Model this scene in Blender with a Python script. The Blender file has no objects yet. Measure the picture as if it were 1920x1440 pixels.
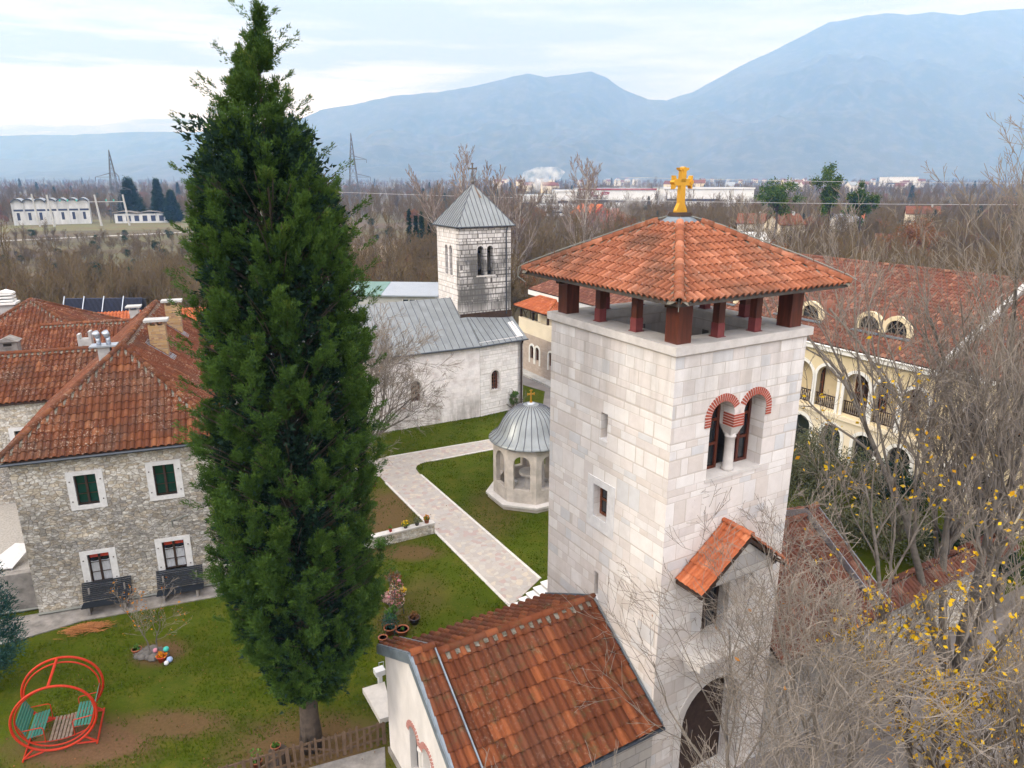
import bpy, math, random
import numpy as np
from mathutils import Vector
from mathutils.geometry import tessellate_polygon
R = math.radians
sc = bpy.context.scene
COL = sc.collection

# ------------------------------------------------------------------ camera, sky, sun, exposure
cd = bpy.data.cameras.new('camera'); cam = bpy.data.objects.new('camera', cd); COL.objects.link(cam)
cam.location = (0, 0, 20); cam.rotation_euler = (R(90 - 16.25), 0, 0)
cd.sensor_fit = 'HORIZONTAL'; cd.sensor_width = 36; cd.lens = 36 * 1331 / 1920
cd.clip_start = 0.1; cd.clip_end = 60000
sc.camera = cam
SUN_EL, SUN_AZ = 26.0, -105.0        # azimuth measured from +Y towards +X
w = bpy.data.worlds.new('World'); sc.world = w; w.use_nodes = True
wt = w.node_tree; wt.nodes.clear()
def wn(t, **k):
    n = wt.nodes.new(t)
    for a, b in k.items(): setattr(n, a, b)
    return n
sky = wn('ShaderNodeTexSky', sky_type='NISHITA', sun_disc=False)
sky.sun_elevation = R(SUN_EL); sky.sun_rotation = R(SUN_AZ); sky.air_density = 1.0; sky.dust_density = 2.0
bg = wn('ShaderNodeBackground'); bg.inputs[1].default_value = 0.1
out = wn('ShaderNodeOutputWorld')
tc = wn('ShaderNodeTexCoord'); sep = wn('ShaderNodeSeparateXYZ')
wt.links.new(tc.outputs['Generated'], sep.inputs[0])
# cloud deck: thin overcast with streaks, a bright warm gap low in the west (left)
mp = wn('ShaderNodeMapping'); mp.inputs['Scale'].default_value = (1.2, 1.2, 11.0)
wt.links.new(tc.outputs['Generated'], mp.inputs[0])
nz = wn('ShaderNodeTexNoise'); nz.inputs['Scale'].default_value = 2.2; nz.inputs['Detail'].default_value = 6; nz.inputs['Roughness'].default_value = .55
wt.links.new(mp.outputs[0], nz.inputs[0])
crC = wn('ShaderNodeValToRGB')
e = crC.color_ramp.elements
e[0].position = .38; e[0].color = (4.5, 4.45, 4.85, 1)
e[1].position = .60; e[1].color = (6.9, 6.6, 6.6, 1)
wt.links.new(nz.outputs[0], crC.inputs[0])
# brighter overhead, as an overcast sky is
elv = wn('ShaderNodeMapRange'); elv.inputs[1].default_value = .22; elv.inputs[2].default_value = .75
elv.inputs[3].default_value = 1.0; elv.inputs[4].default_value = 2.9
wt.links.new(sep.outputs[2], elv.inputs[0])
mul = wn('ShaderNodeVectorMath', operation='SCALE')
# added: unseen sky behind the camera brightened to light the walls facing it
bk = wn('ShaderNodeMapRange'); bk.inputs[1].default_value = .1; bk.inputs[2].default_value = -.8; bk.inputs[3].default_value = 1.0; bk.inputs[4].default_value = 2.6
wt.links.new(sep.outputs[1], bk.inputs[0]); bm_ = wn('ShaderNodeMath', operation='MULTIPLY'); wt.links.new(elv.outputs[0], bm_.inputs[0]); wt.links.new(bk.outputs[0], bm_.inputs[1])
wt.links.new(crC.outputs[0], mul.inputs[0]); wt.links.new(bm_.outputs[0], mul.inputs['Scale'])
# the warm gap: low elevation, left of the view
gx = wn('ShaderNodeMapRange'); gx.inputs[1].default_value = .25; gx.inputs[2].default_value = -.45
wt.links.new(sep.outputs[0], gx.inputs[0])
gz = wn('ShaderNodeMapRange'); gz.inputs[1].default_value = .22; gz.inputs[2].default_value = .07
wt.links.new(sep.outputs[2], gz.inputs[0])
nzg = wn('ShaderNodeMapRange'); nzg.inputs[1].default_value = .40; nzg.inputs[2].default_value = .54
wt.links.new(nz.outputs[0], nzg.inputs[0])
g1 = wn('ShaderNodeMath', operation='MULTIPLY'); wt.links.new(gx.outputs[0], g1.inputs[0]); wt.links.new(gz.outputs[0], g1.inputs[1])
g2 = wn('ShaderNodeMath', operation='MULTIPLY'); wt.links.new(g1.outputs[0], g2.inputs[0]); wt.links.new(nzg.outputs[0], g2.inputs[1])
mxg = wn('ShaderNodeMix', data_type='RGBA'); mxg.inputs[7].default_value = (11.5, 9.3, 7.2, 1)
wt.links.new(g2.outputs[0], mxg.inputs[0]); wt.links.new(mul.outputs[0], mxg.inputs[6])
mx = wn('ShaderNodeMix', data_type='RGBA'); mx.inputs[0].default_value = .97
wt.links.new(sky.outputs[0], mx.inputs[6]); wt.links.new(mxg.outputs[2], mx.inputs[7])
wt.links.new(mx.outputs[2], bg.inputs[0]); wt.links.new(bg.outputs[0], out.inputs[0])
sl = bpy.data.lights.new('sun', 'SUN'); sl.energy = 1.5; sl.angle = R(10); sl.color = (1, .93, .84)
so = bpy.data.objects.new('sun', sl); COL.objects.link(so)
so.rotation_euler = (R(90 - SUN_EL), 0, R(180 - SUN_AZ)); so.location = (-30, 0, 60)
vs = sc.view_settings; sc.display_settings.display_device = 'sRGB'
vs.view_transform = 'Standard'; vs.look = 'None'; vs.gamma = 1; vs.exposure = 0.32
sc.render.engine = 'CYCLES'
cy = sc.cycles; cy.use_denoising = True; cy.max_bounces = 6; cy.diffuse_bounces = 3; cy.glossy_bounces = 2
cy.transmission_bounces = 4; cy.transparent_max_bounces = 8; cy.volume_bounces = 3; cy.sample_clamp_indirect = 6
cy.caustics_reflective = False; cy.caustics_refractive = False

# ------------------------------------------------------------------ scene-graph helpers
def tag(o, label=None, cat=None, group=None, kind=None):
    if label: o['label'] = label
    if cat: o['category'] = cat
    if group: o['group'] = group
    if kind: o['kind'] = kind
    return o
def thing(name, label, cat, loc=(0, 0, 0), group=None):
    o = bpy.data.objects.new(name, None); COL.objects.link(o); o.location = tuple(float(x) for x in loc)
    o.empty_display_size = .5
    return tag(o, label, cat, group)
def wloc(o):
    v = Vector(o.location)
    while o.parent: o = o.parent; v += Vector(o.location)
    return np.array(v)
def copy_tree(o, parent=None):
    c = o.copy(); COL.objects.link(c); c.parent = parent
    for ch in list(o.children): copy_tree(ch, c)
    return c

class MB:
    """collects geometry in world coordinates and links it as one mesh object"""
    def __init__(s): s.V = []; s.L = []; s.T = []; s.A = []; s.n = 0; s.marks = []
    def mark(s):
        """what follows is a piece of its own"""
        s.marks.append(len(s.V)); return s
    def add(s, V, F, var=0.0):
        V = np.asarray(V, float).reshape(-1, 3)
        if isinstance(F, np.ndarray):
            L = F.reshape(-1); T = np.full(len(F), F.shape[1])
        else:
            L = np.array([i for f in F for i in f], int); T = np.array([len(f) for f in F], int)
        s.V.append(V); s.L.append(L + s.n); s.T.append(T)
        s.A.append(np.full(len(T), float(var)) if np.isscalar(var) else np.asarray(var, float)); s.n += len(V)
        return s
    def para(s, o, a, b, c, var=0.0):
        o, a, b, c = (np.asarray(x, float) for x in (o, a, b, c))
        if np.dot(np.cross(a, b), c) < 0: a, b = b, a
        V = [o, o + a, o + a + b, o + b, o + c, o + a + c, o + a + b + c, o + b + c]
        return s.add(V, [[0, 3, 2, 1], [4, 5, 6, 7], [0, 1, 5, 4], [1, 2, 6, 5], [2, 3, 7, 6], [3, 0, 4, 7]], var)
    def bar(s, p0, p1, w, h=None, up=(0, 0, 1), var=0.0):
        p0, p1 = np.asarray(p0, float), np.asarray(p1, float); h = h or w
        d = p1 - p0; u = np.asarray(up, float)
        x = np.cross(d, u)
        if np.linalg.norm(x) < 1e-6: x = np.cross(d, (1, 0, 0))
        x /= np.linalg.norm(x); y = np.cross(x, d); y /= np.linalg.norm(y)
        return s.para(p0 - x * w / 2 - y * h / 2, d, x * w, y * h, var)
    def tube(s, pts, r, n=8, cap=True, closed=False, var=0.0):
        P = [np.asarray(p, float) for p in pts]; m = len(P)
        rr = [r] * m if np.isscalar(r) else list(r)
        V = []; prev = None
        for i in range(m):
            d = (P[(i + 1) % m] - P[i - 1]) if closed else P[min(i + 1, m - 1)] - P[max(i - 1, 0)]
            d = d / (np.linalg.norm(d) + 1e-9)
            if prev is None:
                x = np.cross(d, (0, 0, 1.))
                if np.linalg.norm(x) < 1e-3: x = np.cross(d, (1., 0, 0))
            else: x = prev - d * np.dot(prev, d)
            x /= np.linalg.norm(x); prev = x; y = np.cross(d, x)
            for k in range(n):
                a = 2 * math.pi * k / n; V.append(P[i] + (x * math.cos(a) + y * math.sin(a)) * rr[i])
        F = []
        for i in range(m if closed else m - 1):
            j = (i + 1) % m
            for k in range(n): F.append([i * n + k, i * n + (k + 1) % n, j * n + (k + 1) % n, j * n + k])
        if cap and not closed: F += [list(range(n))[::-1], [(m - 1) * n + k for k in range(n)]]
        return s.add(V, F, var)
    def lathe(s, c, prof, n=24, a0=0.0, var=0.0):
        c = np.asarray(c, float); V = []; m = len(prof)
        for r, z in prof:
            for k in range(n):
                a = a0 + 2 * math.pi * k / n; V.append(c + np.array([r * math.cos(a), r * math.sin(a), z]))
        F = [[i * n + k, i * n + (k + 1) % n, (i + 1) * n + (k + 1) % n, (i + 1) * n + k] for i in range(m - 1) for k in range(n)]
        F += [list(range(n))[::-1], [(m - 1) * n + k for k in range(n)]]
        return s.add(V, F, var)
    def prism(s, poly, d, var=0.0):
        """poly: 3D planar outline; d: extrusion vector"""
        P = np.array(poly, float); d = np.asarray(d, float); n = len(P)
        nn = np.zeros(3)
        for i in range(n): nn += np.cross(P[i], P[(i + 1) % n])
        if np.dot(nn, d) > 0: P = P[::-1]
        V = np.vstack([P, P + d]); T = tessellate_polygon([[Vector(p) for p in P]])
        F = []
        for t in T:
            t = list(t); a = np.cross(P[t[1]] - P[t[0]], P[t[2]] - P[t[0]])
            if np.dot(a, d) > 0: t = t[::-1]
            F += [t, [i + n for i in t[::-1]]]
        F += [[(i + 1) % n, i, i + n, (i + 1) % n + n] for i in range(n)]
        return s.add(V, F, var)
    def build(s, name, mat, parent=None, smooth=False):
        cuts = sorted(set(m_ for m_ in s.marks if 0 < m_ < len(s.V)))
        if cuts:
            res = None; lo = 0
            for hi in cuts + [len(s.V)]:
                q = MB(); n0 = 0
                for i in range(lo, hi):
                    base = sum(len(v) for v in s.V[:i]); q.V.append(s.V[i]); q.L.append(s.L[i] - base + n0); q.T.append(s.T[i]); q.A.append(s.A[i]); n0 += len(s.V[i])
                o = q.build(name, mat, parent, smooth); res = res or o; lo = hi
            return res
        V = np.vstack(s.V); L = np.concatenate(s.L).astype(np.int32); T = np.concatenate(s.T).astype(np.int32); A = np.concatenate(s.A).astype(np.float32)
        off = wloc(parent) if parent is not None else np.zeros(3)
        me = bpy.data.meshes.new(name)
        me.vertices.add(len(V)); me.vertices.foreach_set('co', (V - off).astype(np.float32).ravel())
        st = np.concatenate([[0], np.cumsum(T)[:-1]]).astype(np.int32)
        me.loops.add(len(L)); me.loops.foreach_set('vertex_index', L)
        me.polygons.add(len(T)); me.polygons.foreach_set('loop_start', st); me.polygons.foreach_set('loop_total', T)
        # wall-style UVs in metres from each face's own direction
        p0, p1, p2 = V[L[st]], V[L[st + 1]], V[L[st + 2]]
        N = np.cross(p1 - p0, p2 - p0); N /= (np.linalg.norm(N, axis=1)[:, None] + 1e-12)
        flat = np.abs(N[:, 2]) > .8
        t = np.stack([-N[:, 1], N[:, 0], np.zeros(len(N))], 1); t /= (np.linalg.norm(t, axis=1)[:, None] + 1e-9); t[flat] = (1, 0, 0)
        sv = np.tile([0, 0, 1.], (len(N), 1)); sv[flat] = (0, 1, 0)
        tt, ss, vv = np.repeat(t, T, 0), np.repeat(sv, T, 0), V[L]
        uv = np.stack([(vv * tt).sum(1), (vv * ss).sum(1)], 1).astype(np.float32)
        me.uv_layers.new(name='UVMap').data.foreach_set('uv', uv.ravel())
        at = me.attributes.new('var', 'FLOAT', 'FACE'); at.data.foreach_set('value', A)
        me.update(calc_edges=True); me.validate()
        me.polygons.foreach_set('use_smooth', [bool(smooth)] * len(me.polygons))
        me.materials.append(mat)
        o = bpy.data.objects.new(name, me); COL.objects.link(o)
        if parent is not None: o.parent = parent
        return o

class Fr:
    """a frame on plan: s along `ang`, d to the left of it (away), z up"""
    def __init__(f, o, ang):
        f.o = np.array([o[0], o[1], 0.]); a = R(ang); f.S = np.array([math.cos(a), math.sin(a), 0]); f.D = np.array([-math.sin(a), math.cos(a), 0]); f.Z = np.array([0, 0, 1.])
    def P(f, s, d, z): return f.o + f.S * s + f.D * d + f.Z * z
    def box(f, mb, s0, s1, d0, d1, z0, z1, var=0.0):
        return mb.para(f.P(s0, d0, z0), f.S * (s1 - s0), f.D * (d1 - d0), f.Z * (z1 - z0), var)
    def wall(f, mb, outer, holes=(), d=0.0, t=.4, reveal=True, var=0.0, back=True):
        """wall panel in the (s,z) plane at depth d, t thick, with holes cut through"""
        loops = [list(outer)] + [list(h) for h in holes]
        flat = [p for l in loops for p in l]
        T = tessellate_polygon([[Vector((p[0], p[1], 0)) for p in l] for l in loops])
        n = len(flat)
        Vf = [f.P(p[0], d, p[1]) for p in flat]; Vb = [f.P(p[0], d + t, p[1]) for p in flat]
        F = []
        for a, b, c in T:
            pa, pb, pc = flat[a], flat[b], flat[c]
            ar = (pb[0] - pa[0]) * (pc[1] - pa[1]) - (pb[1] - pa[1]) * (pc[0] - pa[0])
            if abs(ar) < 1e-9: continue
            if ar < 0: b, c = c, b
            F.append([a, b, c])
            if back: F.append([n + a, n + c, n + b])
        i = 0
        for k, l in enumerate(loops):
            m = len(l); ar = sum(l[j][0] * l[(j + 1) % m][1] - l[(j + 1) % m][0] * l[j][1] for j in range(m))
            for j in range(m):
                a, b = i + j, i + (j + 1) % m
                q = [a, n + a, n + b, b]
                if (ar < 0) != (k > 0): q = q[::-1]
                if k > 0: q = q[::-1] if False else q
                F.append(q)
            i += m
        return mb.add(Vf + Vb, F, var)

def rect(s0, s1, z0, z1): return [(s0, z0), (s1, z0), (s1, z1), (s0, z1)]
def arch(s0, s1, z0, zs, n=10):
    """opening with a round head springing at zs"""
    c, r = (s0 + s1) / 2, (s1 - s0) / 2
    return [(s0, z0), (s1, z0)] + [(c + r * math.cos(math.pi * k / n), zs + r * math.sin(math.pi * k / n)) for k in range(n + 1)]
def archring(fr, mb, s0, s1, zs, w, d0, d1, n=12, leg=0.0, var=None):
    """flat ring of voussoirs round an arch head"""
    c, r = (s0 + s1) / 2, (s1 - s0) / 2; mb.mark()
    for k in range(n):
        a, b = math.pi * k / n, math.pi * (k + 1) / n
        q = [(c + r * math.cos(a), zs + r * math.sin(a)), (c + (r + w) * math.cos(a), zs + (r + w) * math.sin(a)),
             (c + (r + w) * math.cos(b), zs + (r + w) * math.sin(b)), (c + r * math.cos(b), zs + r * math.sin(b))]
        mb.prism([fr.P(x, d0, z) for x, z in q], fr.D * (d1 - d0), 0.0 if var is None else var[k % len(var)])
    if leg:
        fr.box(mb, s0 - w, s0, d0, d1, zs - leg, zs); fr.box(mb, s1, s1 + w, d0, d1, zs - leg, zs)

# ------------------------------------------------------------------ materials
class NT:
    def __init__(s, name):
        m = bpy.data.materials.new(name); m.use_nodes = True; s.m = m; s.t = m.node_tree
        s.b = s.t.nodes['Principled BSDF']
    def n(s, t, **k):
        x = s.t.nodes.new(t)
        for a, b in k.items(): setattr(x, a, b)
        return x
    def link(s, a, b): s.t.links.new(a, b)
    def put(s, sock, v):
        if hasattr(v, 'is_output') or isinstance(v, bpy.types.NodeSocket): s.link(v, sock)
        else:
            if isinstance(v, (tuple, list)) and len(v) == 3 and sock.type == 'RGBA': v = (*v, 1)
            sock.default_value = v
    def math(s, op, a, b=None, c=None, clamp=False):
        x = s.n('ShaderNodeMath', operation=op, use_clamp=clamp)
        for i, v in enumerate((a, b, c)):
            if v is not None: s.put(x.inputs[i], v)
        return x.outputs[0]
    def mr(s, v, a, b, c=0.0, d=1.0):
        x = s.n('ShaderNodeMapRange'); s.put(x.inputs[0], v)
        for i, q in enumerate((a, b, c, d)): x.inputs[i + 1].default_value = q
        return x.outputs[0]
    def mix(s, f, a, b, mode='MIX'):
        x = s.n('ShaderNodeMix', data_type='RGBA', blend_type=mode); s.put(x.inputs[0], f); s.put(x.inputs[6], a); s.put(x.inputs[7], b)
        return x.outputs[2]
    def noise(s, vec, scale, detail=4, rough=.55, dim='3D', w=None, dist=0.0):
        x = s.n('ShaderNodeTexNoise', noise_dimensions=dim)
        if vec is not None and dim != '1D': s.link(vec, x.inputs['Vector'])
        if w is not None: s.put(x.inputs['W'], w)
        x.inputs['Scale'].default_value = scale; x.inputs['Detail'].default_value = detail; x.inputs['Roughness'].default_value = rough
        x.inputs['Distortion'].default_value = dist
        return x.outputs[0]
    def co(s, which='Object'): return s.n('ShaderNodeTexCoord').outputs[which]
    def pos(s): return s.n('ShaderNodeNewGeometry').outputs['Position']
    def mapping(s, vec, scale=(1, 1, 1), rot=(0, 0, 0)):
        x = s.n('ShaderNodeMapping'); s.link(vec, x.inputs[0]); x.inputs['Scale'].default_value = scale; x.inputs['Rotation'].default_value = rot
        return x.outputs[0]
    def attr(s, name='var'): return s.n('ShaderNodeAttribute', attribute_name=name).outputs['Fac']
    def rand(s):  return s.n('ShaderNodeObjectInfo').outputs['Random']
    def bump(s, h, strength=.5, dist=.02):
        x = s.n('ShaderNodeBump'); s.link(h, x.inputs['Height']); x.inputs['Strength'].default_value = strength; x.inputs['Distance'].default_value = dist
        s.link(x.outputs[0], s.b.inputs['Normal'])
    def done(s, col, rough=.8, metal=0.0, spec=.3):
        s.put(s.b.inputs['Base Color'], col); s.put(s.b.inputs['Roughness'], rough); s.b.inputs['Metallic'].default_value = metal
        s.b.inputs['Specular IOR Level'].default_value = spec
        return s.m

def simple(name, col, rough=.7, var=.25, scale=6.0, metal=0.0, col2=None, bump=0.0, spec=.3, stretch=(1, 1, 1)):
    t = NT(name); v = t.mapping(t.co(), stretch)
    f = t.noise(v, scale, 5, .6)
    c2 = col2 or tuple(x * (1 - var) for x in col); c1 = tuple(min(1, x * (1 + var * .4)) for x in col)
    c = t.mix(t.mr(f, .3, .7), c2, c1)
    if bump: t.bump(f, bump, .02)
    return t.done(c, rough, metal, spec)

def ashlar(name, cw, ch, cols, mortar, mw=.012, hvar=.9, stain=None, rough=.85, bump=.35, contrast=1.0):
    """coursed stone: course heights, block lengths and block tones all vary"""
    t = NT(name); uv = t.n('ShaderNodeUVMap').outputs[0]; sp = t.n('ShaderNodeSeparateXYZ'); t.link(uv, sp.inputs[0]); u, v = sp.outputs[0], sp.outputs[1]
    v1 = t.math('ADD', t.math('DIVIDE', v, ch), t.math('MULTIPLY', t.noise(None, 1.1 / ch * .45, 1, .5, '1D', v), hvar * 2.2))
    row = t.math('FLOOR', v1); fy = t.math('FRACT', v1)
    wn_ = t.n('ShaderNodeTexWhiteNoise', noise_dimensions='1D'); t.link(row, wn_.inputs['W']); rr = wn_.outputs['Value']
    cwv = t.math('MULTIPLY_ADD', rr, cw * .7, cw * .65)
    u0 = t.math('ADD', t.math('DIVIDE', u, cwv), t.math('MULTIPLY', rr, 37.0))
    u1 = t.math('ADD', u0, t.math('MULTIPLY', t.noise(None, .8, 1, .5, '1D', t.math('MULTIPLY_ADD', row, 13.7, u0)), 1.1))
    colx = t.math('FLOOR', u1); fx = t.math('FRACT', u1)
    cb = t.n('ShaderNodeCombineXYZ'); t.link(row, cb.inputs[0]); t.link(colx, cb.inputs[1])
    w2 = t.n('ShaderNodeTexWhiteNoise', noise_dimensions='2D'); t.link(cb.outputs[0], w2.inputs['Vector']); rb = w2.outputs['Value']
    ex = t.math('MULTIPLY', t.math('MINIMUM', fx, t.math('SUBTRACT', 1.0, fx)), cwv)
    ey = t.math('MULTIPLY', t.math('MINIMUM', fy, t.math('SUBTRACT', 1.0, fy)), ch * .8)
    p = t.co('UV'); n1 = t.noise(t.pos(), 9.0, 4, .6)
    ed = t.math('ADD', t.math('MINIMUM', ex, ey), t.math('MULTIPLY_ADD', n1, mw * .9, -mw * .45))
    mort = t.mr(ed, mw * .5, mw * 1.5, 1.0, 0.0)
    cr = t.n('ShaderNodeValToRGB'); cr.color_ramp.interpolation = 'CONSTANT'
    E_ = cr.color_ramp.elements
    while len(E_) > 1: E_.remove(E_[0])
    for i, c in enumerate(cols):
        if i == 0: E_[0].position = 0; E_[0].color = (*c, 1)
        else: q = E_.new(i / len(cols)); q.color = (*c, 1)
    t.link(rb, cr.inputs[0])
    fine = t.noise(t.pos(), 3.2, 6, .65)
    c = t.mix(t.mr(fine, .25, .75, 0, 1), t.mix(1.0, cr.outputs[0], (.86, .85, .84), 'MULTIPLY'), cr.outputs[0])
    c = t.mix(mort, c, mortar)
    if stain: c = stain(t, c)
    h = t.math('ADD', t.math('MULTIPLY', t.mr(ed, 0, mw * 2.5), .8), t.math('ADD', t.math('MULTIPLY', n1, .35), t.math('MULTIPLY', rb, .3)))
    t.bump(h, bump, .02)
    return t.done(c, rough)

def dripstain(z_lo, z_hi, amt=.75, scale=1.1, col=(.07, .068, .065), thr=(.45, .62), stretch=.22):
    def f(t, c):
        pos = t.pos(); sp = t.n('ShaderNodeSeparateXYZ'); t.link(pos, sp.inputs[0])
        n = t.noise(t.mapping(pos, (1, 1, stretch)), scale, 6, .62)
        zf = t.math('MULTIPLY', t.mr(sp.outputs[2], z_lo, z_lo + (z_hi - z_lo) * .25), t.mr(sp.outputs[2], z_hi, z_hi - (z_hi - z_lo) * .25))
        m = t.math('MULTIPLY', t.math('MULTIPLY', t.mr(n, *thr), zf), amt)
        return t.mix(m, c, col)
    return f

def tilemat(name, c1, c2, c3, lichen=0.0, moss=0.0, dark=.3, lcol=(.5, .44, .36)):
    t = NT(name); pos = t.pos(); v = t.attr()
    c = t.mix(t.mr(v, 0, .55), c1, c2); c = t.mix(t.mr(v, .72, 1.0), c, c3)
    n = t.noise(pos, .55, 5, .6); n2 = t.noise(pos, 7.0, 5, .7); n3 = t.noise(pos, 11.0, 4, .6)
    c = t.mix(t.math('MULTIPLY', t.mr(n, .48, .66), dark), c, (.075, .05, .038))
    c = t.mix(t.math('MULTIPLY', t.mr(n2, .5, .75), .35), c, tuple(x * .45 for x in c1))
    if moss: c = t.mix(t.math('MULTIPLY', t.mr(t.noise(pos, 2.2, 5, .7), .55, .68), moss), c, (.07, .07, .03))
    if lichen:
        lm = t.math('MULTIPLY', t.mr(n3, .56, .63), t.mr(t.noise(pos, .8, 3, .5), .42, .6))
        c = t.mix(t.math('MULTIPLY', lm, lichen), c, lcol)
    t.bump(n3, .25, .01)
    return t.done(c, .92, spec=.12)
# ------------------------------------------------------------------ material library
M = {}
M['stone_tower'] = ashlar('pale_limestone_blocks', .62, .36, [(.68,.65,.625),(.60,.565,.545),(.72,.70,.68),(.65,.635,.625),(.57,.575,.585),(.67,.64,.62),(.60,.555,.52),(.70,.68,.66),(.65,.61,.585)], (.47,.43,.39), .010,
    stain=lambda t, c: dripstain(12.6, 15.6, .30, 2.2, (.25, .23, .21), (.42, .62), .10)(t, dripstain(-2, 9.5, .22, 1.5, (.33, .28, .22), (.46, .66), .16)(t, t.mix(t.math('MULTIPLY', t.mr(t.noise(t.mapping(t.pos(), (1, 1, .3)), .45, 5, .6), .5, .75), .28), c, (.40, .35, .29)))))
M['stone_gate'] = ashlar('grey_gate_masonry', .7, .38, [(.36,.345,.325),(.40,.385,.36),(.33,.32,.31),(.42,.40,.37)], (.22,.21,.20), .012, stain=dripstain(-5, 5, .35, .8, (.16,.15,.13)))
M['stone_church'] = ashlar('whitewashed_church_blocks', .55, .27, [(.76,.745,.74),(.72,.71,.70),(.79,.77,.765),(.67,.66,.66)], (.47,.45,.43), .012,
    stain=lambda t, c: t.mix(t.math('MULTIPLY', t.mr(t.noise(t.pos(), .9, 7, .7), .5, .68), .45), c, (.36, .31, .29)))
M['stone_nave'] = ashlar('worn_limewash_masonry', .5, .25, [(.78,.75,.745),(.75,.72,.72),(.80,.77,.76),(.72,.70,.695)], (.64,.61,.59), .006, bump=.2,
    stain=lambda t, c: dripstain(-1.2, 2.2, .55, 1.3, (.16,.15,.13), (.42,.62))(t, t.mix(t.math('MULTIPLY', t.mr(t.noise(t.pos(), 1.3, 7, .72), .48, .66), .5), c, (.40, .345, .33))))
M['stone_belfry'] = ashlar('stained_belfry_blocks', .46, .32, [(.58,.56,.54),(.66,.64,.62),(.48,.46,.44),(.70,.68,.66)], (.09,.08,.075), .026, stain=dripstain(7.6, 14.9, .92, .8, (.085,.083,.08), (.36,.54), .35))
M['stone_belfry_pale'] = ashlar('pale_belfry_blocks', .46, .32, [(.68,.65,.63),(.72,.69,.67),(.63,.60,.58),(.74,.72,.70)], (.36,.34,.32), .018)
M['stone_wing'] = ashlar('beige_stone_cladding', .5, .22, [(.42,.35,.30),(.45,.38,.33),(.39,.33,.285)], (.35,.30,.26), .008)
M['stone_chapel'] = simple('pale_chapel_render', (.63, .60, .575), .8, .16, 1.6, bump=.15, stretch=(1, 1, .5))
M['slab'] = simple('pale_stone_slab', (.56, .535, .51), .8, .18, 2.5, bump=.15)
M['stone_beige'] = simple('beige_pavilion_stone', (.50, .455, .405), .85, .3, 1.6, bump=.15)
M['slab_white'] = simple('white_marble', (.74, .73, .73), .55, .08, 3)
M['trim_white'] = simple('white_paint', (.72, .72, .70), .6, .1, 4)
M['frame_stone'] = simple('window_surround_stone', (.60, .60, .60), .75, .14, 5, bump=.1)
M['concrete'] = simple('old_concrete', (.24, .225, .21), .9, .45, 2.2, bump=.2)
M['concrete_light'] = simple('pale_concrete', (.42, .42, .41), .9, .3, 2.2)
M['wood_red'] = simple('red_brown_timber', (.105, .026, .013), .5, .6, 2.2, stretch=(3, 3, .4), spec=.4)
M['wood_primer'] = simple('red_primer_steel', (.19, .045, .045), .6, .2, 6)
M['wood_dark'] = simple('dark_brown_wood', (.045, .026, .018), .7, .4, 5)
M['wood_eave'] = simple('grey_brown_eave_board', (.075, .065, .058), .8, .4, 5)
M['wood_window'] = simple('varnished_window_wood', (.16, .055, .025), .5, .4, 6)
M['wood_old'] = simple('weathered_brown_timber', (.115, .075, .048), .85, .45, 8, stretch=(1, 1, .3))
M['wood_bench'] = simple('dark_painted_bench_slats', (.012, .016, .022), .6, .3, 8)
M['wood_grey'] = simple('grey_brown_platform_slats', (.20, .15, .115), .8, .4, 8)
M['green_paint'] = simple('flaking_green_paint', (.012, .115, .085), .6, .5, 14, col2=(.05, .15, .12))
M['red_paint'] = simple('red_orange_paint', (.34, .016, .008), .5, .3, 9, col2=(.40, .04, .012), spec=.2)
M['lead'] = simple('grey_lead_sheet', (.22, .24, .25), .42, .25, 1.2, metal=.35, col2=(.17, .19, .195), spec=.5, stretch=(1, 1, .5))
M['lead_old'] = simple('weathered_zinc_sheet', (.205, .225, .235), .55, .3, .9, metal=.2, col2=(.15, .165, .175))
M['seam'] = simple('dark_standing_seam', (.085, .09, .11), .6, .2, 3)
M['lead_rust'] = simple('rust_stained_sheet', (.20, .13, .08), .7, .4, 3)
M['gutter'] = simple('dark_metal_gutter', (.06, .07, .085), .5, .2, 4, metal=.5)
M['flashing'] = simple('blue_grey_flashing', (.20, .24, .28), .45, .3, 3, metal=.4)
M['pipe_dark'] = simple('dark_brown_downpipe', (.045, .03, .028), .5, .2, 4)
M['gold'] = simple('gilded_metal', (.80, .42, .05), .28, .12, 4, metal=.75, spec=.6)
M['stone_dark'] = simple('weathered_dark_stone', (.14, .13, .12), .9, .4, 4)
M['mortar'] = simple('lichen_covered_mortar', (.20, .18, .15), .95, .65, 9, col2=(.035, .035, .022), bump=.6)
M['cable'] = simple('grey_cable', (.20, .21, .19), .5, .1, 4)
M['wire'] = simple('aluminium_conductor', (.45, .46, .47), .5, .1, 1)
M['rust'] = simple('rusty_iron_bracket', (.16, .06, .03), .8, .4, 6)
M['glass_dark'] = simple('dark_window_glass', (.018, .022, .026), .08, .3, 1.5, spec=.8)
M['glass_green'] = simple('dark_green_blind_behind_glass', (.006, .045, .035), .12, .3, 1.5, spec=.7)
M['interior'] = simple('dark_interior', (.02, .017, .015), .9, .2, 2)
M['curtain'] = simple('white_lace_curtain', (.48, .50, .53), .9, .3, 10, stretch=(4, 4, .4))
M['cream'] = simple('cream_plaster', (.66, .56, .37), .85, .1, .8)
M['cream_pale'] = simple('pale_cream_plaster', (.70, .62, .48), .85, .08, .8)
M['brick_red'] = simple('red_arch_brick', (.34, .075, .045), .8, .3, 8)
M['brick_faded'] = simple('faded_pink_brick', (.40, .20, .17), .85, .35, 10, col2=(.30, .13, .11))
M['gravel'] = simple('pale_gravel', (.36, .34, .31), .95, .35, 12, bump=.4)
M['brick_mortar'] = simple('pale_brick_mortar', (.62, .55, .52), .9, .1, 8)
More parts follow.
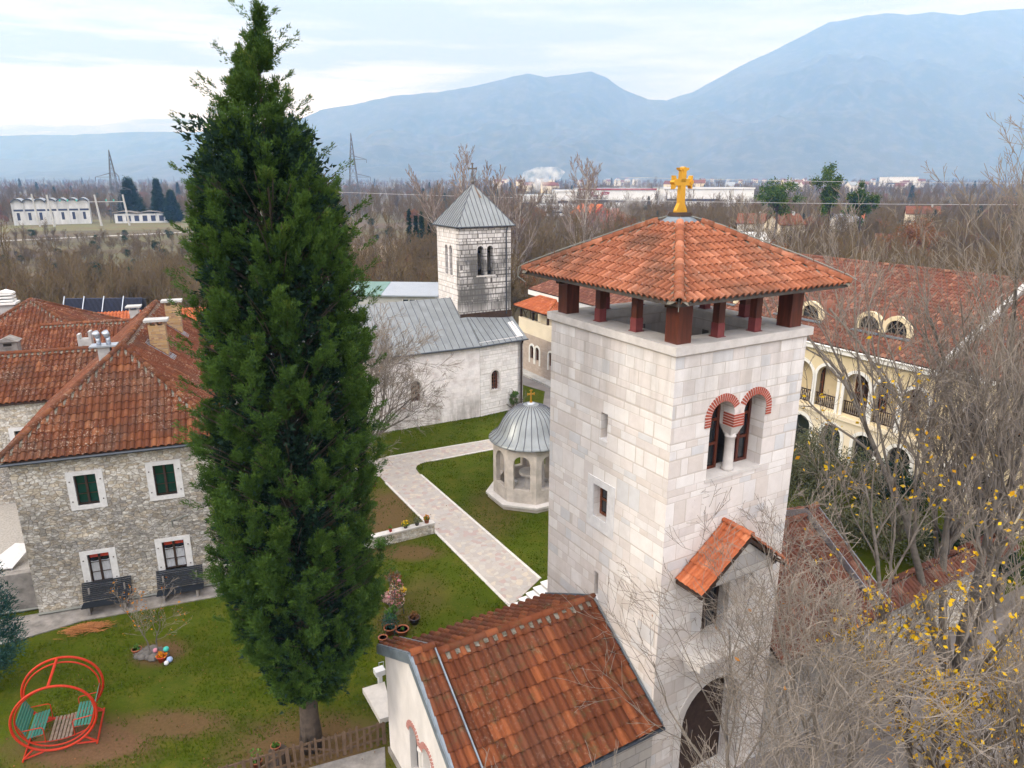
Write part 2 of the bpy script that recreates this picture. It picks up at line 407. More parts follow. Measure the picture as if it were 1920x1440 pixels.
M['brick_chimney'] = ashlar('ochre_chimney_brick', .26, .08, [(.42,.27,.12),(.36,.22,.10),(.46,.31,.16),(.30,.17,.10)], (.25,.20,.15), .008)
M['steel'] = simple('galvanised_steel', (.42, .46, .52), .35, .15, 4, metal=.7, spec=.5)
M['clay'] = simple('terracotta_pot', (.30, .10, .05), .8, .3, 5)
M['clay_dark'] = simple('dark_glazed_pot', (.05, .035, .035), .5, .3, 5)
M['soil'] = simple('dark_soil', (.05, .035, .022), .95, .4, 9)
M['white'] = simple('white_enamel', (.62, .63, .65), .5, .05, 4)
M['toy_red'] = simple('faded_red_plastic', (.50, .06, .03), .5, .1, 4)
M['toy_blue'] = simple('pale_blue_plastic', (.30, .40, .62), .5, .1, 4)
M['toy_teal'] = simple('teal_plastic', (.05, .42, .36), .5, .1, 4)
M['toy_pink'] = simple('pink_plastic', (.55, .22, .28), .5, .1, 4)
M['tarp'] = simple('black_plastic_sheet', (.02, .021, .024), .35, .3, 5)
M['straw'] = simple('orange_brown_cut_twigs', (.40, .17, .06), .9, .5, 14)
M['metal_roof'] = simple('pale_sheet_metal_roof', (.26, .29, .33), .5, .1, .5)
M['green_roof'] = simple('faded_green_roofing', (.13, .22, .20), .7, .2, .8)
M['shed_wall'] = simple('grey_panel_wall', (.40, .40, .38), .8, .15, 1)
M['hall_white'] = simple('white_hall_cladding', (.66, .67, .68), .7, .12, .12)
M['hall_red'] = simple('dark_red_fascia', (.28, .05, .06), .7, .1, .5)
M['house_red'] = simple('red_painted_house_wall', (.45, .075, .05), .8, .15, .4)
M['house_white'] = simple('white_house_wall', (.62, .60, .56), .8, .1, .4)
M['asphalt'] = simple('grey_asphalt', (.20, .185, .18), .9, .25, .7)
M['sub_white'] = simple('stained_white_concrete', (.55, .56, .57), .8, .25, .5, stretch=(1, 1, .3))
M['navy'] = simple('dark_blue_strip', (.03, .04, .08), .5, .1, 1)

M['tile_tower'] = tilemat('orange_barrel_tile', (.31, .115, .062), (.23, .082, .045), (.40, .168, .100), lichen=.15, dark=.7)
M['tile_chapel'] = tilemat('brown_orange_tile', (.150, .047, .021), (.100, .032, .015), (.22, .070, .028), lichen=.12, moss=.55, dark=.35)
M['tile_old'] = tilemat('old_lichened_tile', (.140, .050, .024), (.098, .034, .017), (.20, .080, .038), lichen=.38, dark=.5)
M['tile_old_plain'] = tilemat('old_flat_tile', (.145, .048, .024), (.105, .035, .018), (.20, .078, .040), lichen=.35, dark=.5)
M['tile_cream'] = tilemat('faded_brown_tile', (.175, .072, .048), (.125, .050, .036), (.28, .14, .095), lichen=.12, dark=.45)
M['tile_bright'] = tilemat('bright_orange_tile', (.40, .12, .05), (.33, .095, .042), (.46, .165, .08), lichen=.05, dark=.1)

def rubble_mat():
    t = NT('rubble_limestone'); uv = t.n('ShaderNodeUVMap').outputs[0]
    d = t.n('ShaderNodeTexNoise'); d.inputs['Scale'].default_value = 2.0; t.link(uv, d.inputs['Vector'])
    ad = t.n('ShaderNodeVectorMath', operation='SCALE'); t.link(d.outputs['Color'], ad.inputs[0]); ad.inputs['Scale'].default_value = .22
    a2 = t.n('ShaderNodeVectorMath', operation='ADD'); t.link(uv, a2.inputs[0]); t.link(ad.outputs[0], a2.inputs[1])
    mp = t.mapping(a2.outputs[0], (1, 1.75, 1))
    def vor(sc_, feat):
        x = t.n('ShaderNodeTexVoronoi', feature=feat, voronoi_dimensions='2D'); t.link(mp, x.inputs['Vector']); x.inputs['Scale'].default_value = sc_; return x
    f1, fe = vor(4.3, 'F1'), vor(4.3, 'DISTANCE_TO_EDGE')
    sp = t.n('ShaderNodeSeparateColor'); t.link(f1.outputs['Color'], sp.inputs[0])
    cr = t.n('ShaderNodeValToRGB'); cr.color_ramp.interpolation = 'CONSTANT'; E_ = cr.color_ramp.elements
    cols = [(.74,.71,.65),(.60,.57,.51),(.80,.78,.73),(.48,.46,.42),(.68,.61,.50),(.75,.73,.69),(.56,.50,.40)]
    while len(E_) > 1: E_.remove(E_[0])
    for i, c in enumerate(cols):
        if i == 0: E_[0].position = 0; E_[0].color = (*c, 1)
        else: q = E_.new(i / len(cols)); q.color = (*c, 1)
    t.link(sp.outputs[0], cr.inputs[0])
    pos = t.pos(); n = t.noise(pos, 6, 7, .72); n2 = t.noise(t.mapping(pos, (1, 1, 1.6)), .55, 6, .65); n3 = t.noise(t.mapping(pos, (1, 1, 2.2)), 3.2, 6, .8)
    c = t.mix(t.mr(n, .38, .62), t.mix(1.0, cr.outputs[0], (.58, .56, .53), 'MULTIPLY'), cr.outputs[0])
    c = t.mix(t.mr(fe.outputs['Distance'], .05, .012), c, (.36, .30, .235))
    sz = t.n('ShaderNodeSeparateXYZ'); t.link(pos, sz.inputs[0]); z = sz.outputs[2]
    band = t.math('MULTIPLY', t.mr(z, .3, 2.2), t.mr(z, 7.2, 4.6))
    soot = t.math('MULTIPLY', t.math('MULTIPLY', t.mr(n2, .30, .48), t.mr(n3, .34, .52)), band)
    c = t.mix(t.math('MULTIPLY', soot, .58), c, (.055, .056, .060))
    c = t.mix(t.math('MULTIPLY', t.math('MULTIPLY', t.mr(z, 1.5, 0), t.mr(n3, .42, .6)), .4), c, (.08, .08, .05))
    h = t.math('ADD', t.mr(fe.outputs['Distance'], 0, .09), t.math('MULTIPLY', n, .6))
    t.bump(h, .8, .05)
    return t.done(c, .92)
M['rubble'] = rubble_mat()

# ------------------------------------------------------------------ tiled roofs
def tiles(mb, poly, pw=.25, ch=.40, r=.055, lift=.028, seed=0, off=0.02, m=8):
    """barrel tiles laid over a planar convex roof face. poly: first edge is the eave, counter-clockwise seen from above"""
    rng = np.random.default_rng(seed); P = np.array(poly, float)
    e = P[1] - P[0]; e /= np.linalg.norm(e)
    nn = np.zeros(3)
    for i in range(len(P)): nn += np.cross(P[i], P[(i + 1) % len(P)])
    nn /= np.linalg.norm(nn)
    if nn[2] < 0: nn = -nn
    s = np.cross(nn, e)
    if s[2] < 0: s = -s
    Q = np.stack([(P - P[0]) @ e, (P - P[0]) @ s], 1)
    u0, u1 = Q[:, 0].min(), Q[:, 0].max(); k = len(Q)
    def span(u):
        vs_ = []
        for i in range(k):
            a, b = Q[i], Q[(i + 1) % k]
            if abs(a[0] - b[0]) < 1e-9:
                if abs(a[0] - u) < 1e-6: vs_ += [a[1], b[1]]
            elif min(a[0], b[0]) - 1e-9 <= u <= max(a[0], b[0]) + 1e-9:
                vs_.append(a[1] + (b[1] - a[1]) * (u - a[0]) / (b[0] - a[0]))
        return (min(vs_), max(vs_)) if vs_ else (0, 0)
    xs = np.linspace(0, 1, m); prof = np.where(np.abs(xs - .5) < .36, np.sqrt(np.clip(1 - ((xs - .5) / .36) ** 2, 0, 1)), 0)
    ncol = max(1, int(round((u1 - u0) / pw))); w_ = (u1 - u0) / ncol; r = max(r, w_ * .33)
    V = []; F = []; A = []; n0 = 0
    for c in range(ncol):
        us = u0 + (c + xs) * w_; us[0] += 1e-6; us[-1] -= 1e-6
        sp_ = np.array([span(u) for u in us]); lo, hi = sp_[:, 0], sp_[:, 1]
        jit = rng.uniform(-.02, .02)
        for q in range(int(hi.max() / ch) + 1):
            va, vb = q * ch + (jit if q else 0), (q + 1) * ch + jit + .015
            a = np.clip(va, lo, hi); b = np.clip(vb, lo, hi)
            if (b - a).max() < .02: continue
            hj = rng.uniform(-.004, .006)
            def hh(v): return off + r * prof + (lift + hj) * np.clip((vb - v) / (vb - va), 0, 1)
            ha, hb = hh(a), hh(b)
            A3 = P[0] + np.outer(us, e) + np.outer(a, s) + np.outer(ha, nn)
            B3 = P[0] + np.outer(us, e) + np.outer(b, s) + np.outer(hb, nn)
            C3 = P[0] + np.outer(us, e) + np.outer(a + .004, s) + np.outer(ha - lift - .012, nn)
            V.append(np.vstack([A3, B3, C3])); j = np.arange(m - 1)
            F.append(np.stack([j, j + 1, m + j + 1, m + j], 1) + n0); F.append(np.stack([2 * m + j, 2 * m + j + 1, j + 1, j], 1) + n0)
            A.append(np.full(2 * (m - 1), rng.random())); n0 += 3 * m
    if V: mb.add(np.vstack(V), np.vstack(F), np.concatenate(A))
    return nn
def deck(mb, poly, t=.10):
    mb.prism(poly, (0, 0, -t))
def ridge(mb, p0, p1, r=.12, seg=.40, seed=0, mortar=None, up=.03):
    rng = np.random.default_rng(seed); p0, p1 = np.array(p0, float), np.array(p1, float); mb.mark()
    if mortar is not None: mortar.mark()
    d = p1 - p0; L = np.linalg.norm(d); d /= L; x = np.cross(d, (0, 0, 1.)); x /= np.linalg.norm(x); y = np.cross(x, d)
    k = max(1, int(L / seg)); sl_ = L / k
    for i in range(k):
        a = p0 + d * (i * sl_) + y * up; b = p0 + d * ((i + 1) * sl_ + .04) + y * up
        V = []
        for q, rr in ((a, r * 1.12), (b, r * .92)):
            for j in range(7):
                t_ = math.pi * j / 6; V.append(q + x * (math.cos(t_) * rr) + y * (math.sin(t_) * rr))
        for j in range(7):
            t_ = math.pi * j / 6; V.append(a + x * (math.cos(t_) * (r * .8)) + y * (math.sin(t_) * (r * .8)))
        F = [[j, j + 1, 7 + j + 1, 7 + j] for j in range(6)] + [[14 + j, 14 + j + 1, j + 1, j] for j in range(6)]
        mb.add(V, F, rng.random())
    if mortar is not None:
        k2 = int(L / .12)
        for sgn in (-1, 1):
            V = []
            for i in range(k2 + 1):
                q = p0 + d * (L * i / k2)
                w1 = r * (1.35 + 1.1 * rng.random()); V += [q + x * sgn * r * .5 + y * .06, q + x * sgn * w1 + y * (.0 - .10 * abs(w1 - r) / r + .035)]
            mortar.add(V, [[2 * i, 2 * i + 1, 2 * i + 3, 2 * i + 2] for i in range(k2)])

def poly_mid(P): return np.mean(np.array(P, float), 0)
def lerp(a, b, t): return np.asarray(a, float) * (1 - t) + np.asarray(b, float) * t

def seamed(mb, seams, poly, pitch=.55, h=.035, t=.04):
    """standing-seam sheet over a planar face; first edge is the eave"""
    P = np.array(poly, float); mb.prism(P, (0, 0, -t)) 
    e = P[1] - P[0]; e /= np.linalg.norm(e); nn = np.zeros(3)
    for i in range(len(P)): nn += np.cross(P[i], P[(i + 1) % len(P)])
    nn /= np.linalg.norm(nn)
    if nn[2] < 0: nn = -nn
    s = np.cross(nn, e); s = -s if s[2] < 0 else s
    Q = np.stack([(P - P[0]) @ e, (P - P[0]) @ s], 1); k = len(Q)
    n = int((Q[:, 0].max() - Q[:, 0].min()) / pitch)
    for i in range(1, n + 1):
        u = Q[:, 0].min() + i * pitch; vs_ = []
        for j in range(k):
            a, b = Q[j], Q[(j + 1) % k]
            if abs(a[0] - b[0]) > 1e-9 and min(a[0], b[0]) <= u <= max(a[0], b[0]): vs_.append(a[1] + (b[1] - a[1]) * (u - a[0]) / (b[0] - a[0]))
        if len(vs_) < 2 or max(vs_) - min(vs_) < .15: continue
        p0 = P[0] + e * u + s * min(vs_); p1 = P[0] + e * u + s * max(vs_)
        seams.para(p0 - e * .014, p1 - p0, e * .028, nn * h)

def cross_mesh(mb, fr, s, d, z0, H, t=.12, thick=.066):
    """a cross with flared, three-lobed arm ends, in the frame's (s,z) plane"""
    w = H * thick; c = z0 + H * .66; arm = H * .30
    def fl(cx, cz, ax, az, L, w0, w1):
        px, pz = -az, ax
        pts = [(cx + px * w0, cz + pz * w0), (cx + ax * L * .72 + px * w0 * 1.05, cz + az * L * .72 + pz * w0 * 1.05), (cx + ax * L * .80 + px * w1, cz + az * L * .80 + pz * w1),
               (cx + ax * L * .93 + px * w1 * 1.05, cz + az * L * .93 + pz * w1 * 1.05), (cx + ax * L * .93 + px * w1 * .35, cz + az * L * .93 + pz * w1 * .35), (cx + ax * L, cz + az * L)]
        m = [(cx * 2 - 0, 0)]
        q = [(x, z) for x, z in pts] + [(x - 2 * px * ((x - cx) * px + (z - cz) * pz), z - 2 * pz * ((x - cx) * px + (z - cz) * pz)) for x, z in pts[::-1][1:]]
        return q
    for ax, az, L in ((1, 0, arm), (-1, 0, arm), (0, 1, H * .34)):
        mb.prism([fr.P(s + x, d - t / 2, z) for x, z in fl(0, c, ax, az, L, w, w * 2.0)], fr.D * t)
    foot = [(-w, c), (w, c), (w * 1.15, z0 + H * .2), (w * 2.3, z0 + H * .04), (w * 2.3, z0), (-w * 2.3, z0), (-w * 2.3, z0 + H * .04), (-w * 1.15, z0 + H * .2)]
    mb.prism([fr.P(s + x, d - t / 2 + .002, z) for x, z in foot], fr.D * (t - .004))
    for x, z in ((arm * .82, 0), (-arm * .82, 0), (0, H * .28)):
        mb.tube([fr.P(s + x, d - t / 2 - .02, c + z), fr.P(s + x, d + t / 2 + .02, c + z)], w * .8, 8)
# ================================================================== BELL TOWER OVER THE GATE
TC = np.array([4.59, 19.27]); TA, TB = 6.30, 5.55
FRt = Fr(TC, 30.4)                                   # s along the right face, d back along the left face
LL = FRt.P(0, TA, 0); FLt = Fr(LL[:2], 30.4 - 90)    # left face: s from the back-left corner to the front corner
ZT = 15.21; ZG = -1.2
def build_tower():
    t = thing('gate_tower', 'tall square bell tower of pale limestone with an orange tiled roof on red timber posts', 'bell tower', (*TC, ZG))
    wl = MB()
    c0, r0 = 1.56, 1.0
    twin = [(1.56, 11.09), (3.94, 11.09), (3.94, 13.05)] + [(3.445 + .495 * math.cos(math.pi * k / 10), 13.05 + .495 * math.sin(math.pi * k / 10)) for k in range(1, 11)] + \
           [(2.95, 12.62), (2.55, 12.62), (2.55, 13.05)] + [(2.055 + .495 * math.cos(math.pi * k / 10), 13.05 + .495 * math.sin(math.pi * k / 10)) for k in range(1, 11)]
    FRt.wall(wl, rect(.8, TB, ZG, ZT), [twin, rect(1.9, 3.1, 5.2, 7.5), arch(1.35, 4.25, ZG + .01, 1.95)], 0, .8)
    FLt.wall(wl, rect(0, TA, ZG, ZT), [rect(3.02, 3.37, 11.7, 12.61), rect(2.74, 3.56, 8.77, 10.0), rect(2.96, 3.20, 5.75, 6.71)], 0, .8)
    FRt.box(wl, .8, TB, TA - .8, TA, ZG, ZT); FRt.box(wl, TB - .8, TB, .8, TA - .8, ZG, ZT)
    wl.build('wall', M['stone_tower'], t)
    dk = MB(); FRt.box(dk, .81, TB - .81, .81, TA - .81, 13.75, 14.0); dk.build('inner_floor', M['slab'], t)
    # parapet slab ring, its inside stepped down; square vent holes in the inner walls
    sl = MB(); o = .12; z0, z1 = ZT, ZT + .25
    wd = .88
    FRt.box(sl, -o, TB + o, -o, wd, z0, z1); FRt.box(sl, -o, TB + o, TA - wd, TA + o, z0, z1)
    FRt.box(sl, -o, wd, wd, TA - wd, z0, z1); FRt.box(sl, TB - wd, TB + o, wd, TA - wd, z0, z1)
    sl.build('parapet_slab', M['slab'], t)
    vh = MB(); vr = MB()
    for s_ in (1.9, 3.2):
        vr.mark(); vh.mark(); FRt.box(vr, s_, s_ + .42, TA - .86, TA - .80, 14.45, 14.87); FRt.box(vh, s_ + .06, s_ + .36, TA - .875, TA - .84, 14.51, 14.81)
    for d_ in (1.8, 3.3):
        vr.mark(); vh.mark(); FRt.box(vr, TB - .86, TB - .80, d_, d_ + .42, 14.45, 14.87); FRt.box(vh, TB - .875, TB - .84, d_ + .06, d_ + .36, 14.51, 14.81)
    vr.build('vent_surround', M['slab'], t); vh.build('vent', M['stone_dark'], t)
    # posts
    zb, ze = z1, 16.72
    def post(s_, d_, wdt, primer):
        m = MB(); FRt.box(m, s_ - wdt / 2, s_ + wdt / 2, d_ - wdt / 2, d_ + wdt / 2, zb + .002, ze); p = m.build('post', M['wood_red'], t)
        if primer:
            q = MB(); e_ = .012; FRt.box(q, s_ - wdt / 2 - e_, s_ + wdt / 2 + e_, d_ - wdt / 2 - e_, d_ + wdt / 2 + e_, zb + .003, zb + .42)
            FRt.box(q, s_ - wdt / 2 - .05, s_ + wdt / 2 + .05, d_ - wdt / 2 - .05, d_ + wdt / 2 + .05, zb, zb + .02); q.build('steel_shoe', M['wood_primer'], p)
    i_ = .42
    for a_ in (i_, TB - i_):
        for b_ in (i_, TA - i_): post(a_, b_, .52, False)
    for f in (1 / 3, 2 / 3):
        for d_ in (.42, TA - .42): post(i_ + (TB - 2 * i_) * f, d_, .25, True)
        for s_ in (.42, TB - .42): post(s_, i_ + (TA - 2 * i_) * f, .25, True)
    # beams and soffit
    be = MB(); ov = .68; zE = 16.86
    for d_ in (.3, TA - .54): FRt.box(be, -.05, TB + .05, d_, d_ + .24, 16.50, 16.72)
    for s_ in (.3, TB - .54): FRt.box(be, s_, s_ + .24, .545, TA - .545, 16.502, 16.718)
    be.build('roof_beam', M['wood_dark'], t)
    E0, E1, E2, E3 = FRt.P(-ov, TA + ov, zE), FRt.P(-ov, -ov, zE), FRt.P(TB + ov, -ov, zE), FRt.P(TB + ov, TA + ov, zE)
    AP = FRt.P(TB / 2, TA / 2, 18.82)
    sf = MB(); FRt.box(sf, -ov, TB + ov, -ov, TA + ov, zE - .08, zE - .02); sf.build('soffit', M['wood_eave'], t)
    fa = MB()
    FRt.box(fa, -ov - .03, TB + ov + .03, -ov - .03, -ov, zE - .12, zE + .03); FRt.box(fa, -ov - .03, -ov, -ov, TA + ov, zE - .12, zE + .03)
    FRt.box(fa, TB + ov, TB + ov + .03, -ov, TA + ov, zE - .12, zE + .03); FRt.box(fa, -ov, TB + ov, TA + ov, TA + ov + .03, zE - .12, zE + .03)
    fa.build('eave_board', M['wood_eave'], t)
    rf = MB()
    cut = .87
    for k, (a, b) in enumerate(((E0, E1), (E1, E2), (E2, E3), (E3, E0))):
        dn = (a + b) / 2 - AP; dn[2] = 0; dn /= np.linalg.norm(dn)
        tiles(rf, [a + dn * .06 - np.array([0, 0, .03]), b + dn * .06 - np.array([0, 0, .03]), lerp(b, AP, cut), lerp(a, AP, cut)], .235, .37, .092, .042, seed=k + 3, off=.0)
    roof = rf.build('roof', M['tile_tower'], t)
    rg, mo = MB(), MB()
    for k, a in enumerate((E0, E1, E2, E3)): ridge(rg, a + (a - AP) * .012, lerp(a, AP, cut), .135, .36, 20 + k, mo, up=.07)
    rg.build('ridge_tiles', M['tile_tower'], roof, True); mo.build('ridge_mortar', M['mortar'], roof)
    cp = MB(); c = FRt.P(TB / 2, TA / 2, 0)
    cp.lathe(c, [(.80, 18.52), (.62, 18.62), (.36, 18.80), (.36, 18.80)], 4, R(30.4 + 45)); cp.build('lead_cap', M['flashing'], t)
    bx = MB(); bx.lathe(c, [(.40, 18.80), (.34, 18.92)], 4, R(30.4 + 45)); bx.build('cross_base', M['wood_dark'], t)
    cr = MB(); cross_mesh(cr, FRt, TB / 2, TA / 2, 18.92, 1.40, .15, .07); cr.build('cross', M['gold'], t)
    # lightning conductor
    for nm_, a in (('l', E0), ('r', E2), ('f', E1)):
        m = MB(); br = MB(); off_ = np.array([0, 0, .26]); top = lerp(a, AP, .93) + (0, 0, .12)
        if nm_ == 'f':
            m.tube([top, lerp(a, AP, .5) + (0, 0, .17), a + (0, 0, .16), a + (0, 0, -.25)], .012, 5)
        else:
            pts = [top] + [lerp(AP, a, q) + off_ + np.array([0, 0, -.03 * math.sin(q * 6)]) for q in (.25, .5, .75, 1.0)] + [a + (a - AP) * .05 + np.array([0, 0, .22])]
            if nm_ == 'l': pts += [a + (a - AP) * .055 + np.array([0, 0, -.1]), a + (0, 0, -.4)]
            m.tube(pts, .018, 5)
            for q in (.3, .55, .8, .98): br.mark().bar(lerp(AP, a, q) + (0, 0, .05), lerp(AP, a, q) + (0, 0, .32), .03)
            br.build('cable_bracket', M['rust'], t)
        m.build('lightning_cable', M['cable'], t)
    # twin window: brick voussoirs, column, deep frames
    bm, bw = MB(), MB()
    for s0_, s1_ in ((1.56, 2.55), (2.95, 3.94)):
        n_ = 22; cc, r_ = (s0_ + s1_) / 2, .495
        for k in range(n_):
            for dst, fr_ in ((bm, (0.06, .94)), ):
                a_, b_ = math.pi * (k + .16) / n_, math.pi * (k + .84) / n_
                q = [(cc + r_ * math.cos(a_), 13.05 + r_ * math.sin(a_)), (cc + (r_ + .24) * math.cos(a_), 13.05 + (r_ + .24) * math.sin(a_)), (cc + (r_ + .24) * math.cos(b_), 13.05 + (r_ + .24) * math.sin(b_)), (cc + r_ * math.cos(b_), 13.05 + r_ * math.sin(b_))]
                if cc < 2.75 and q[1][0] > 2.74: continue
                if cc > 2.75 and q[2][0] < 2.76: continue
                bm.prism([FRt.P(x, -.035, z) for x, z in q], FRt.D * .5)
        q = arch(s0_ - .235, s1_ + .235, 12.64 if False else 13.05, 13.05, 24); inn = arch(s0_ + .002, s1_ - .002, 13.05, 13.05, 24)
        archring(FRt, bw, s0_, s1_, 13.05, .235, -.022, .45, 24)
        bx_ = [(s0_ - .24, s0_) if cc < 2.75 else None, (s1_, s1_ + .24) if cc > 2.75 else None]
        for r_2 in bx_:
            if r_2:
                FRt.box(bw, r_2[0], r_2[1], -.022, -.001, 12.80, 13.05)
                for j in range(3): FRt.box(bm, r_2[0], r_2[1], -.035, -.001, 12.81 + j * .082, 12.868 + j * .082)
    for j in range(5): FRt.box(bm, 2.52, 2.98, -.035, .4, 12.63 + j * .085, 12.69 + j * .085)
    FRt.box(bw, 2.53, 2.97, -.022, .4, 12.62, 13.06)
    bm.build('arch_brick', M['brick_red'], t); bw.build('arch_mortar', M['brick_mortar'], t)
    co = MB(); cx = FRt.P(2.75, .26, 0)
    co.lathe(cx, [(.19, 11.09), (.19, 11.2), (.165, 11.24), (.155, 12.2), (.185, 12.22), (.185, 12.27), (.16, 12.29), (.17, 12.35)], 20)
    co.build('column', M['slab'], t, True)
    ca = MB(); ca.lathe(cx, [(.20, 12.3), (.36, 12.618)], 4, R(30.4 + 45)); ca.build('capital', M['slab'], t)
    for s0_, s1_ in ((1.6, 2.5), (3.0, 3.9)):
        g = MB(); FRt.box(g, s0_ - .05, s1_ + .05, .62, .65, 11.09, 13.5); fr_ = g.build('window_pane', M['glass_dark'], t)
        f_ = MB(); 
        for q in (s0_ - .04, (s0_ + s1_) / 2 - .04, s1_ - .06): FRt.box(f_, q, q + .1, .55, .61, 11.09, 13.5)
        for z in (11.1, 11.9, 12.7): FRt.box(f_, s0_, s1_, .56, .60, z, z + .09)
        f_.build('window_frame', M['wood_red'], t)
    ss = MB(); FRt.box(ss, 1.5, 4.0, -.04, .55, 11.0, 11.10); ss.build('window_sill', M['slab'], t)
    # left face window with stone surround
    fr_ = MB()
    FLt.wall(fr_, rect(2.44, 3.90, 8.36, 10.23), [rect(2.76, 3.54, 8.79, 9.98)], -.03, .06); fr_.build('window_surround', M['frame_stone'], t)
    wf = MB(); FLt.wall(wf, rect(2.74, 3.56, 8.77, 10.0), [rect(2.82, 3.11, 8.87, 9.33), rect(3.19, 3.48, 8.87, 9.33), rect(2.82, 3.11, 9.39, 9.9), rect(3.19, 3.48, 9.39, 9.9)], .30, .06); wf.build('window_frame', M['wood_window'], t)
    g = MB(); FLt.box(g, 2.74, 3.56, .335, .35, 8.77, 10.0); g.build('window_pane', M['glass_dark'], t)
    for (a_, b_, c_, d_) in ((3.02, 3.37, 11.7, 12.61), (2.96, 3.20, 5.75, 6.71)):
        g = MB(); FLt.box(g, a_ - .02, b_ + .02, .55, .6, c_, d_); g.build('slit_back', M['slab'], t)
        g = MB(); FLt.box(g, a_ - .03, b_ + .03, -.02, .3, c_ - .06, c_ + .001); g.build('slit_sill', M['slab_white'], t)
    # porch niche on the gate face: tiled gable hood, window, sill ledge on corbels, gate arch
    m = MB(); FRt.box(m, 1.85, 3.15, .5, .55, 5.1, 7.5); m.build('niche_pane', M['glass_dark'], t)
    m = MB()
    for q in (1.9, 2.45, 3.0): FRt.box(m, q, q + .08, .43, .49, 5.2, 7.5)
    for z in (5.9, 6.7): FRt.box(m, 1.9, 3.1, .44, .48, z, z + .06)
    m.build('niche_frame', M['wood_dark'], t)
    hd = MB(); hx, hz, he = 2.5, 9.42, 7.95
    for sg in (-1, 1):
        a = FRt.P(hx + sg * 1.9, -1.15, he); b = FRt.P(hx + sg * 1.9, -.005, he); c_ = FRt.P(hx, -.005, hz); d_ = FRt.P(hx, -1.15, hz)
        p_ = [b, a, d_, c_] if sg < 0 else [a, b, c_, d_]
        tiles(hd, p_, .215, .36, .05, .03, seed=40 + sg, off=.03)
    h_ = hd.build('hood_roof', M['tile_bright'], t)
    m = MB(); m.prism([FRt.P(hx - 1.9, -1.13, he - .04), FRt.P(hx, -1.13, hz - .04), FRt.P(hx + 1.9, -1.13, he - .04), FRt.P(hx + 1.9, -1.13, he - .14), FRt.P(hx, -1.13, hz - .18), FRt.P(hx - 1.9, -1.13, he - .14)], FRt.D * 1.12)
    m.build('hood_deck', M['wood_dark'], t)
    m = MB(); ridge(m, FRt.P(hx, -1.18, hz + .05), FRt.P(hx, 0, hz + .05), .10, .36, 5); m.build('hood_ridge', M['tile_bright'], t)
    m = MB()
    for sg in (-1, 1):
        m.mark()
        FRt.box(m, hx + sg * 1.35 - .1, hx + sg * 1.35 + .1, -1.05, 0, 8.06, 8.24)
    m.build('hood_bracket', M['wood_dark'], t)
    m = MB(); m.prism([FRt.P(1.1, -1.0, 8.0), FRt.P(3.9, -1.0, 8.0), FRt.P(3.9, -1.0, 8.12), FRt.P(2.5, -1.0, 9.2), FRt.P(1.1, -1.0, 8.12)], FRt.D * .99); m.build('hood_gable', M['stone_gate'], t)
    m = MB(); FRt.box(m, 1.0, 3.9, -.95, 0, 4.92, 5.18); m.build('ledge', M['slab'], t)
    m = MB()
    for q in (1.2, 2.3, 3.4): m.mark().prism([FRt.P(q, 0, 4.25), FRt.P(q, -.8, 4.91), FRt.P(q, 0, 4.91)], FRt.S * .28)
    m.build('corbel', M['slab'], t)
    m = MB(); archring(FRt, m, 1.35, 4.25, 1.95, .3, -.04, .02, 13, leg=2.6); m.build('gate_surround', M['slab'], t)
    m = MB(); FRt.box(m, 1.3, 4.3, .82, .9, ZG, 3.5); m.build('gate_passage_shade', M['wood_dark'], t)  # dark panel closing the arch, its colour stands in for the passage's shade
    return t
build_tower()

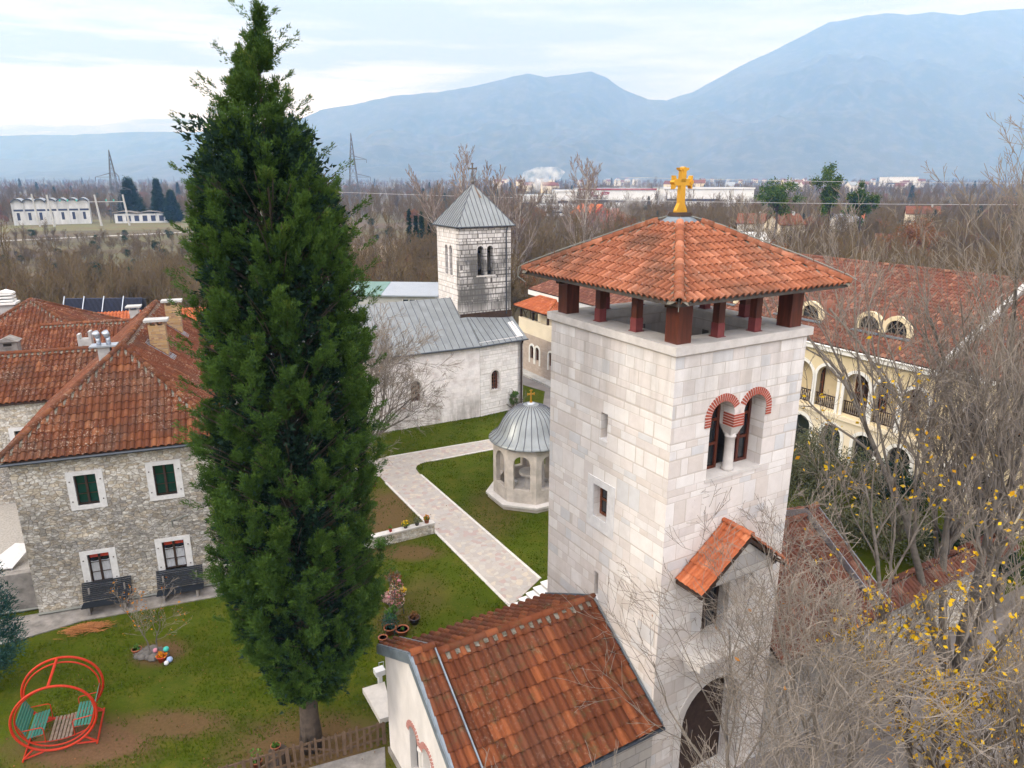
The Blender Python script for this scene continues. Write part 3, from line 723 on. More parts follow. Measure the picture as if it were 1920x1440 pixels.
# ================================================================== SIDE BUILDINGS OF THE GATE
def gate_side(name, label, s0, s1, gable_left, ridge_z, eave_far, eave_near, mat_w):
    """a low gabled range beside the tower, ridge at right angles to the tower's side"""
    t = thing(name, label, 'gatehouse wing', FRt.P((s0 + s1) / 2, 3.3, ZG))
    rd, fd, nd = 3.3, 6.35, -.55
    wl = MB(); th = .45
    FRt.wall(wl, rect(s0, s1, ZG, eave_near + .26), [], -.1, th); FRt.box(wl, s0, s1, 6.0 - th, 6.0, ZG, eave_far + .05)
    gs = s0 if gable_left else s1 - th
    # gable wall polygon in the (d,z) plane
    fz = lambda d: (ridge_z + (eave_near - ridge_z) * (rd - d) / (rd - nd)) if d < rd else (ridge_z + (eave_far - ridge_z) * (d - rd) / (fd - rd))
    return t, wl, gs, fz, (rd, fd, nd, th)
def chapel():
    s0, s1 = -6.9, -.02; rz, ef, en = 5.61, 4.0, 3.09
    t, wl, gs, fz, (rd, fd, nd, th) = gate_side('gate_chapel', 'small white walled gatehouse wing with a brown tiled gable roof left of the bell tower', s0 + .45, s1, True, rz, ef, en, None)
    wl.build('wall', M['stone_gate'], t)
    FG = Fr(FRt.P(s0, 6.0, 0)[:2], 30.4 - 90); up = .22      # gable plane: s = 6.0 - d
    ga = MB(); top = [(0, fz(6.0) + up), (6.0 - rd, rz + up), (6.1, fz(-.1) + up)]
    tw = [arch(2.02, 2.72, 1.0, 2.55), arch(3.12, 3.82, 1.0, 2.55)]
    FG.wall(ga, [(0, ZG), (6.1, ZG), top[2], top[1], top[0]], tw, 0, th); ga.build('gable_wall', M['stone_chapel'], t)
    pl = MB(); FG.box(pl, -.06, 6.16, -.07, -.001, ZG, .22); pl.build('plinth', M['concrete'], t)
    br = MB(); bm = MB()
    for a_, b_ in ((2.02, 2.72), (3.12, 3.82)):
        n_ = 15; cc, r_ = (a_ + b_) / 2, .35
        for k in range(n_):
            x0, x1 = math.pi * (k + .14) / n_, math.pi * (k + .86) / n_
            q = [(cc + r_ * math.cos(x0), 2.55 + r_ * math.sin(x0)), (cc + (r_ + .2) * math.cos(x0), 2.55 + (r_ + .2) * math.sin(x0)), (cc + (r_ + .2) * math.cos(x1), 2.55 + (r_ + .2) * math.sin(x1)), (cc + r_ * math.cos(x1), 2.55 + r_ * math.sin(x1))]
            br.prism([FG.P(x, -.03, z) for x, z in q], FG.D * .25)
        archring(FG, bm, a_, b_, 2.55, .195, -.018, .22, 15)
        g = MB(); FG.box(g, a_ - .02, b_ + .02, .22, .25, 1.0, 2.95); g.build('window_pane', M['glass_dark'] if a_ < 3 else M['trim_white'], t)
    br.build('arch_brick', M['brick_faded'], t); bm.build('arch_mortar', M['brick_mortar'], t)
    co = MB(); co.lathe(FG.P(2.92, .1, 0), [(.15, 1.0), (.12, 1.1), (.12, 2.3), (.2, 2.5), (.2, 2.55)], 14); co.build('column', M['slab'], t, True)
    # main roof
    rs = s0 + .75; rf = MB(); lip = np.array([0, 0, .0])
    near = [FRt.P(rs, nd, en), FRt.P(s1, nd, en), FRt.P(s1, rd, rz), FRt.P(rs, rd, rz)]
    far = [FRt.P(s1, fd, ef), FRt.P(rs, fd, ef), FRt.P(rs, rd, rz), FRt.P(s1, rd, rz)]
    tiles(rf, near, .335, .53, .1, .055, seed=61, off=.0); tiles(rf, far, .335, .53, .1, .055, seed=62, off=.0)
    roof = rf.build('roof', M['tile_chapel'], t)
    dk = MB(); dk.prism(near, (0, 0, -.1)); dk.prism(far, (0, 0, -.1)); dk.build('roof_deck', M['wood_dark'], t)
    # raised parapet roof over the gable wall
    pf = MB(); a0, a1 = s0 - .12, s0 + .66; h = .30
    n2 = [FRt.P(a0, nd, en + h), FRt.P(a1, nd, en + h), FRt.P(a1, rd, rz + h), FRt.P(a0, rd, rz + h)]
    f2 = [FRt.P(a1, fd, ef + h), FRt.P(a0, fd, ef + h), FRt.P(a0, rd, rz + h), FRt.P(a1, rd, rz + h)]
    tiles(pf, n2, .26, .53, .062, .05, seed=63); tiles(pf, f2, .26, .53, .062, .05, seed=64)
    pf.build('parapet_tiles', M['tile_chapel'], t)
    pd = MB(); pd.prism(n2, (0, 0, -.28)); pd.prism(f2, (0, 0, -.28)); pd.build('parapet_core', M['concrete'], t)
    fl = MB()
    for p, q in ((FRt.P(a0 - .02, nd, en), FRt.P(a0 - .02, rd, rz)), (FRt.P(a0 - .02, rd, rz), FRt.P(a0 - .02, fd, ef))):
        fl.mark(); fl.prism([p + (0, 0, .02), q + (0, 0, .02), q + (0, 0, h + .06), p + (0, 0, h + .06)], FRt.S * -.03)
        fl.prism([p + (0, 0, h + .06), q + (0, 0, h + .06), q + (0, 0, h + .1), p + (0, 0, h + .1)], FRt.S * .10)
    for p, q in ((FRt.P(a1 + .01, nd, en), FRt.P(a1 + .01, rd, rz)), (FRt.P(a1 + .01, rd, rz), FRt.P(a1 + .01, fd, ef))):
        fl.mark(); fl.prism([p + (0, 0, .05), q + (0, 0, .05), q + (0, 0, h + .1), p + (0, 0, h + .1)], FRt.S * .05)
    for p, q in ((FRt.P(s1 - .06, nd, en), FRt.P(s1 - .06, rd, rz)), (FRt.P(s1 - .06, rd, rz), FRt.P(s1 - .06, fd, ef))):
        fl.mark(); fl.prism([p + (0, 0, .05), q + (0, 0, .05), q + (0, 0, .19), p + (0, 0, .19)], FRt.S * .04)
    fl.build('flashing', M['flashing'], t)
    rg, mo = MB(), MB(); ridge(rg, FRt.P(rs, rd, rz), FRt.P(s1, rd, rz), .13, .42, 65, mo, .08); ridge(rg, FRt.P(a0, rd, rz + h), FRt.P(a1, rd, rz + h), .13, .39, 66, None, .07)
    rg.build('ridge_tiles', M['tile_chapel'], roof, True); mo.build('ridge_mortar', M['mortar'], roof)
    gt = MB(); gt.tube([FRt.P(rs, nd - .06, en - .03), FRt.P(s1, nd - .06, en - .03)], .06, 6); gt.mark(); gt.tube([FRt.P(rs, fd + .06, ef - .03), FRt.P(s1, fd + .06, ef - .03)], .06, 6); gt.build('gutter', M['gutter'], t)
    return t
chapel()
def right_wing():
    s0, s1 = TB + .02, 11.9; rz, ef, en = 5.9, 4.3, 3.2
    t, wl, gs, fz, (rd, fd, nd, th) = gate_side('gatehouse_wing', 'stone gatehouse wing with a dark red tiled roof right of the bell tower, behind branches', s0, s1 - .45, False, rz, ef, en, None)
    ga = [(nd + .45, ZG), (6.0, ZG), (6.0, fz(6.0)), (rd, rz + .2), (nd + .45, fz(-.1) + .2)]
    wl.prism([FRt.P(s1 - .45, d_, z_) for d_, z_ in ga], FRt.S * .45)
    wl.build('wall', M['stone_gate'], t)
    rf = MB(); e1 = s1 - .6
    near = [FRt.P(s0, nd, en), FRt.P(e1, nd, en), FRt.P(e1, rd, rz), FRt.P(s0, rd, rz)]
    far = [FRt.P(e1, fd, ef), FRt.P(s0, fd, ef), FRt.P(s0, rd, rz), FRt.P(e1, rd, rz)]
    tiles(rf, near, .25, .42, .058, .035, seed=71); tiles(rf, far, .25, .42, .058, .035, seed=72)
    roof = rf.build('roof', M['tile_cream'], t)
    pf = MB(); a0, a1 = e1 + .04, s1 + .12; h = .3
    n2 = [FRt.P(a0, nd, en + h), FRt.P(a1, nd, en + h), FRt.P(a1, rd, rz + h), FRt.P(a0, rd, rz + h)]
    f2 = [FRt.P(a1, fd, ef + h), FRt.P(a0, fd, ef + h), FRt.P(a0, rd, rz + h), FRt.P(a1, rd, rz + h)]
    tiles(pf, n2, .25, .42, .058, .035, seed=73); tiles(pf, f2, .25, .42, .058, .035, seed=74); pf.build('parapet_tiles', M['tile_cream'], t)
    pd = MB(); pd.prism(n2, (0, 0, -.28)); pd.prism(f2, (0, 0, -.28)); pd.prism(near, (0, 0, -.1)); pd.prism(far, (0, 0, -.1)); pd.build('roof_deck', M['wood_dark'], t)
    fl = MB()
    for x in (a0 - .02, a1):
        for p, q in ((FRt.P(x, nd, en), FRt.P(x, rd, rz)), (FRt.P(x, rd, rz), FRt.P(x, fd, ef))):
            fl.mark(); fl.prism([p + (0, 0, .05), q + (0, 0, .05), q + (0, 0, h + .1), p + (0, 0, h + .1)], FRt.S * .05)
    fl.build('flashing', M['steel'], t)
    rg = MB(); ridge(rg, FRt.P(s0, rd, rz), FRt.P(e1, rd, rz), .13, .42, 75, None, .08); ridge(rg, FRt.P(a0, rd, rz + h), FRt.P(a1, rd, rz + h), .13, .39, 76, None, .07)
    rg.build('ridge_tiles', M['tile_cream'], roof, True)
right_wing()
# lower enclosure wall with a tiled coping further right
def coped_wall(label, s0, s1, d0, z1, seed):
    t = thing('enclosure_wall', label, 'wall', FRt.P((s0 + s1) / 2, d0, ZG))
    m = MB(); FRt.box(m, s0, s1, d0, d0 + .6, ZG, z1); m.build('wall', M['rubble'], t)
    m = MB(); a = [FRt.P(s0, d0 - .45, z1), FRt.P(s1, d0 - .45, z1), FRt.P(s1, d0 + .3, z1 + .5), FRt.P(s0, d0 + .3, z1 + .5)]; b = [FRt.P(s1, d0 + 1.05, z1), FRt.P(s0, d0 + 1.05, z1), FRt.P(s0, d0 + .3, z1 + .5), FRt.P(s1, d0 + .3, z1 + .5)]
    tiles(m, a, .25, .42, .055, .03, seed=seed); tiles(m, b, .25, .42, .055, .03, seed=seed + 1); m.build('coping', M['tile_cream'], t)
    m = MB(); m.prism(a, (0, 0, -.1)); m.prism(b, (0, 0, -.1)); m.build('coping_bed', M['concrete'], t)
coped_wall('rubble enclosure wall with a tiled coping behind the bare branches at right', 12.1, 24, .6, 2.3, 81)

# stairs up to the tower's back door
t = thing('stone_stairs', 'white marble steps behind the bell tower at the end of the path', 'stairs', (-.06, 30, 0))
FS = Fr((-.06, 30.0), 30.4)
for k in range(9):
    m = MB(); FS.box(m, .02 + k * .42, .46 + k * .42 - .02, -2.7, -.03, 0.005, .17 * (k + 1) - .045); m.build('riser', M['concrete_light'], t)
    m = MB(); FS.box(m, k * .42, .46 + k * .42 - .02, -2.72, 0, .17 * (k + 1) - .045, .17 * (k + 1)); m.build('tread', M['slab_white'], t)
# ================================================================== CHURCH
CH = (-2.74, 58.5)
def church():
    t = thing('church', 'old whitewashed stone church with a grey metal roof', 'church', (-3, 61, 0))
    FN = Fr(CH, 27.3); FA = Fr(CH, 36.5); ze, zr, hw = 6.6, 9.8, 4.6
    # nave
    m = MB(); FN.wall(m, rect(-19, 0, -.3, ze), [arch(-6.25, -5.4, 2.15, 3.55)], 0, .7); FN.box(m, -19, 0, 2 * hw - .7, 2 * hw, -.3, ze)
    m.build('nave_wall', M['stone_nave'], t)
    # narthex
    m = MB(); FA.wall(m, rect(.01, 4.6, -.3, ze), [arch(1.15, 2.0, 2.15, 3.5)], -.04, .7)
    FA.wall(m, rect(4.6 - .01, 4.6, -.3, ze), [], 0, .1)
    m.prism([FA.P(4.6, -.04, -.3), FA.P(4.6, 2 * hw, -.3), FA.P(4.6, 2 * hw, ze), FA.P(4.6, hw, zr - .1), FA.P(4.6, -.04, ze)], FA.S * -.6)
    m.build('narthex_wall', M['stone_church'], t)
    for fr, a, b, zb, zs, dd in ((FN, -6.25, -5.4, 2.15, 3.55, 0), (FA, 1.15, 2.0, 2.15, 3.5, -.04)):
        su = MB(); archring(fr, su, a, b, zs, .16, dd - .02, dd + .05, 12, leg=zs - zb); fr.box(su, a - .16, b + .16, dd - .05, dd + .05, zb - .14, zb - .001); su.build('window_surround', M['slab'], t)
        g = MB(); fr.box(g, a - .02, b + .02, dd + .42, dd + .45, zb, zs + .45); g.build('window_pane', M['glass_dark'], t)
        g = MB()
        for q in np.linspace(a, b, 5)[1:-1]: fr.box(g, q - .02, q + .02, dd + .25, dd + .29, zb, zs + .42)
        for z in np.arange(zb + .25, zs + .3, .3): fr.box(g, a, b, dd + .24, dd + .25, z, z + .035)
        fr.box(g, a, a + .07, dd + .3, dd + .36, zb, zs); fr.box(g, b - .07, b, dd + .3, dd + .36, zb, zs)
        g.build('window_grille', M['wood_window'], t)
    # roofs
    sh, se = MB(), MB(); ov = .35; k = (zr - ze) / hw
    jn = FN.P(0, -ov, ze - ov * k); jr = FN.P(0, hw, zr); 
    seamed(sh, se, [FN.P(-19.3, -ov, ze - ov * k), jn, jr, FN.P(-19.3, hw, zr)], .62)
    e1 = FA.P(4.9, -ov, ze - ov * k - .03); r1 = FA.P(4.9, hw + .0, zr)
    seamed(sh, se, [FA.P(0.02, -ov, ze - ov * k), e1, r1, jr], .62)
    seamed(sh, se, [FN.P(.5, 2 * hw + ov, ze - ov * k), FN.P(-19.3, 2 * hw + ov, ze - ov * k), FN.P(-19.3, hw, zr - .002), FN.P(.5, hw, zr - .002)], .62)
    seamed(sh, se, [FA.P(4.9, 2 * hw + ov, ze - ov * k), FA.P(0, 2 * hw + ov, ze - ov * k), jr, r1], .62)
    ro = sh.build('roof', M['lead_old'], t); se.build('standing_seams', M['seam'], ro)
    g = MB(); g.tube([FN.P(-19, -ov - .05, ze - ov * k - .05), FN.P(0, -ov - .05, ze - ov * k - .05), FA.P(4.9, -ov - .05, ze - ov * k - .05)], .07, 6)
    g.build('gutter', M['gutter'], t)
    g = MB(); g.tube([FA.P(4.35, -ov, ze - ov * k - .1), FA.P(4.35, -.14, ze - .7), FA.P(4.35, -.14, 0)], .08, 6); g.build('downpipe', M['pipe_dark'], t)
    return t
church()
def belfry():
    t = thing('church_belfry', 'square belfry of soot stained stone blocks with a pyramid metal roof on the church', 'belfry', (-3, 63, 8))
    F = Fr((-4.43, 60.5), 29); W, D = 4.95, 4.7; z0, z1 = 7.6, 15.95
    F2 = Fr(F.P(0, D, 0)[:2], 29 - 90)
    def wins(a, b): return [arch(a - .06, a + .54, 11.85, 14.05), arch(b - .04, b + .56, 11.85, 14.05)]
    m = MB(); F.wall(m, rect(0, W, z0, z1), wins(1.75, 2.65), 0, .6); m.build('front_wall', M['stone_belfry'], t)
    m = MB(); F2.wall(m, rect(0, D - .001, z0, z1), wins(1.75, 2.65), .002, .6); m.build('left_wall', M['stone_belfry_pale'], t)
    m = MB(); F.box(m, W - .6, W - .002, .6, D, z0, z1); F.box(m, .6, W - .6, D - .6, D - .002, z0, z1)
    m.build('wall', M['stone_belfry_pale'], t)
    m = MB(); F.box(m, .61, W - .61, .61, D - .61, z0, 11.8); m.build('inner_floor', M['interior'], t)
    for fr in (F, F2):
        m = MB(); fr.box(m, 1.55, 3.4, -.05, .5, 11.72, 11.85); m.build('window_sill', M['slab'], t)
        m = MB(); m.lathe(fr.P(2.45, .2, 0), [(.13, 11.86), (.10, 12.0), (.10, 13.6), (.17, 13.9)], 10); m.build('column', M['slab'], t)
        m = MB()
        for a in (1.69, 2.61): archring(fr, m, a, a + .6, 14.05, .10, -.012, .04, 10)
        m.build('window_surround', M['slab'], t)
    m = MB(); m.lathe(F.P(W / 2, D / 2, 0), [(.42, 12.7), (.36, 12.85), (.26, 13.2), (.1, 13.4), (.04, 13.5)], 16); m.build('bell', M['stone_dark'], t)
    m = MB(); F.box(m, .6, W - .6, D / 2 - .08, D / 2 + .08, 13.5, 13.66); m.build('bell_beam', M['wood_dark'], t)
    fl = MB(); F.box(fl, -.06, W + .03, -.07, -.002, 8.0, 8.62); fl.build('base_flashing', M['wood_dark'], t)
    ov = .3; zE = z1 + .02; A_ = F.P(W / 2, D / 2, 19.5)
    c = [F.P(-ov, D + ov, zE), F.P(-ov, -ov, zE), F.P(W + ov, -ov, zE), F.P(W + ov, D + ov, zE)]
    sh, se = MB(), MB()
    for i in range(4): seamed(sh, se, [c[i], c[(i + 1) % 4], A_], .42, .04)
    for i in range(4): se.tube([c[i], A_], .035, 5)
    sh.add([c[0], c[1], c[2], c[3]], [[3, 2, 1, 0]])
    ro = sh.build('roof', M['lead'], t); se.build('standing_seams', M['seam'], ro)
    m = MB(); m.prism([lerp(A_, lerp(c[1], c[2], .62), .03) + (0, 0, .03), lerp(A_, lerp(c[1], c[2], .58), .35) + (0, 0, .03), lerp(A_, lerp(c[1], c[2], .70), .35) + (0, 0, .03)], (0, 0, .012)); m.build('rust_streak', M['lead_rust'], ro)
    g = MB()
    for i in range(4): g.tube([c[i], c[(i + 1) % 4]], .06, 6)
    g.build('gutter', M['gutter'], t)
    g = MB(); g.tube([F.P(4.45, -ov, zE - .05), F.P(4.45, -.1, zE - .5), F.P(4.45, -.1, 8.3)], .06, 6); g.build('downpipe', M['gutter'], t)
    m = MB(); m.lathe(F.P(W / 2, D / 2, 0), [(.05, 19.35), (.17, 19.55), (.17, 19.7), (.06, 19.8)], 12); m.build('finial', M['stone_dark'], t, True)
    m = MB(); cross_mesh(m, F, W / 2, D / 2, 19.75, 1.45, .07, .04); m.build('cross', M['stone_dark'], t)
belfry()
# ================================================================== FOUNTAIN PAVILION
def pavilion():
    cx, cy_ = 1.2, 42.75
    t = thing('fountain_pavilion', 'octagonal stone fountain pavilion with a ribbed lead dome and small gold cross on the lawn', 'pavilion', (cx, cy_, 0))
    c = np.array([cx, cy_, 0.]); a0 = R(7)
    m = MB(); m.lathe(c, [(2.8, -.1), (2.8, .24)], 8, a0); m.build('plinth', M['stone_beige'], t)
    m = MB(); m.lathe(c, [(2.92, .24), (2.92, .38)], 8, a0); m.build('step', M['slab'], t)
    Rw = 2.42; zt = 4.1
    m = MB()
    for k in range(8):
        p0 = c + Rw * np.array([math.cos(a0 + k * math.pi / 4), math.sin(a0 + k * math.pi / 4), 0]); p1 = c + Rw * np.array([math.cos(a0 + (k + 1) * math.pi / 4), math.sin(a0 + (k + 1) * math.pi / 4), 0])
        L_ = np.linalg.norm(p1 - p0); f = Fr(p0[:2], math.degrees(math.atan2(p1[1] - p0[1], p1[0] - p0[0])))
        f.wall(m, [(0, .38), (L_, .38), (L_, zt), (0, zt)], [arch(L_ / 2 - .54, L_ / 2 + .54, 1.25, 2.95, 12)], 0, .3)
    m.build('wall', M['stone_beige'], t)
    m = MB()
    for k in range(8):
        p0 = c + Rw * np.array([math.cos(a0 + k * math.pi / 4), math.sin(a0 + k * math.pi / 4), 0]); p1 = c + Rw * np.array([math.cos(a0 + (k + 1) * math.pi / 4), math.sin(a0 + (k + 1) * math.pi / 4), 0])
        L_ = np.linalg.norm(p1 - p0); f = Fr(p0[:2], math.degrees(math.atan2(p1[1] - p0[1], p1[0] - p0[0])))
        f.box(m, .22, L_ - .22, -.02, -.001, .5, 1.25)
    m.build('parapet_panel', M['stone_beige'], t)
    prof = [(2.68, 4.0), (2.70, 4.04), (2.5, 4.17), (2.2, 4.42), (1.98, 4.78), (1.78, 5.2), (1.45, 5.65), (1.0, 6.0), (.5, 6.2), (.12, 6.27)]
    m = MB(); m.lathe(c, prof, 48); dm = m.build('dome', M['lead'], t, True)
    m = MB()
    for k in range(32):
        a = 2 * math.pi * k / 32; m.tube([c + np.array([r * math.cos(a), r * math.sin(a), z + .012]) for r, z in prof[1:-1]], .022, 4)
    m.build('dome_rib', M['seam'], dm)
    m = MB(); m.lathe(c, [(.3, 6.2), (.28, 6.3), (.12, 6.34)], 16); m.build('finial', M['steel'], t, True)
    m = MB(); cross_mesh(m, Fr((cx, cy_), 20), 0, 0, 6.32, .85, .05, .05); m.build('cross', M['gold'], t)
    m = MB(); m.lathe(c, [(.55, .38), (.4, .5), (.35, 1.3), (.75, 1.5), (.75, 1.65)], 16); m.build('basin', M['slab'], t)
    m = MB(); m.lathe(c + (.5, .6, 0), [(.34, 2.45), (.30, 2.75)], 16); m.build('bowl', M['toy_teal'], t)
    m = MB(); m.lathe(c + (.5, .6, 0), [(.45, .38), (.42, 2.44)], 16); m.build('pillar', M['stone_chapel'], t)
    rng = random.Random(4); m = MB()
    for k in range(14):
        a = rng.uniform(0, 6.28); r = rng.uniform(1.2, 1.9); q = c + np.array([r * math.cos(a), r * math.sin(a), .4]); h = rng.uniform(.05, .3)
        m.para(q, (rng.uniform(.15, .45), rng.uniform(-.2, .2), 0), (rng.uniform(-.2, .2), rng.uniform(.15, .4), 0), (0, 0, h))
    m.build('loose_stones', M['frame_stone'], t)
pavilion()

# ================================================================== STONE HOUSE ON THE LEFT
H0 = (-22.46, 29.34); FH = Fr(H0, 19.3)
def four_pane(fr, t, a, b, z0, z1, pane, frame_mat, curtain=False, sur=.30):
    su = MB(); fr.wall(su, rect(a - sur, b + sur, z0 - .22, z1 + .2), [rect(a, b, z0, z1)], -.05, .25); w = su.build('window_surround', M['frame_stone'], t)
    g = MB(); fr.box(g, a, b, .22, .24, z0, z1); g.build('window_pane', pane, t)
    if curtain:
        g = MB(); k = 14; mid = (a + b) / 2
        for x0, x1 in ((a + .06, mid - .04), (mid + .04, b - .06)):
            V = []; zc = z0 + (z1 - z0) * .72
            for i in range(k + 1):
                x = x0 + (x1 - x0) * i / k; dd = .20 - .012 * (i % 2); V += [fr.P(x, dd, z0 + .05), fr.P(x, dd, zc - .04 * math.sin(math.pi * i / k))]
            g.add(V, [[2 * i, 2 * i + 2, 2 * i + 3, 2 * i + 1] for i in range(k)])
        g.build('curtain', M['curtain'], t)
        g = MB(); fr.box(g, a + .05, b - .05, .205, .215, z1 - .28, z1 - .05); g.build('valance', M['toy_red'], t)
    f = MB(); w_ = .05; mid = (a + b) / 2
    for x in (a, mid - w_, b - w_): fr.box(f, x, x + (w_ if x != mid - w_ else 2 * w_), .12, .17, z0, z1)
    for z in (z0, z1 - w_): fr.box(f, a, b, .122, .168, z, z + w_)
    for z in (z0 + (z1 - z0) / 3, z0 + (z1 - z0) * 2 / 3): fr.box(f, a, b, .13, .155, z, z + .028)
    f.build('window_frame', frame_mat, t)
    s_ = MB()
    for x in (a - sur * .6, b + sur * .6):
        for z in (z0 + .2, z1 - .3): fr.box(s_, x - .025, x + .025, -.09, -.05, z, z + .05)
    s_.build('shutter_hook', M['stone_dark'], t)
def chimney(t_, fr, s, d, z0, z1, w, dd, body, cap='slab', kind='brick', mat_cap=None):
    m = MB(); fr.box(m, s - w / 2, s + w / 2, d - dd / 2, d + dd / 2, z0, z1); return m
def stone_house():
    t = thing('stone_house', 'two storey rubble stone house with hipped tile roof and four windows above the lawn', 'stone house', (*FH.P(4.5, 8, 0)[:2], 0))
    W, L, ze = 8.9, 19.5, 7.98
    wins = [(2.42, 3.32, 5.33, 6.82), (5.72, 6.64, 5.3, 6.86), (2.38, 3.30, 1.2, 2.76), (5.62, 6.60, 1.3, 2.84)]
    m = MB(); FH.wall(m, rect(0, W, -.3, ze), [rect(a, b, c, d) for a, b, c, d in wins], 0, .6)
    FH.box(m, 0, .6, .6, L, -.3, ze); FH.box(m, W - .6, W, .6, L, -.3, ze); FH.box(m, .6, W - .6, L - .6, L, -.3, ze)
    m.build('wall', M['rubble'], t)
    m = MB(); FH.box(m, .61, W - .61, .61, L - .61, 0, ze - .05); m.build('interior', M['interior'], t)
    for i, (a, b, c, d) in enumerate(wins): four_pane(FH, t, a, b, c, d, M['glass_green'] if i < 2 else M['glass_dark'], M['wood_dark'], i >= 2)
    ov = .38; zE, zR = 7.9, 11.75; hw = W / 2 + ov
    c0, c1, c2, c3 = FH.P(-ov, -ov, zE), FH.P(W + ov, -ov, zE), FH.P(W + ov, L + ov, zE), FH.P(-ov, L + ov, zE)
    r0, r1 = FH.P(W / 2, 4.7, zR), FH.P(W / 2, 18.4, zR)
    rf = MB(); faces = [[c0, c1, r0], [c1, c2, r1, r0], [c2, c3, r1], [c3, c0, r0, r1]]
    tiles(rf, faces[0], .31, .46, .07, .04, seed=91)
    ro = rf.build('roof', M['tile_old'], t)
    rf = MB()
    for i in (1, 2, 3): tiles(rf, faces[i], .30, .44, .055, .03, seed=91 + i)
    rf.build('side_roof', M['tile_old_plain'], ro)
    m = MB()
    for f in faces: m.prism(f, (0, 0, -.12))
    m.build('roof_deck', M['wood_dark'], t)
    rg, mo = MB(), MB()
    for i, (a, b) in enumerate(((c0, r0), (c1, r0), (r0, r1), (c2, r1), (c3, r1))): ridge(rg, a, b, .14, .42, 100 + i, mo, .08)
    rg.build('ridge_tiles', M['tile_old'], ro, True); mo.build('ridge_mortar', M['mortar'], ro)
    g = MB(); g.tube([FH.P(-ov - .1, -ov - .08, zE - .08), FH.P(W + ov, -ov - .08, zE - .05)], .07, 6); g.build('gutter', M['gutter'], t)
    g = MB(); g.tube([FH.P(0.0, -.12, .12), FH.P(W, -.12, .16)], .06, 6); g.tube([FH.P(7.0, -.05, 4.1), FH.P(6.2, -.05, 3.95), FH.P(6.2, -.05, 3.6)], .03, 5); g.build('service_pipe', M['cable'], t)
    # chimneys on the right slope
    for s_, d_, z1, w_ in ((5.75, 7.6, 12.5, .85), (5.9, 14.2, 12.5, .85)):
        zb = zE + (zR - zE) * (hw - abs(s_ - W / 2)) / hw - .5
        m = MB(); FH.box(m, s_ - w_ / 2, s_ + w_ / 2, d_ - .3, d_ + .3, zb, z1 - .3); ch = m.build('chimney', M['brick_chimney'], t)
        m = MB()
        for x in (-w_ / 2, -.06, w_ / 2 - .12): FH.box(m, s_ + x, s_ + x + .12, d_ - .28, d_ + .28, z1 - .3, z1 - .08)
        m.build('chimney_vents', M['brick_chimney'], ch)
        m = MB(); FH.box(m, s_ - w_ / 2 - .18, s_ + w_ / 2 + .18, d_ - .42, d_ + .42, z1 - .08, z1 + .04); m.build('chimney_cap', M['concrete_light'], ch)
        m = MB(); k = (zR - zE) / hw
        m.prism([FH.P(s_ - w_ / 2 - .2, d_ - .55, zE + k * (hw - (s_ - w_ / 2 - .2 - W / 2)) + .12), FH.P(s_ + w_ / 2 + .3, d_ - .55, zE + k * (hw - (s_ + w_ / 2 + .3 - W / 2)) + .12),
                 FH.P(s_ + w_ / 2 + .3, d_ + .5, zE + k * (hw - (s_ + w_ / 2 + .3 - W / 2)) + .12), FH.P(s_ - w_ / 2 - .2, d_ + .5, zE + k * (hw - (s_ - w_ / 2 - .2 - W / 2)) + .12)], (0, 0, .03)); m.build('chimney_flashing', M['flashing'], ch)
    # twin steel flues on the left of the hip
    s_, d_ = 3.55, 5.0
    m = MB(); FH.box(m, s_ - .28, s_ + .28, d_ - .25, d_ + .25, 10.3, 11.75); ch = m.build('chimney', M['concrete_light'], t)
    m = MB(); FH.box(m, s_ - .62, s_ + .62, d_ - .4, d_ + .4, 11.75, 11.83); m.build('chimney_cap', M['steel'], ch)
    for x in (-.22, .22):
        m = MB(); m.tube([FH.P(s_ + x, d_, 11.8), FH.P(s_ + x, d_, 12.25)], .11, 10); m.tube([FH.P(s_ + x, d_, 12.25), FH.P(s_ + x - .08, d_ - .1, 12.5)], .16, 10); m.build('flue', M['steel'], ch, True)
    # little concrete vent where the wing meets
    m = MB(); s2, d2 = .75, 14.3; FH.box(m, s2 - .38, s2 - .24, d2 - .3, d2 + .3, 8.6, 10.7); FH.box(m, s2 + .24, s2 + .38, d2 - .3, d2 + .3, 8.6, 10.85); FH.box(m, s2 - .24, s2 + .24, d2 - .3, d2 + .3, 8.6, 10.4); m.build('chimney', M['concrete_light'], t)
stone_house()
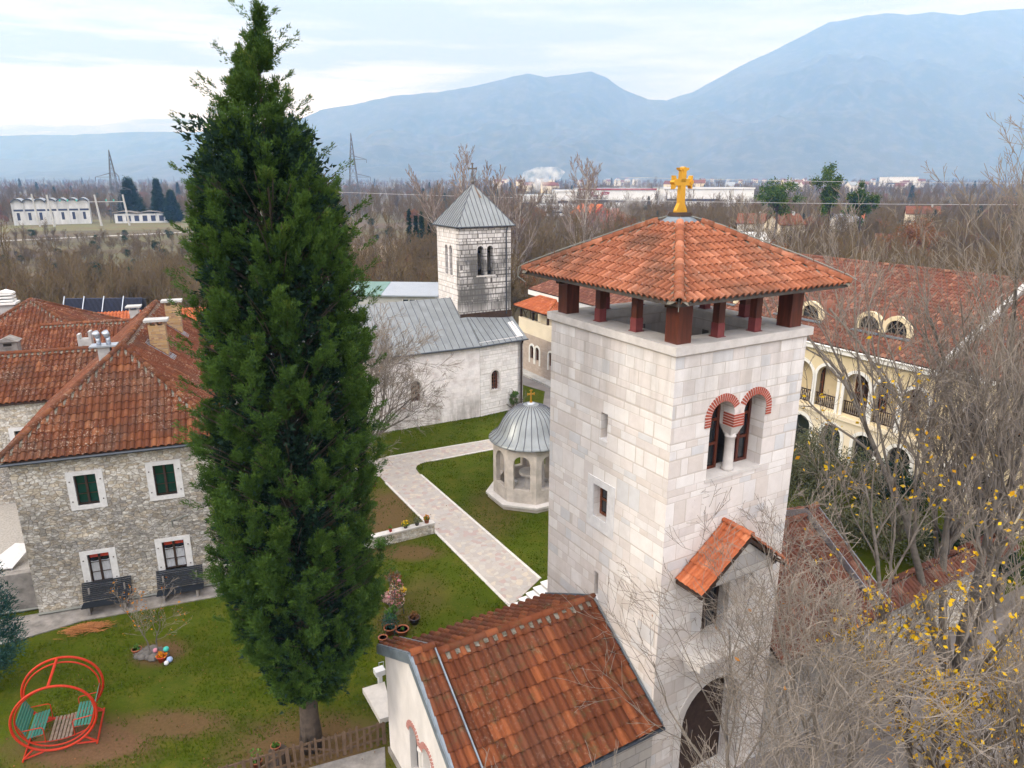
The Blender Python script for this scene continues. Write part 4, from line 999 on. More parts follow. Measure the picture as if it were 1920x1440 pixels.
def left_wing():
    t = thing('stone_house_wing', 'rubble stone wing with a lichened tile roof behind and left of the stone house', 'house wing', (*FH.P(-4, 12, 0)[:2], 0))
    d0, d1, ze, zr = 9.9, 16.1, 7.95, 9.95
    m = MB(); FH.wall(m, rect(-9, .0, -.3, ze), [rect(-2.6, -1.8, 4.9, 6.2)], d0, .5); FH.box(m, -9, 0, d1 - .5, d1, -.3, ze); FH.box(m, -9, -8.5, d0 + .5, d1 - .5, -.3, ze); m.build('wall', M['rubble'], t)
    m = MB(); Fr(FH.P(0, d0, 0)[:2], 19.3).wall(m, rect(-2.85, -1.55, 4.7, 6.4), [rect(-2.6, -1.8, 4.9, 6.2)], -.05, .1); m.build('window_surround', M['frame_stone'], t)
    m = MB(); FH.box(m, -2.6, -1.8, d0 + .2, d0 + .22, 4.9, 6.2); m.build('window_pane', M['glass_dark'], t)
    rf = MB(); a, b = FH.P(-9.3, d0 - .35, ze - .05), FH.P(-.3, d0 - .35, ze - .05); dm = (d0 + d1) / 2; ra, rb = FH.P(-6.2, dm, zr), FH.P(3.0, dm, zr); c_, d_ = FH.P(.5, d1 + .35, ze - .05), FH.P(-9.3, d1 + .35, ze - .05)
    b2 = FH.P(0, d0 - .35, ze - .05)
    fs = [[a, b2, rb, ra], [c_, d_, ra, rb], [d_, a, ra]]
    for i, f in enumerate(fs): tiles(rf, f, .30, .46, .065, .04, seed=110 + i)
    ro = rf.build('roof', M['tile_old'], t); m = MB()
    for f in fs: m.prism(f, (0, 0, -.1))
    m.build('roof_deck', M['wood_dark'], t)
    rg, mo = MB(), MB(); ridge(rg, a, ra, .15, .42, 114, mo, .08); ridge(rg, ra, rb, .15, .42, 115, mo, .08); ridge(rg, d_, ra, .15, .42, 116, mo, .08)
    rg.build('ridge_tiles', M['tile_old'], ro, True); mo.build('ridge_mortar', M['mortar'], ro)
    # concrete chimney with a gabled cap
    s_, d_ = -3.6, 15.3
    m = MB(); FH.box(m, s_ - .5, s_ + .5, d_ - .35, d_ + .35, 8.0, 10.35); ch = m.build('chimney', M['concrete'], t)
    m = MB(); m.prism([FH.P(s_ - .62, d_ - .5, 10.35), FH.P(s_ + .62, d_ - .5, 10.35), FH.P(s_, d_ - .5, 10.65)], FH.D * 1.0); m.build('chimney_cap', M['concrete'], ch)
    m = MB(); FH.box(m, s_ - .22, s_ + .22, d_ - .36, d_ - .345, 10.08, 10.24); m.build('vent', M['interior'], ch)
left_wing()
def back_house():
    t = thing('old_house', 'older house with overlapping hipped orange brown roofs behind the stone wing', 'house', (*FH.P(-3, 22, 0)[:2], 0))
    ze = 8.3
    m = MB(); FH.box(m, -9, 5.5, 17.0, 27, -.3, ze); m.build('wall', M['rubble'], t)
    rf = MB(); mats = []
    A_ = FH.P(-3.9, 22.3, 11.75); c = [FH.P(-9.6, 16.4, ze), FH.P(2.4, 16.4, ze), FH.P(2.4, 28, ze), FH.P(-9.6, 28, ze)]
    for i in range(4): tiles(rf, [c[i], c[(i + 1) % 4], A_], .26, .42, .05, .028, seed=120 + i)
    w = [FH.P(-4.6, 16.3, ze + .03), FH.P(6, 16.3, ze + .03), FH.P(6, 19.6, 10.35), FH.P(-2.9, 19.6, 10.35)]; w2 = [FH.P(6, 23, ze), FH.P(-1, 23, ze), FH.P(-1, 19.6, 10.35), FH.P(6, 19.6, 10.35)]
    tiles(rf, w, .26, .42, .05, .028, seed=125); tiles(rf, w2, .26, .42, .05, .028, seed=126)
    ro = rf.build('roof', M['tile_old_plain'], t); m = MB()
    for i in range(4): m.prism([c[i], c[(i + 1) % 4], A_], (0, 0, -.1))
    m.prism(w, (0, 0, -.1)); m.prism(w2, (0, 0, -.1)); m.build('roof_deck', M['wood_dark'], t)
    rg, mo = MB(), MB()
    for i in range(4): ridge(rg, c[i], A_, .14, .42, 130 + i, mo, .08)
    ridge(rg, w[3], w[2], .14, .42, 136, mo, .08); rg.build('ridge_tiles', M['tile_old'], ro, True); mo.build('ridge_mortar', M['mortar'], ro)
    # tall rendered chimney with a white louvred cap, a short brick one beside it, a small capped one at the back
    s_, d_ = -5.3, 22.3
    m = MB(); FH.box(m, s_ - .45, s_ + .45, d_ - .4, d_ + .4, 8.6, 11.6); ch = m.build('chimney', M['concrete_light'], t)
    m = MB(); FH.box(m, s_ - .75, s_ + .6, d_ - .6, d_ + .6, 11.6, 11.74)
    for z in (11.8, 12.02, 12.24): FH.box(m, s_ - .62, s_ + .45, d_ - .45, d_ + .45, z, z + .12)
    m.prism([FH.P(s_ - .62, d_ - .45, 12.38), FH.P(s_ + .45, d_ - .45, 12.38), FH.P(s_ - .08, d_ - .45, 12.56)], FH.D * .9)
    m.build('chimney_cap', M['trim_white'], ch)
    m = MB(); FH.box(m, s_ - 1.15, s_ - .5, d_ - 1.2, d_ - .6, 8.8, 11.2); m.build('chimney', M['brick_red'], t)
    m = MB(); FH.box(m, 2.0, 2.6, 22.8, 23.4, 8.5, 10.6); ch = m.build('chimney', M['concrete_light'], t)
    m = MB(); FH.box(m, 1.8, 2.8, 22.6, 23.6, 10.8, 10.9); FH.box(m, 2.0, 2.1, 22.8, 23.4, 10.6, 10.8); FH.box(m, 2.5, 2.6, 22.8, 23.4, 10.6, 10.8); m.build('chimney_cap', M['concrete_light'], ch)
back_house()
def lean_house():
    t = thing('tiled_outbuilding', 'low outbuilding with a fresh orange tile roof beside the solar panels', 'outbuilding', (*FH.P(2, 32, 0)[:2], 0))
    m = MB(); FH.box(m, -3, 8, 28.5, 34, -.2, 7.6); m.build('wall', M['rubble'], t)
    rf = MB(); w = [FH.P(-3.3, 28.1, 7.6), FH.P(8.3, 28.1, 7.6), FH.P(8.3, 31, 9.2), FH.P(-3.3, 31, 9.2)]; w2 = [FH.P(8.3, 34.3, 7.6), FH.P(-3.3, 34.3, 7.6), FH.P(-3.3, 31, 9.2), FH.P(8.3, 31, 9.2)]
    tiles(rf, w, .26, .42, .05, .028, seed=140); tiles(rf, w2, .26, .42, .05, .028, seed=141); rf.build('roof', M['tile_bright'], t)
    m = MB(); m.prism(w, (0, 0, -.1)); m.prism(w2, (0, 0, -.1)); m.build('roof_deck', M['wood_dark'], t)
lean_house()
# solar collectors standing on the ridge of the outbuilding
t = thing('solar_collectors', 'row of four dark solar water collectors standing above the tile roofs at left', 'solar panel', (-37, 62, 8))
FS2 = Fr((-40.0, 62.0), 3)
M['collector'] = simple('matt_black_collector', (.012, .014, .02), .7, .2, 3, spec=.1)
fr_ = MB(); FS2.box(fr_, -.1, 7.0, 1.25, 1.35, 7.4, 9.5); FS2.box(fr_, -.1, 7.0, .02, .1, 7.4, 7.6); fr_.build('frame', M['gutter'], t)
for k in range(4):
    m = MB(); m.prism([FS2.P(.1 + k * 1.72, 0, 7.7), FS2.P(1.65 + k * 1.72, 0, 7.7), FS2.P(1.65 + k * 1.72, 1.2, 9.55), FS2.P(.1 + k * 1.72, 1.2, 9.55)], (0, -.05, .04)); p = m.build('collector', M['navy'], t)
    m = MB()
    for j in range(14): m.tube([FS2.P(.16 + k * 1.72 + j * .11, -.08, 7.75), FS2.P(.16 + k * 1.72 + j * .11, 1.1, 9.55)], .028, 5)
    m.build('collector_tubes', M['collector'], p)
    m = MB(); m.tube([FS2.P(.02 + k * 1.72, -.15, 7.5), FS2.P(.02 + k * 1.72, 1.15, 9.75)], .05, 6); m.build('collector_rail', M['steel'], p)

# ================================================================== CREAM MONASTERY BUILDING (RIGHT) AND ITS LEFT WING
FC = Fr((21.87, 50.3), -61)
def monastery():
    t = thing('monastery_building', 'long cream monastery building with a brown tile roof, dormers and an arcaded balcony', 'monastery', (*FC.P(0, 8, 0)[:2], 0))
    ze, zr, hw = 8.55, 13.5, 8.5; s0, s1 = -17, 9.35
    cols = [(-1.9, .35), (.68, 2.4), (3.0, 4.85), (5.25, 6.95), (7.3, 9.0)]
    holes = [arch(a, b, 4.0, 7.05 - (b - a) / 2) for a, b in cols] + [arch(a - 11.0, b - 11.0, 4.0, 7.05 - (b - a) / 2) for a, b in cols[1:]]
    low = [arch(-1 + 2.6 * k, .6 + 2.6 * k, .4, 2.1) for k in range(4)]
    m = MB(); FC.wall(m, rect(s0, s1, 3.7, ze), holes, 0, .4); m.build('arcade_wall', M['cream'], t)
    m = MB(); FC.wall(m, rect(s0, s1, -.3, 3.5), low, 0.0, .4); m.build('lower_wall', M['cream_pale'], t)
    m = MB(); FC.box(m, s0, s1, 2.6, 2.9, -.3, ze); FC.box(m, s1 - .3, s1, .4, 16, -.3, ze); FC.box(m, s0, s0 + .3, .4, 16, -.3, ze); FC.box(m, s0, s1, 16, 16.3, -.3, ze); m.build('wall', M['cream'], t)
    m = MB(); FC.box(m, s0, s1, -.25, 2.6, 3.5, 3.78); m.build('balcony_floor', M['cream_pale'], t)
    tr = MB()
    for a, b in cols:
        archring(FC, tr, a, b, 7.05 - (b - a) / 2, .22, -.06, -.001, 14, leg=7.05 - (b - a) / 2 - 3.8)
    for k in range(4): archring(FC, tr, -1 + 2.6 * k, .6 + 2.6 * k, 2.1, .25, -.06, -.001, 12, leg=1.7)
    tr.build('arch_trim', M['trim_white'], t)
    for i, (a, b) in enumerate(cols):
        if i == 4: continue
        m = MB(); FC.box(m, a, b, .08, .16, 4.85, 4.93); FC.box(m, a, b, .08, .16, 4.0, 4.08); q = m.build('balustrade', M['wood_dark'], t)
        m = MB()
        for k in range(int((b - a) / .16)): 
            c = FC.P(a + .1 + k * .16, .12, 0); m.lathe(c, [(.03, 4.08), (.055, 4.3), (.03, 4.5), (.05, 4.7), (.03, 4.85)], 6)
        m.build('balusters', M['wood_dark'], q)
    for a, b, mt in ((-1.6, -.6, 'wood_dark'), (2.1, 3.2, 'wood_dark'), (3.7, 4.6, 'glass_dark'), (6.3, 6.9, 'wood_dark'), (7.7, 8.8, 'wood_window')):
        m = MB(); FC.box(m, a, b, 2.52, 2.6, 4.0, 6.3); d = m.build('balcony_door', M[mt], t)
        m = MB(); 
        for x in (a, (a + b) / 2 - .04, b - .08): FC.box(m, x, x + .08, 2.46, 2.52, 4.0, 6.3)
        for z in (4.9, 5.6, 6.22): FC.box(m, a, b, 2.47, 2.515, z, z + .08)
        m.build('door_frame', M['wood_window'], d)
    # windows behind the ground floor arches
    for k in range(4):
        m = MB(); FC.box(m, -1 + 2.6 * k, .6 + 2.6 * k, .3, .33, .4, 2.9); m.build('window_pane', M['glass_dark'], t)
    # roof
    ov = .6; k_ = (zr - ze) / hw; rf = MB()
    e0, e1 = FC.P(s0 - .3, -ov, ze + .12), FC.P(s1, -ov, ze + .12); r0, r1 = FC.P(s0 - .3, hw - .3, zr), FC.P(s1, hw - .3, zr)
    tiles(rf, [e0, e1, r1, r0], .24, .38, .05, .03, seed=150, m=6)
    b0, b1 = FC.P(s1, 16.6, ze), FC.P(s0 - .3, 16.6, ze); ro = rf.build('roof', M['tile_cream'], t)
    m = MB(); m.prism([b0, b1, r0, r1], (0, 0, -.1)); m.build('rear_roof', M['tile_cream'], ro)
    m = MB(); m.prism([e0, e1, r1, r0], (0, 0, -.12)); m.build('roof_deck', M['wood_dark'], t)
    m = MB(); ridge(m, r0, r1, .14, .42, 151, None, .05); m.build('ridge_tiles', M['tile_cream'], ro, True)
    m = MB(); FC.box(m, s0 - .3, s1, -ov + .02, -ov + .12, ze - .30, ze + .10); FC.box(m, s0 - .3, s1, -ov + .12, .0, ze - .22, ze - .12); m.build('fascia', M['trim_white'], t)
    m = MB(); m.tube([FC.P(s0 - .3, -ov - .04, ze + .05), FC.P(s1, -ov - .04, ze + .05)], .07, 6); m.build('gutter', M['trim_white'], t)
    # eyebrow dormers in pairs
    sl = (zr - ze - .12) / (hw - .3 + ov)
    zroof = lambda d: ze + .12 + (d + ov) * sl
    for s_ in (3.25, 5.25, -1.6, -3.6, -10.0, -12.0):
        d0 = 1.35; z0 = zroof(d0) + .12; r_ = .75
        dm = thing('dummy', None, None) if False else None
        m = MB(); archring(FC, m, s_ - r_, s_ + r_, z0 + .25, .30, d0 - .05, d0 + .25, 14, leg=.25); q = m.build('dormer', M['cream'], t)
        m = MB(); n_ = 12; V = []
        for dd in (d0 + .2, d0 + 2.1):
            for j in range(n_ + 1):
                a = math.pi * j / n_; V.append(FC.P(s_ + (r_ + .24) * math.cos(a), dd, z0 + .25 + (r_ + .24) * math.sin(a)))
        m.add(V, [[j, j + 1, n_ + 1 + j + 1, n_ + 1 + j] for j in range(n_)]); m.build('dormer_roof', M['tile_cream'], q)
        m = MB(); FC.box(m, s_ - r_, s_ + r_, d0 + .18, d0 + .2, z0, z0 + .25 + r_); m.build('dormer_pane', M['glass_dark'], q)
        m = MB()
        for a in (R(50), R(90), R(130)): m.bar(FC.P(s_, d0 + .12, z0 + .1), FC.P(s_ + r_ * math.cos(a), d0 + .12, z0 + .25 + r_ * math.sin(a)), .05)
        FC.box(m, s_ - r_, s_ + r_, d0 + .08, d0 + .16, z0, z0 + .08); m.build('dormer_frame', M['wood_old'], q)
        m = MB(); FC.box(m, s_ - r_ - .4, s_ + r_ + .4, d0 - .35, d0 + .1, z0 - .16, z0 - .06); m.build('dormer_flashing', M['flashing'], q)
    m = MB(); m.tube([FC.P(s1 - .1, .05 - .2, ze - .3), FC.P(s1 - .1, -.12, 7.6), FC.P(s1 - .1, -.12, 0)], .07, 6); m.build('downpipe', M['pipe_dark'], t)
monastery()
def monastery2():
    t = thing('monastery_annex', 'cream annex at the far right, split from the monastery roof by a sloping parapet', 'monastery', (*FC.P(18, 8, 0)[:2], 0))
    ze, zr, hw = 8.75, 13.45, 8.5; s0, s1 = 9.4, 30
    holes = [arch(11.0, 12.1, 5.0, 6.3), arch(13.6, 14.7, 5.0, 6.3), arch(16.2, 17.3, 5.0, 6.3), arch(10.4, 11.6, .6, 2.3), arch(12.2, 13.4, .6, 2.3), arch(15.0, 16.2, .6, 2.3)]
    m = MB(); FC.wall(m, rect(s0, s1, -1, ze), holes, .35, .4); FC.box(m, s0, s1, 16, 16.3, -1, ze); FC.box(m, s1 - .3, s1, .75, 16, -1, ze); m.build('wall', M['cream'], t)
    tr = MB(); 
    for h in holes:
        a, b = h[0][0], h[1][0]; zs = h[2][1]; archring(FC, tr, a, b, zs, .24, .29, .349, 12, leg=1.3)
    tr.build('arch_trim', M['trim_white'], t)
    for h in holes:
        a, b = h[0][0], h[1][0]; m = MB(); FC.box(m, a, b, .6, .63, h[0][1], h[2][1] + .6); p = m.build('window_pane', M['glass_dark'], t)
        m = MB(); FC.box(m, (a + b) / 2 - .03, (a + b) / 2 + .03, .55, .6, h[0][1], h[2][1] + .6); FC.box(m, a, b, .55, .6, h[2][1] - .5, h[2][1] - .44); m.build('window_frame', M['wood_window'], p)
    e0, e1, r1, r0 = FC.P(s0 + .3, -.2, ze + .1), FC.P(s1, -.2, ze + .1), FC.P(s1, hw - .3, zr), FC.P(s0 + .3, hw - .3, zr)
    rf = MB(); tiles(rf, [e0, e1, r1, r0], .24, .38, .05, .03, seed=160, m=6); ro = rf.build('roof', M['tile_cream'], t)
    m = MB(); m.prism([e0, e1, r1, r0], (0, 0, -.12)); m.prism([FC.P(s1, 16.6, ze), FC.P(s0, 16.6, ze), r0, r1], (0, 0, -.1)); m.build('roof_deck', M['wood_dark'], t)
    m = MB(); ridge(m, r0, r1, .14, .42, 161, None, .05); m.build('ridge_tiles', M['tile_cream'], ro, True)
    m = MB(); m.prism([FC.P(9.36, -.6, 8.7), FC.P(9.36, 8.2, 13.5), FC.P(9.36, 8.2, 13.85), FC.P(9.36, -.6, 9.05)], FC.S * .36); m.build('parapet', M['concrete_light'], t)
    m = MB(); FC.box(m, s0 + .3, s1, -.18, -.08, ze - .3, ze + .08); FC.box(m, s0 + .3, s1, -.08, .35, ze - .22, ze - .12); m.build('fascia', M['trim_white'], t)
monastery2()
# left part beyond the church corner
FL = Fr((1.43, 73.5), -61)
def left_part():
    t = thing('monastery_wing', 'cream and stone monastery wing with white arched windows seen between church and tower', 'monastery', (*FL.P(4, 5, 0)[:2], 0))
    ze = 8.3; s0, s1 = -1.5, 17
    holes = [arch(1.0, 1.75, 1.7, 2.75), arch(2.1, 2.85, 1.7, 2.75), arch(4.7, 5.45, 1.7, 2.75), arch(6.5, 7.25, 1.7, 2.75)]
    m = MB(); FL.wall(m, rect(s0, s1, -.2, 4.2), holes, -.0, .4); m.build('stone_wall', M['stone_wing'], t)
    m = MB(); FL.box(m, s0, s1, 2.4, 10, 4.2, ze); FL.box(m, s0, s1, .41, 10, -.2, 4.19); m.build('wall', M['cream_pale'], t)
    m = MB(); FL.wall(m, rect(s0, s1, 4.2, 5.75), [], .02, .25); m.build('terrace_parapet', M['cream_pale'], t)
    m = MB()
    for h in holes:
        a, b = h[0][0], h[1][0]; archring(FL, m, a, b, 2.75, .2, -.06, -.001, 12, leg=1.5)
    m.build('arch_trim', M['trim_white'], t)
    for h in holes:
        a, b = h[0][0], h[1][0]; m = MB(); FL.box(m, a, b, .22, .25, 1.7, 3.2); p = m.build('window_pane', M['glass_dark'], t)
        m = MB(); FL.box(m, (a + b) / 2 - .04, (a + b) / 2 + .04, .16, .21, 1.7, 3.12); FL.box(m, a, a + .08, .16, .21, 1.7, 2.8); m.build('window_frame', M['wood_window'], p)
    m = MB(); FL.box(m, s0, s1, -1.1, -.01, -.1, .22); m.build('kerb', M['concrete_light'], t)
    # canopy over the terrace
    zc = 6.9; A_, B_, C_, D_ = FL.P(-1.7, -.4, zc), FL.P(4.6, -.4, zc), FL.P(4.6, 3.4, zc), FL.P(-1.7, 3.4, zc); r0, r1 = FL.P(0.2, 1.6, 7.95), FL.P(3.4, 1.6, 7.95)
    rf = MB()
    for i, f in enumerate(([A_, B_, r1, r0], [B_, C_, r1], [D_, A_, r0])): tiles(rf, f, .24, .38, .05, .03, seed=170 + i)
    ro = rf.build('canopy_roof', M['tile_bright'], t)
    m = MB(); m.prism([A_, B_, r1, r0], (0, 0, -.1)); m.prism([B_, C_, r1], (0, 0, -.1)); m.prism([D_, A_, r0], (0, 0, -.1)); m.prism([C_, D_, r0, r1], (0, 0, -.1)); m.build('canopy_deck', M['wood_dark'], t)
    m = MB(); ridge(m, B_, r1, .12, .38, 174, None, .07); ridge(m, A_, r0, .12, .38, 175, None, .07); ridge(m, r0, r1, .12, .38, 176, None, .07); m.build('ridge_tiles', M['tile_bright'], ro, True)
    for s_ in (-1.3, 1.2, 4.1):
        m = MB(); FL.box(m, s_, s_ + .2, .05, .25, 5.75, zc - .1); m.build('canopy_post', M['wood_dark'], t)
    # main roof
    e0, e1 = FL.P(s0 - .8, 1.7, ze + .1), FL.P(s1 + .3, 1.7, ze + .1); q0, q1 = FL.P(s0 + 2.2, 6.2, 10.6), FL.P(s1 + .3, 6.2, 10.6)
    rf = MB(); tiles(rf, [e0, e1, q1, q0], .24, .38, .05, .03, seed=180, m=6); b0 = FL.P(s0 - .8, 10.7, ze + .1); b1 = FL.P(s1 + .3, 10.7, ze + .1)
    tiles(rf, [b0, e0, q0], .24, .38, .05, .03, seed=181, m=6); ro = rf.build('roof', M['tile_cream'], t)
    m = MB(); m.prism([e0, e1, q1, q0], (0, 0, -.1)); m.prism([b0, e0, q0], (0, 0, -.1)); m.prism([b1, b0, q0, q1], (0, 0, -.1)); m.build('roof_deck', M['wood_dark'], t)
    m = MB(); FL.box(m, s0 - .8, s1 + .3, 1.62, 1.72, ze - .42, ze + .06); m.build('fascia', M['trim_white'], t)
left_part()
# ================================================================== GROUND
def vnoise(x, y, seed=0):
    """smooth value noise on arrays"""
    xi, yi = np.floor(x).astype(np.int64), np.floor(y).astype(np.int64); xf, yf = x - xi, y - yi
    def h(a, b):
        n = (a * 374761393 + b * 668265263 + seed * 1274126177) & 0xffffffff
        n = ((n ^ (n >> 13)) * 1274126177) & 0xffffffff
        return (n & 0xffff) / 65535.0
    u, v = xf * xf * (3 - 2 * xf), yf * yf * (3 - 2 * yf)
    return (h(xi, yi) * (1 - u) + h(xi + 1, yi) * u) * (1 - v) + (h(xi, yi + 1) * (1 - u) + h(xi + 1, yi + 1) * u) * v
def fbm(x, y, o=5, seed=0):
    s = 0; a = .5; f = 1.
    for i in range(o): s = s + a * vnoise(x * f, y * f, seed + i); a *= .5; f *= 2.03
    return s
def grass_mat(name, soil_amt):
    t = NT(name); pos = t.pos()
    n1, n2, n3, n4 = t.noise(pos, .16, 4, .6), t.noise(pos, 1.1, 5, .65), t.noise(pos, 9, 5, .75), t.noise(pos, 34, 3, .8)
    c = t.mix(t.mr(n1, .35, .65), (.062, .088, .004), (.040, .062, .003)); c = t.mix(t.math('MULTIPLY', t.mr(n2, .45, .7), .6), c, (.125, .105, .020))
    c = t.mix(t.math('MULTIPLY', t.mr(n3, .42, .68), .7), c, (.035, .055, .008)); c = t.mix(t.math('MULTIPLY', t.mr(n4, .5, .75), .5), c, (.15, .14, .03))
    # worn bare earth: where people sit, stand and dig
    sp = None
    def spot(x, y, rx, ry):
        vm = t.n('ShaderNodeVectorMath', operation='SUBTRACT'); t.link(pos, vm.inputs[0]); vm.inputs[1].default_value = (x, y, 0)
        vd = t.n('ShaderNodeVectorMath', operation='MULTIPLY'); t.link(vm.outputs[0], vd.inputs[0]); vd.inputs[1].default_value = (1 / rx, 1 / ry, 0)
        ln = t.n('ShaderNodeVectorMath', operation='LENGTH'); t.link(vd.outputs[0], ln.inputs[0])
        return t.mr(t.math('ADD', ln.outputs['Value'], t.math('MULTIPLY_ADD', n2, 1.1, -.55)), 1.15, .55)
    acc = None
    for s_ in soil_amt:
        q = t.math('MULTIPLY', spot(*s_[:4]), s_[4]); acc = q if acc is None else t.math('MAXIMUM', acc, q)
    if acc is not None:
        soil = t.mix(t.mr(n3, .35, .65), (.10, .052, .032), (.15, .085, .05)); c = t.mix(acc, c, soil)
    t.bump(t.math('ADD', n3, t.math('MULTIPLY', n4, .5)), .9, .05)
    return t.done(c, .95, spec=.02)
M['grass'] = grass_mat('lawn_grass', [(-15.6, 21.3, 3.0, 1.5, .9), (-13.0, 22.3, 2.6, .9, .75), (-7.4, 21.0, 3.4, 2.2, .75), (-9, 17.5, 4, 3, .6), (-8.0, 39.4, 2.6, 5.0, .72), (-5.8, 35.2, 2.2, 1.0, .7), (-5.5, 28.8, 1.2, 1.4, .5), (-15.4, 26.6, 1.3, 1.0, .8), (-1.2, 40.2, 1.8, 4.0, .35), (-4.4, 31, 1.4, 2, .3)])
def far_mat():
    t = NT('winter_plain'); pos = t.pos(); n1, n2, n3 = t.noise(pos, .012, 5, .6), t.noise(pos, .09, 5, .6), t.noise(pos, .8, 4, .6)
    c = t.mix(t.mr(n1, .42, .6), (.095, .065, .040), (.085, .085, .035)); c = t.mix(t.math('MULTIPLY', t.mr(n2, .45, .62), .7), c, (.055, .038, .028)); c = t.mix(t.mr(n3, .4, .7, 0, .5), c, (.10, .08, .05))
    return t.done(c, .95)
M['plain'] = far_mat()
def zfar(x, y):
    r = np.hypot(x, y); return -1.3 - 2.7 * np.clip((r - 70) / 120, 0, 1)
xs = np.concatenate([-np.geomspace(9000, 120, 40), np.linspace(-100, 100, 21), np.geomspace(120, 9000, 40)]); ys = np.concatenate([np.linspace(-240, 100, 18), np.geomspace(110, 7500, 66)])
X, Y = np.meshgrid(xs, ys); Z = zfar(X, Y); ny, nx = X.shape
i, j = np.meshgrid(np.arange(ny - 1), np.arange(nx - 1), indexing='ij'); a = i * nx + j
m = MB(); m.add(np.stack([X, Y, Z], -1).reshape(-1, 3), np.stack([a, a + 1, a + nx + 1, a + nx], -1).reshape(-1, 4)); tag(m.build('ground', M['plain']), kind='structure')
# precinct lawn, a terrace 1.3 m above the forecourt
g0 = FRt.P(-60, .5, 0)[:2]; g1 = FRt.P(60, .5, 0)[:2]
g0 = FRt.P(-6.5, .9, 0)[:2]; gL = FRt.P(-7.0, -9, 0)[:2]
m = MB(); m.prism([(-75, 8, 0), (gL[0] - .0, gL[1], 0), (g0[0], g0[1], 0), (*FRt.P(60, .9, 0)[:2], 0), (75, 96, 0), (-75, 96, 0)], (0, 0, -1.32)); tag(m.build('lawn', M['grass']), kind='structure')
m = MB(); m.add([(*FRt.P(-14, -14, 0)[:2], -1.2), (*FRt.P(60, -30, 0)[:2], -1.2), (*FRt.P(60, .89, 0)[:2], -1.2), (*FRt.P(-14, .89, 0)[:2], -1.2)], [[0, 1, 2, 3]]); tag(m.build('forecourt', M['asphalt']), kind='structure')
def paving_mat():
    t = NT('crazy_paving'); uv = t.n('ShaderNodeUVMap').outputs[0]
    ds = t.n('ShaderNodeTexNoise'); ds.inputs['Scale'].default_value = 3; t.link(uv, ds.inputs['Vector']); ad = t.n('ShaderNodeVectorMath', operation='SCALE'); t.link(ds.outputs['Color'], ad.inputs[0]); ad.inputs['Scale'].default_value = .16
    a2 = t.n('ShaderNodeVectorMath', operation='ADD'); t.link(uv, a2.inputs[0]); t.link(ad.outputs[0], a2.inputs[1])
    x = t.n('ShaderNodeTexVoronoi', voronoi_dimensions='2D'); e_ = t.n('ShaderNodeTexVoronoi', voronoi_dimensions='2D', feature='DISTANCE_TO_EDGE')
    for q in (x, e_): t.link(a2.outputs[0], q.inputs['Vector']); q.inputs['Scale'].default_value = 3.6
    sp = t.n('ShaderNodeSeparateColor'); t.link(x.outputs['Color'], sp.inputs[0]); cr = t.n('ShaderNodeValToRGB'); cr.color_ramp.interpolation = 'CONSTANT'; E_ = cr.color_ramp.elements
    cols = [(.38,.345,.31),(.34,.315,.29),(.40,.355,.305),(.36,.34,.32),(.42,.39,.35),(.36,.275,.255),(.37,.35,.33),(.46,.40,.33),(.35,.32,.295),(.39,.36,.33)]
    while len(E_) > 1: E_.remove(E_[0])
    for k, c in enumerate(cols):
        if k == 0: E_[0].position = 0; E_[0].color = (*c, 1)
        else: q = E_.new(k / len(cols)); q.color = (*c, 1)
    t.link(sp.outputs[0], cr.inputs[0]); n = t.noise(t.pos(), 2.5, 5, .6)
    c = t.mix(t.mr(e_.outputs['Distance'], .03, .012), cr.outputs[0], (.30, .28, .26)); c = t.mix(t.mr(n, .4, .7, 0, .45), c, (.36, .33, .31))
    t.bump(t.mr(e_.outputs['Distance'], 0, .05), .3, .01); return t.done(c, .8)
M['paving'] = paving_mat()
path = [(-.06, 30), (1.7, 32.9), (1.44, 32.48)]
P_ = [(-.06, 30.0, .025), (1.46, 32.5, .025), (-6.4, 45.9, .025)]
for k in range(5):      # rounded inner corner
    q = k / 4; p0, p1, p2 = np.array([-6.6, 46.3]), np.array([-7.45, 47.75]), np.array([-5.9, 48.4]); b = p0 * (1 - q) ** 2 + 2 * p1 * q * (1 - q) + p2 * q * q; P_.append((b[0], b[1], .025))
P_ += [(-1.42, 50.75, .025), (1.5, 52.4, .025), (.7, 54.2, .025), (-1.7, 52.78, .025), (-9.35, 49.1, .025), (-14, 46.5, .025), (-13.2, 44.9, .025), (-9.2, 45.6, .025), (-8.6, 44.55, .025)]
m = MB(); m.prism(P_, (0, 0, -.06)); tag(m.build('path', M['paving']), kind='structure')
t = thing('path_kerb', 'pale stone edging strips along both sides of the flagstone path', 'kerb', (-3, 38, 0))
for p, q in (((-.06, 30.0), (-8.6, 44.55)), ((1.46, 32.5), (-6.4, 45.9)), ((-5.9, 48.4), (-1.42, 50.75)), ((-1.7, 52.78), (-9.35, 49.1))):
    m = MB(); m.bar((*p, .022), (*q, .022), .16, .05); m.build('kerb', M['slab'], t)
m = MB(); m.add([(2.4, 57, .02), (40, 57, .02), (40, 90, .02), (-6, 90, .02), (-2.4, 72, .02), (3.2, 66, .02)], [[0, 1, 2, 3, 4, 5]]); tag(m.build('yard', M['asphalt']), kind='structure')
m = MB(); m.prism([FH.P(-2.6, -2.3, .05), FH.P(-.6, -2.0, .05), FH.P(2.0, -1.25, .05), FH.P(9.5, -1.15, .05), FH.P(9.5, .1, .05), FH.P(-2.6, .1, .05)], (0, 0, -.1)); tag(m.build('pavement', M['concrete']), kind='structure')
m = MB(); m.add([(-9.0, 15.5, .015), (-3.9, 17.5, .015), (-4.65, 21.2, .015), (-7.5, 20.1, .015), (-10, 19.0, .015)], [[0, 1, 2, 3, 4]]); tag(m.build('terrace', M['concrete']), kind='structure')

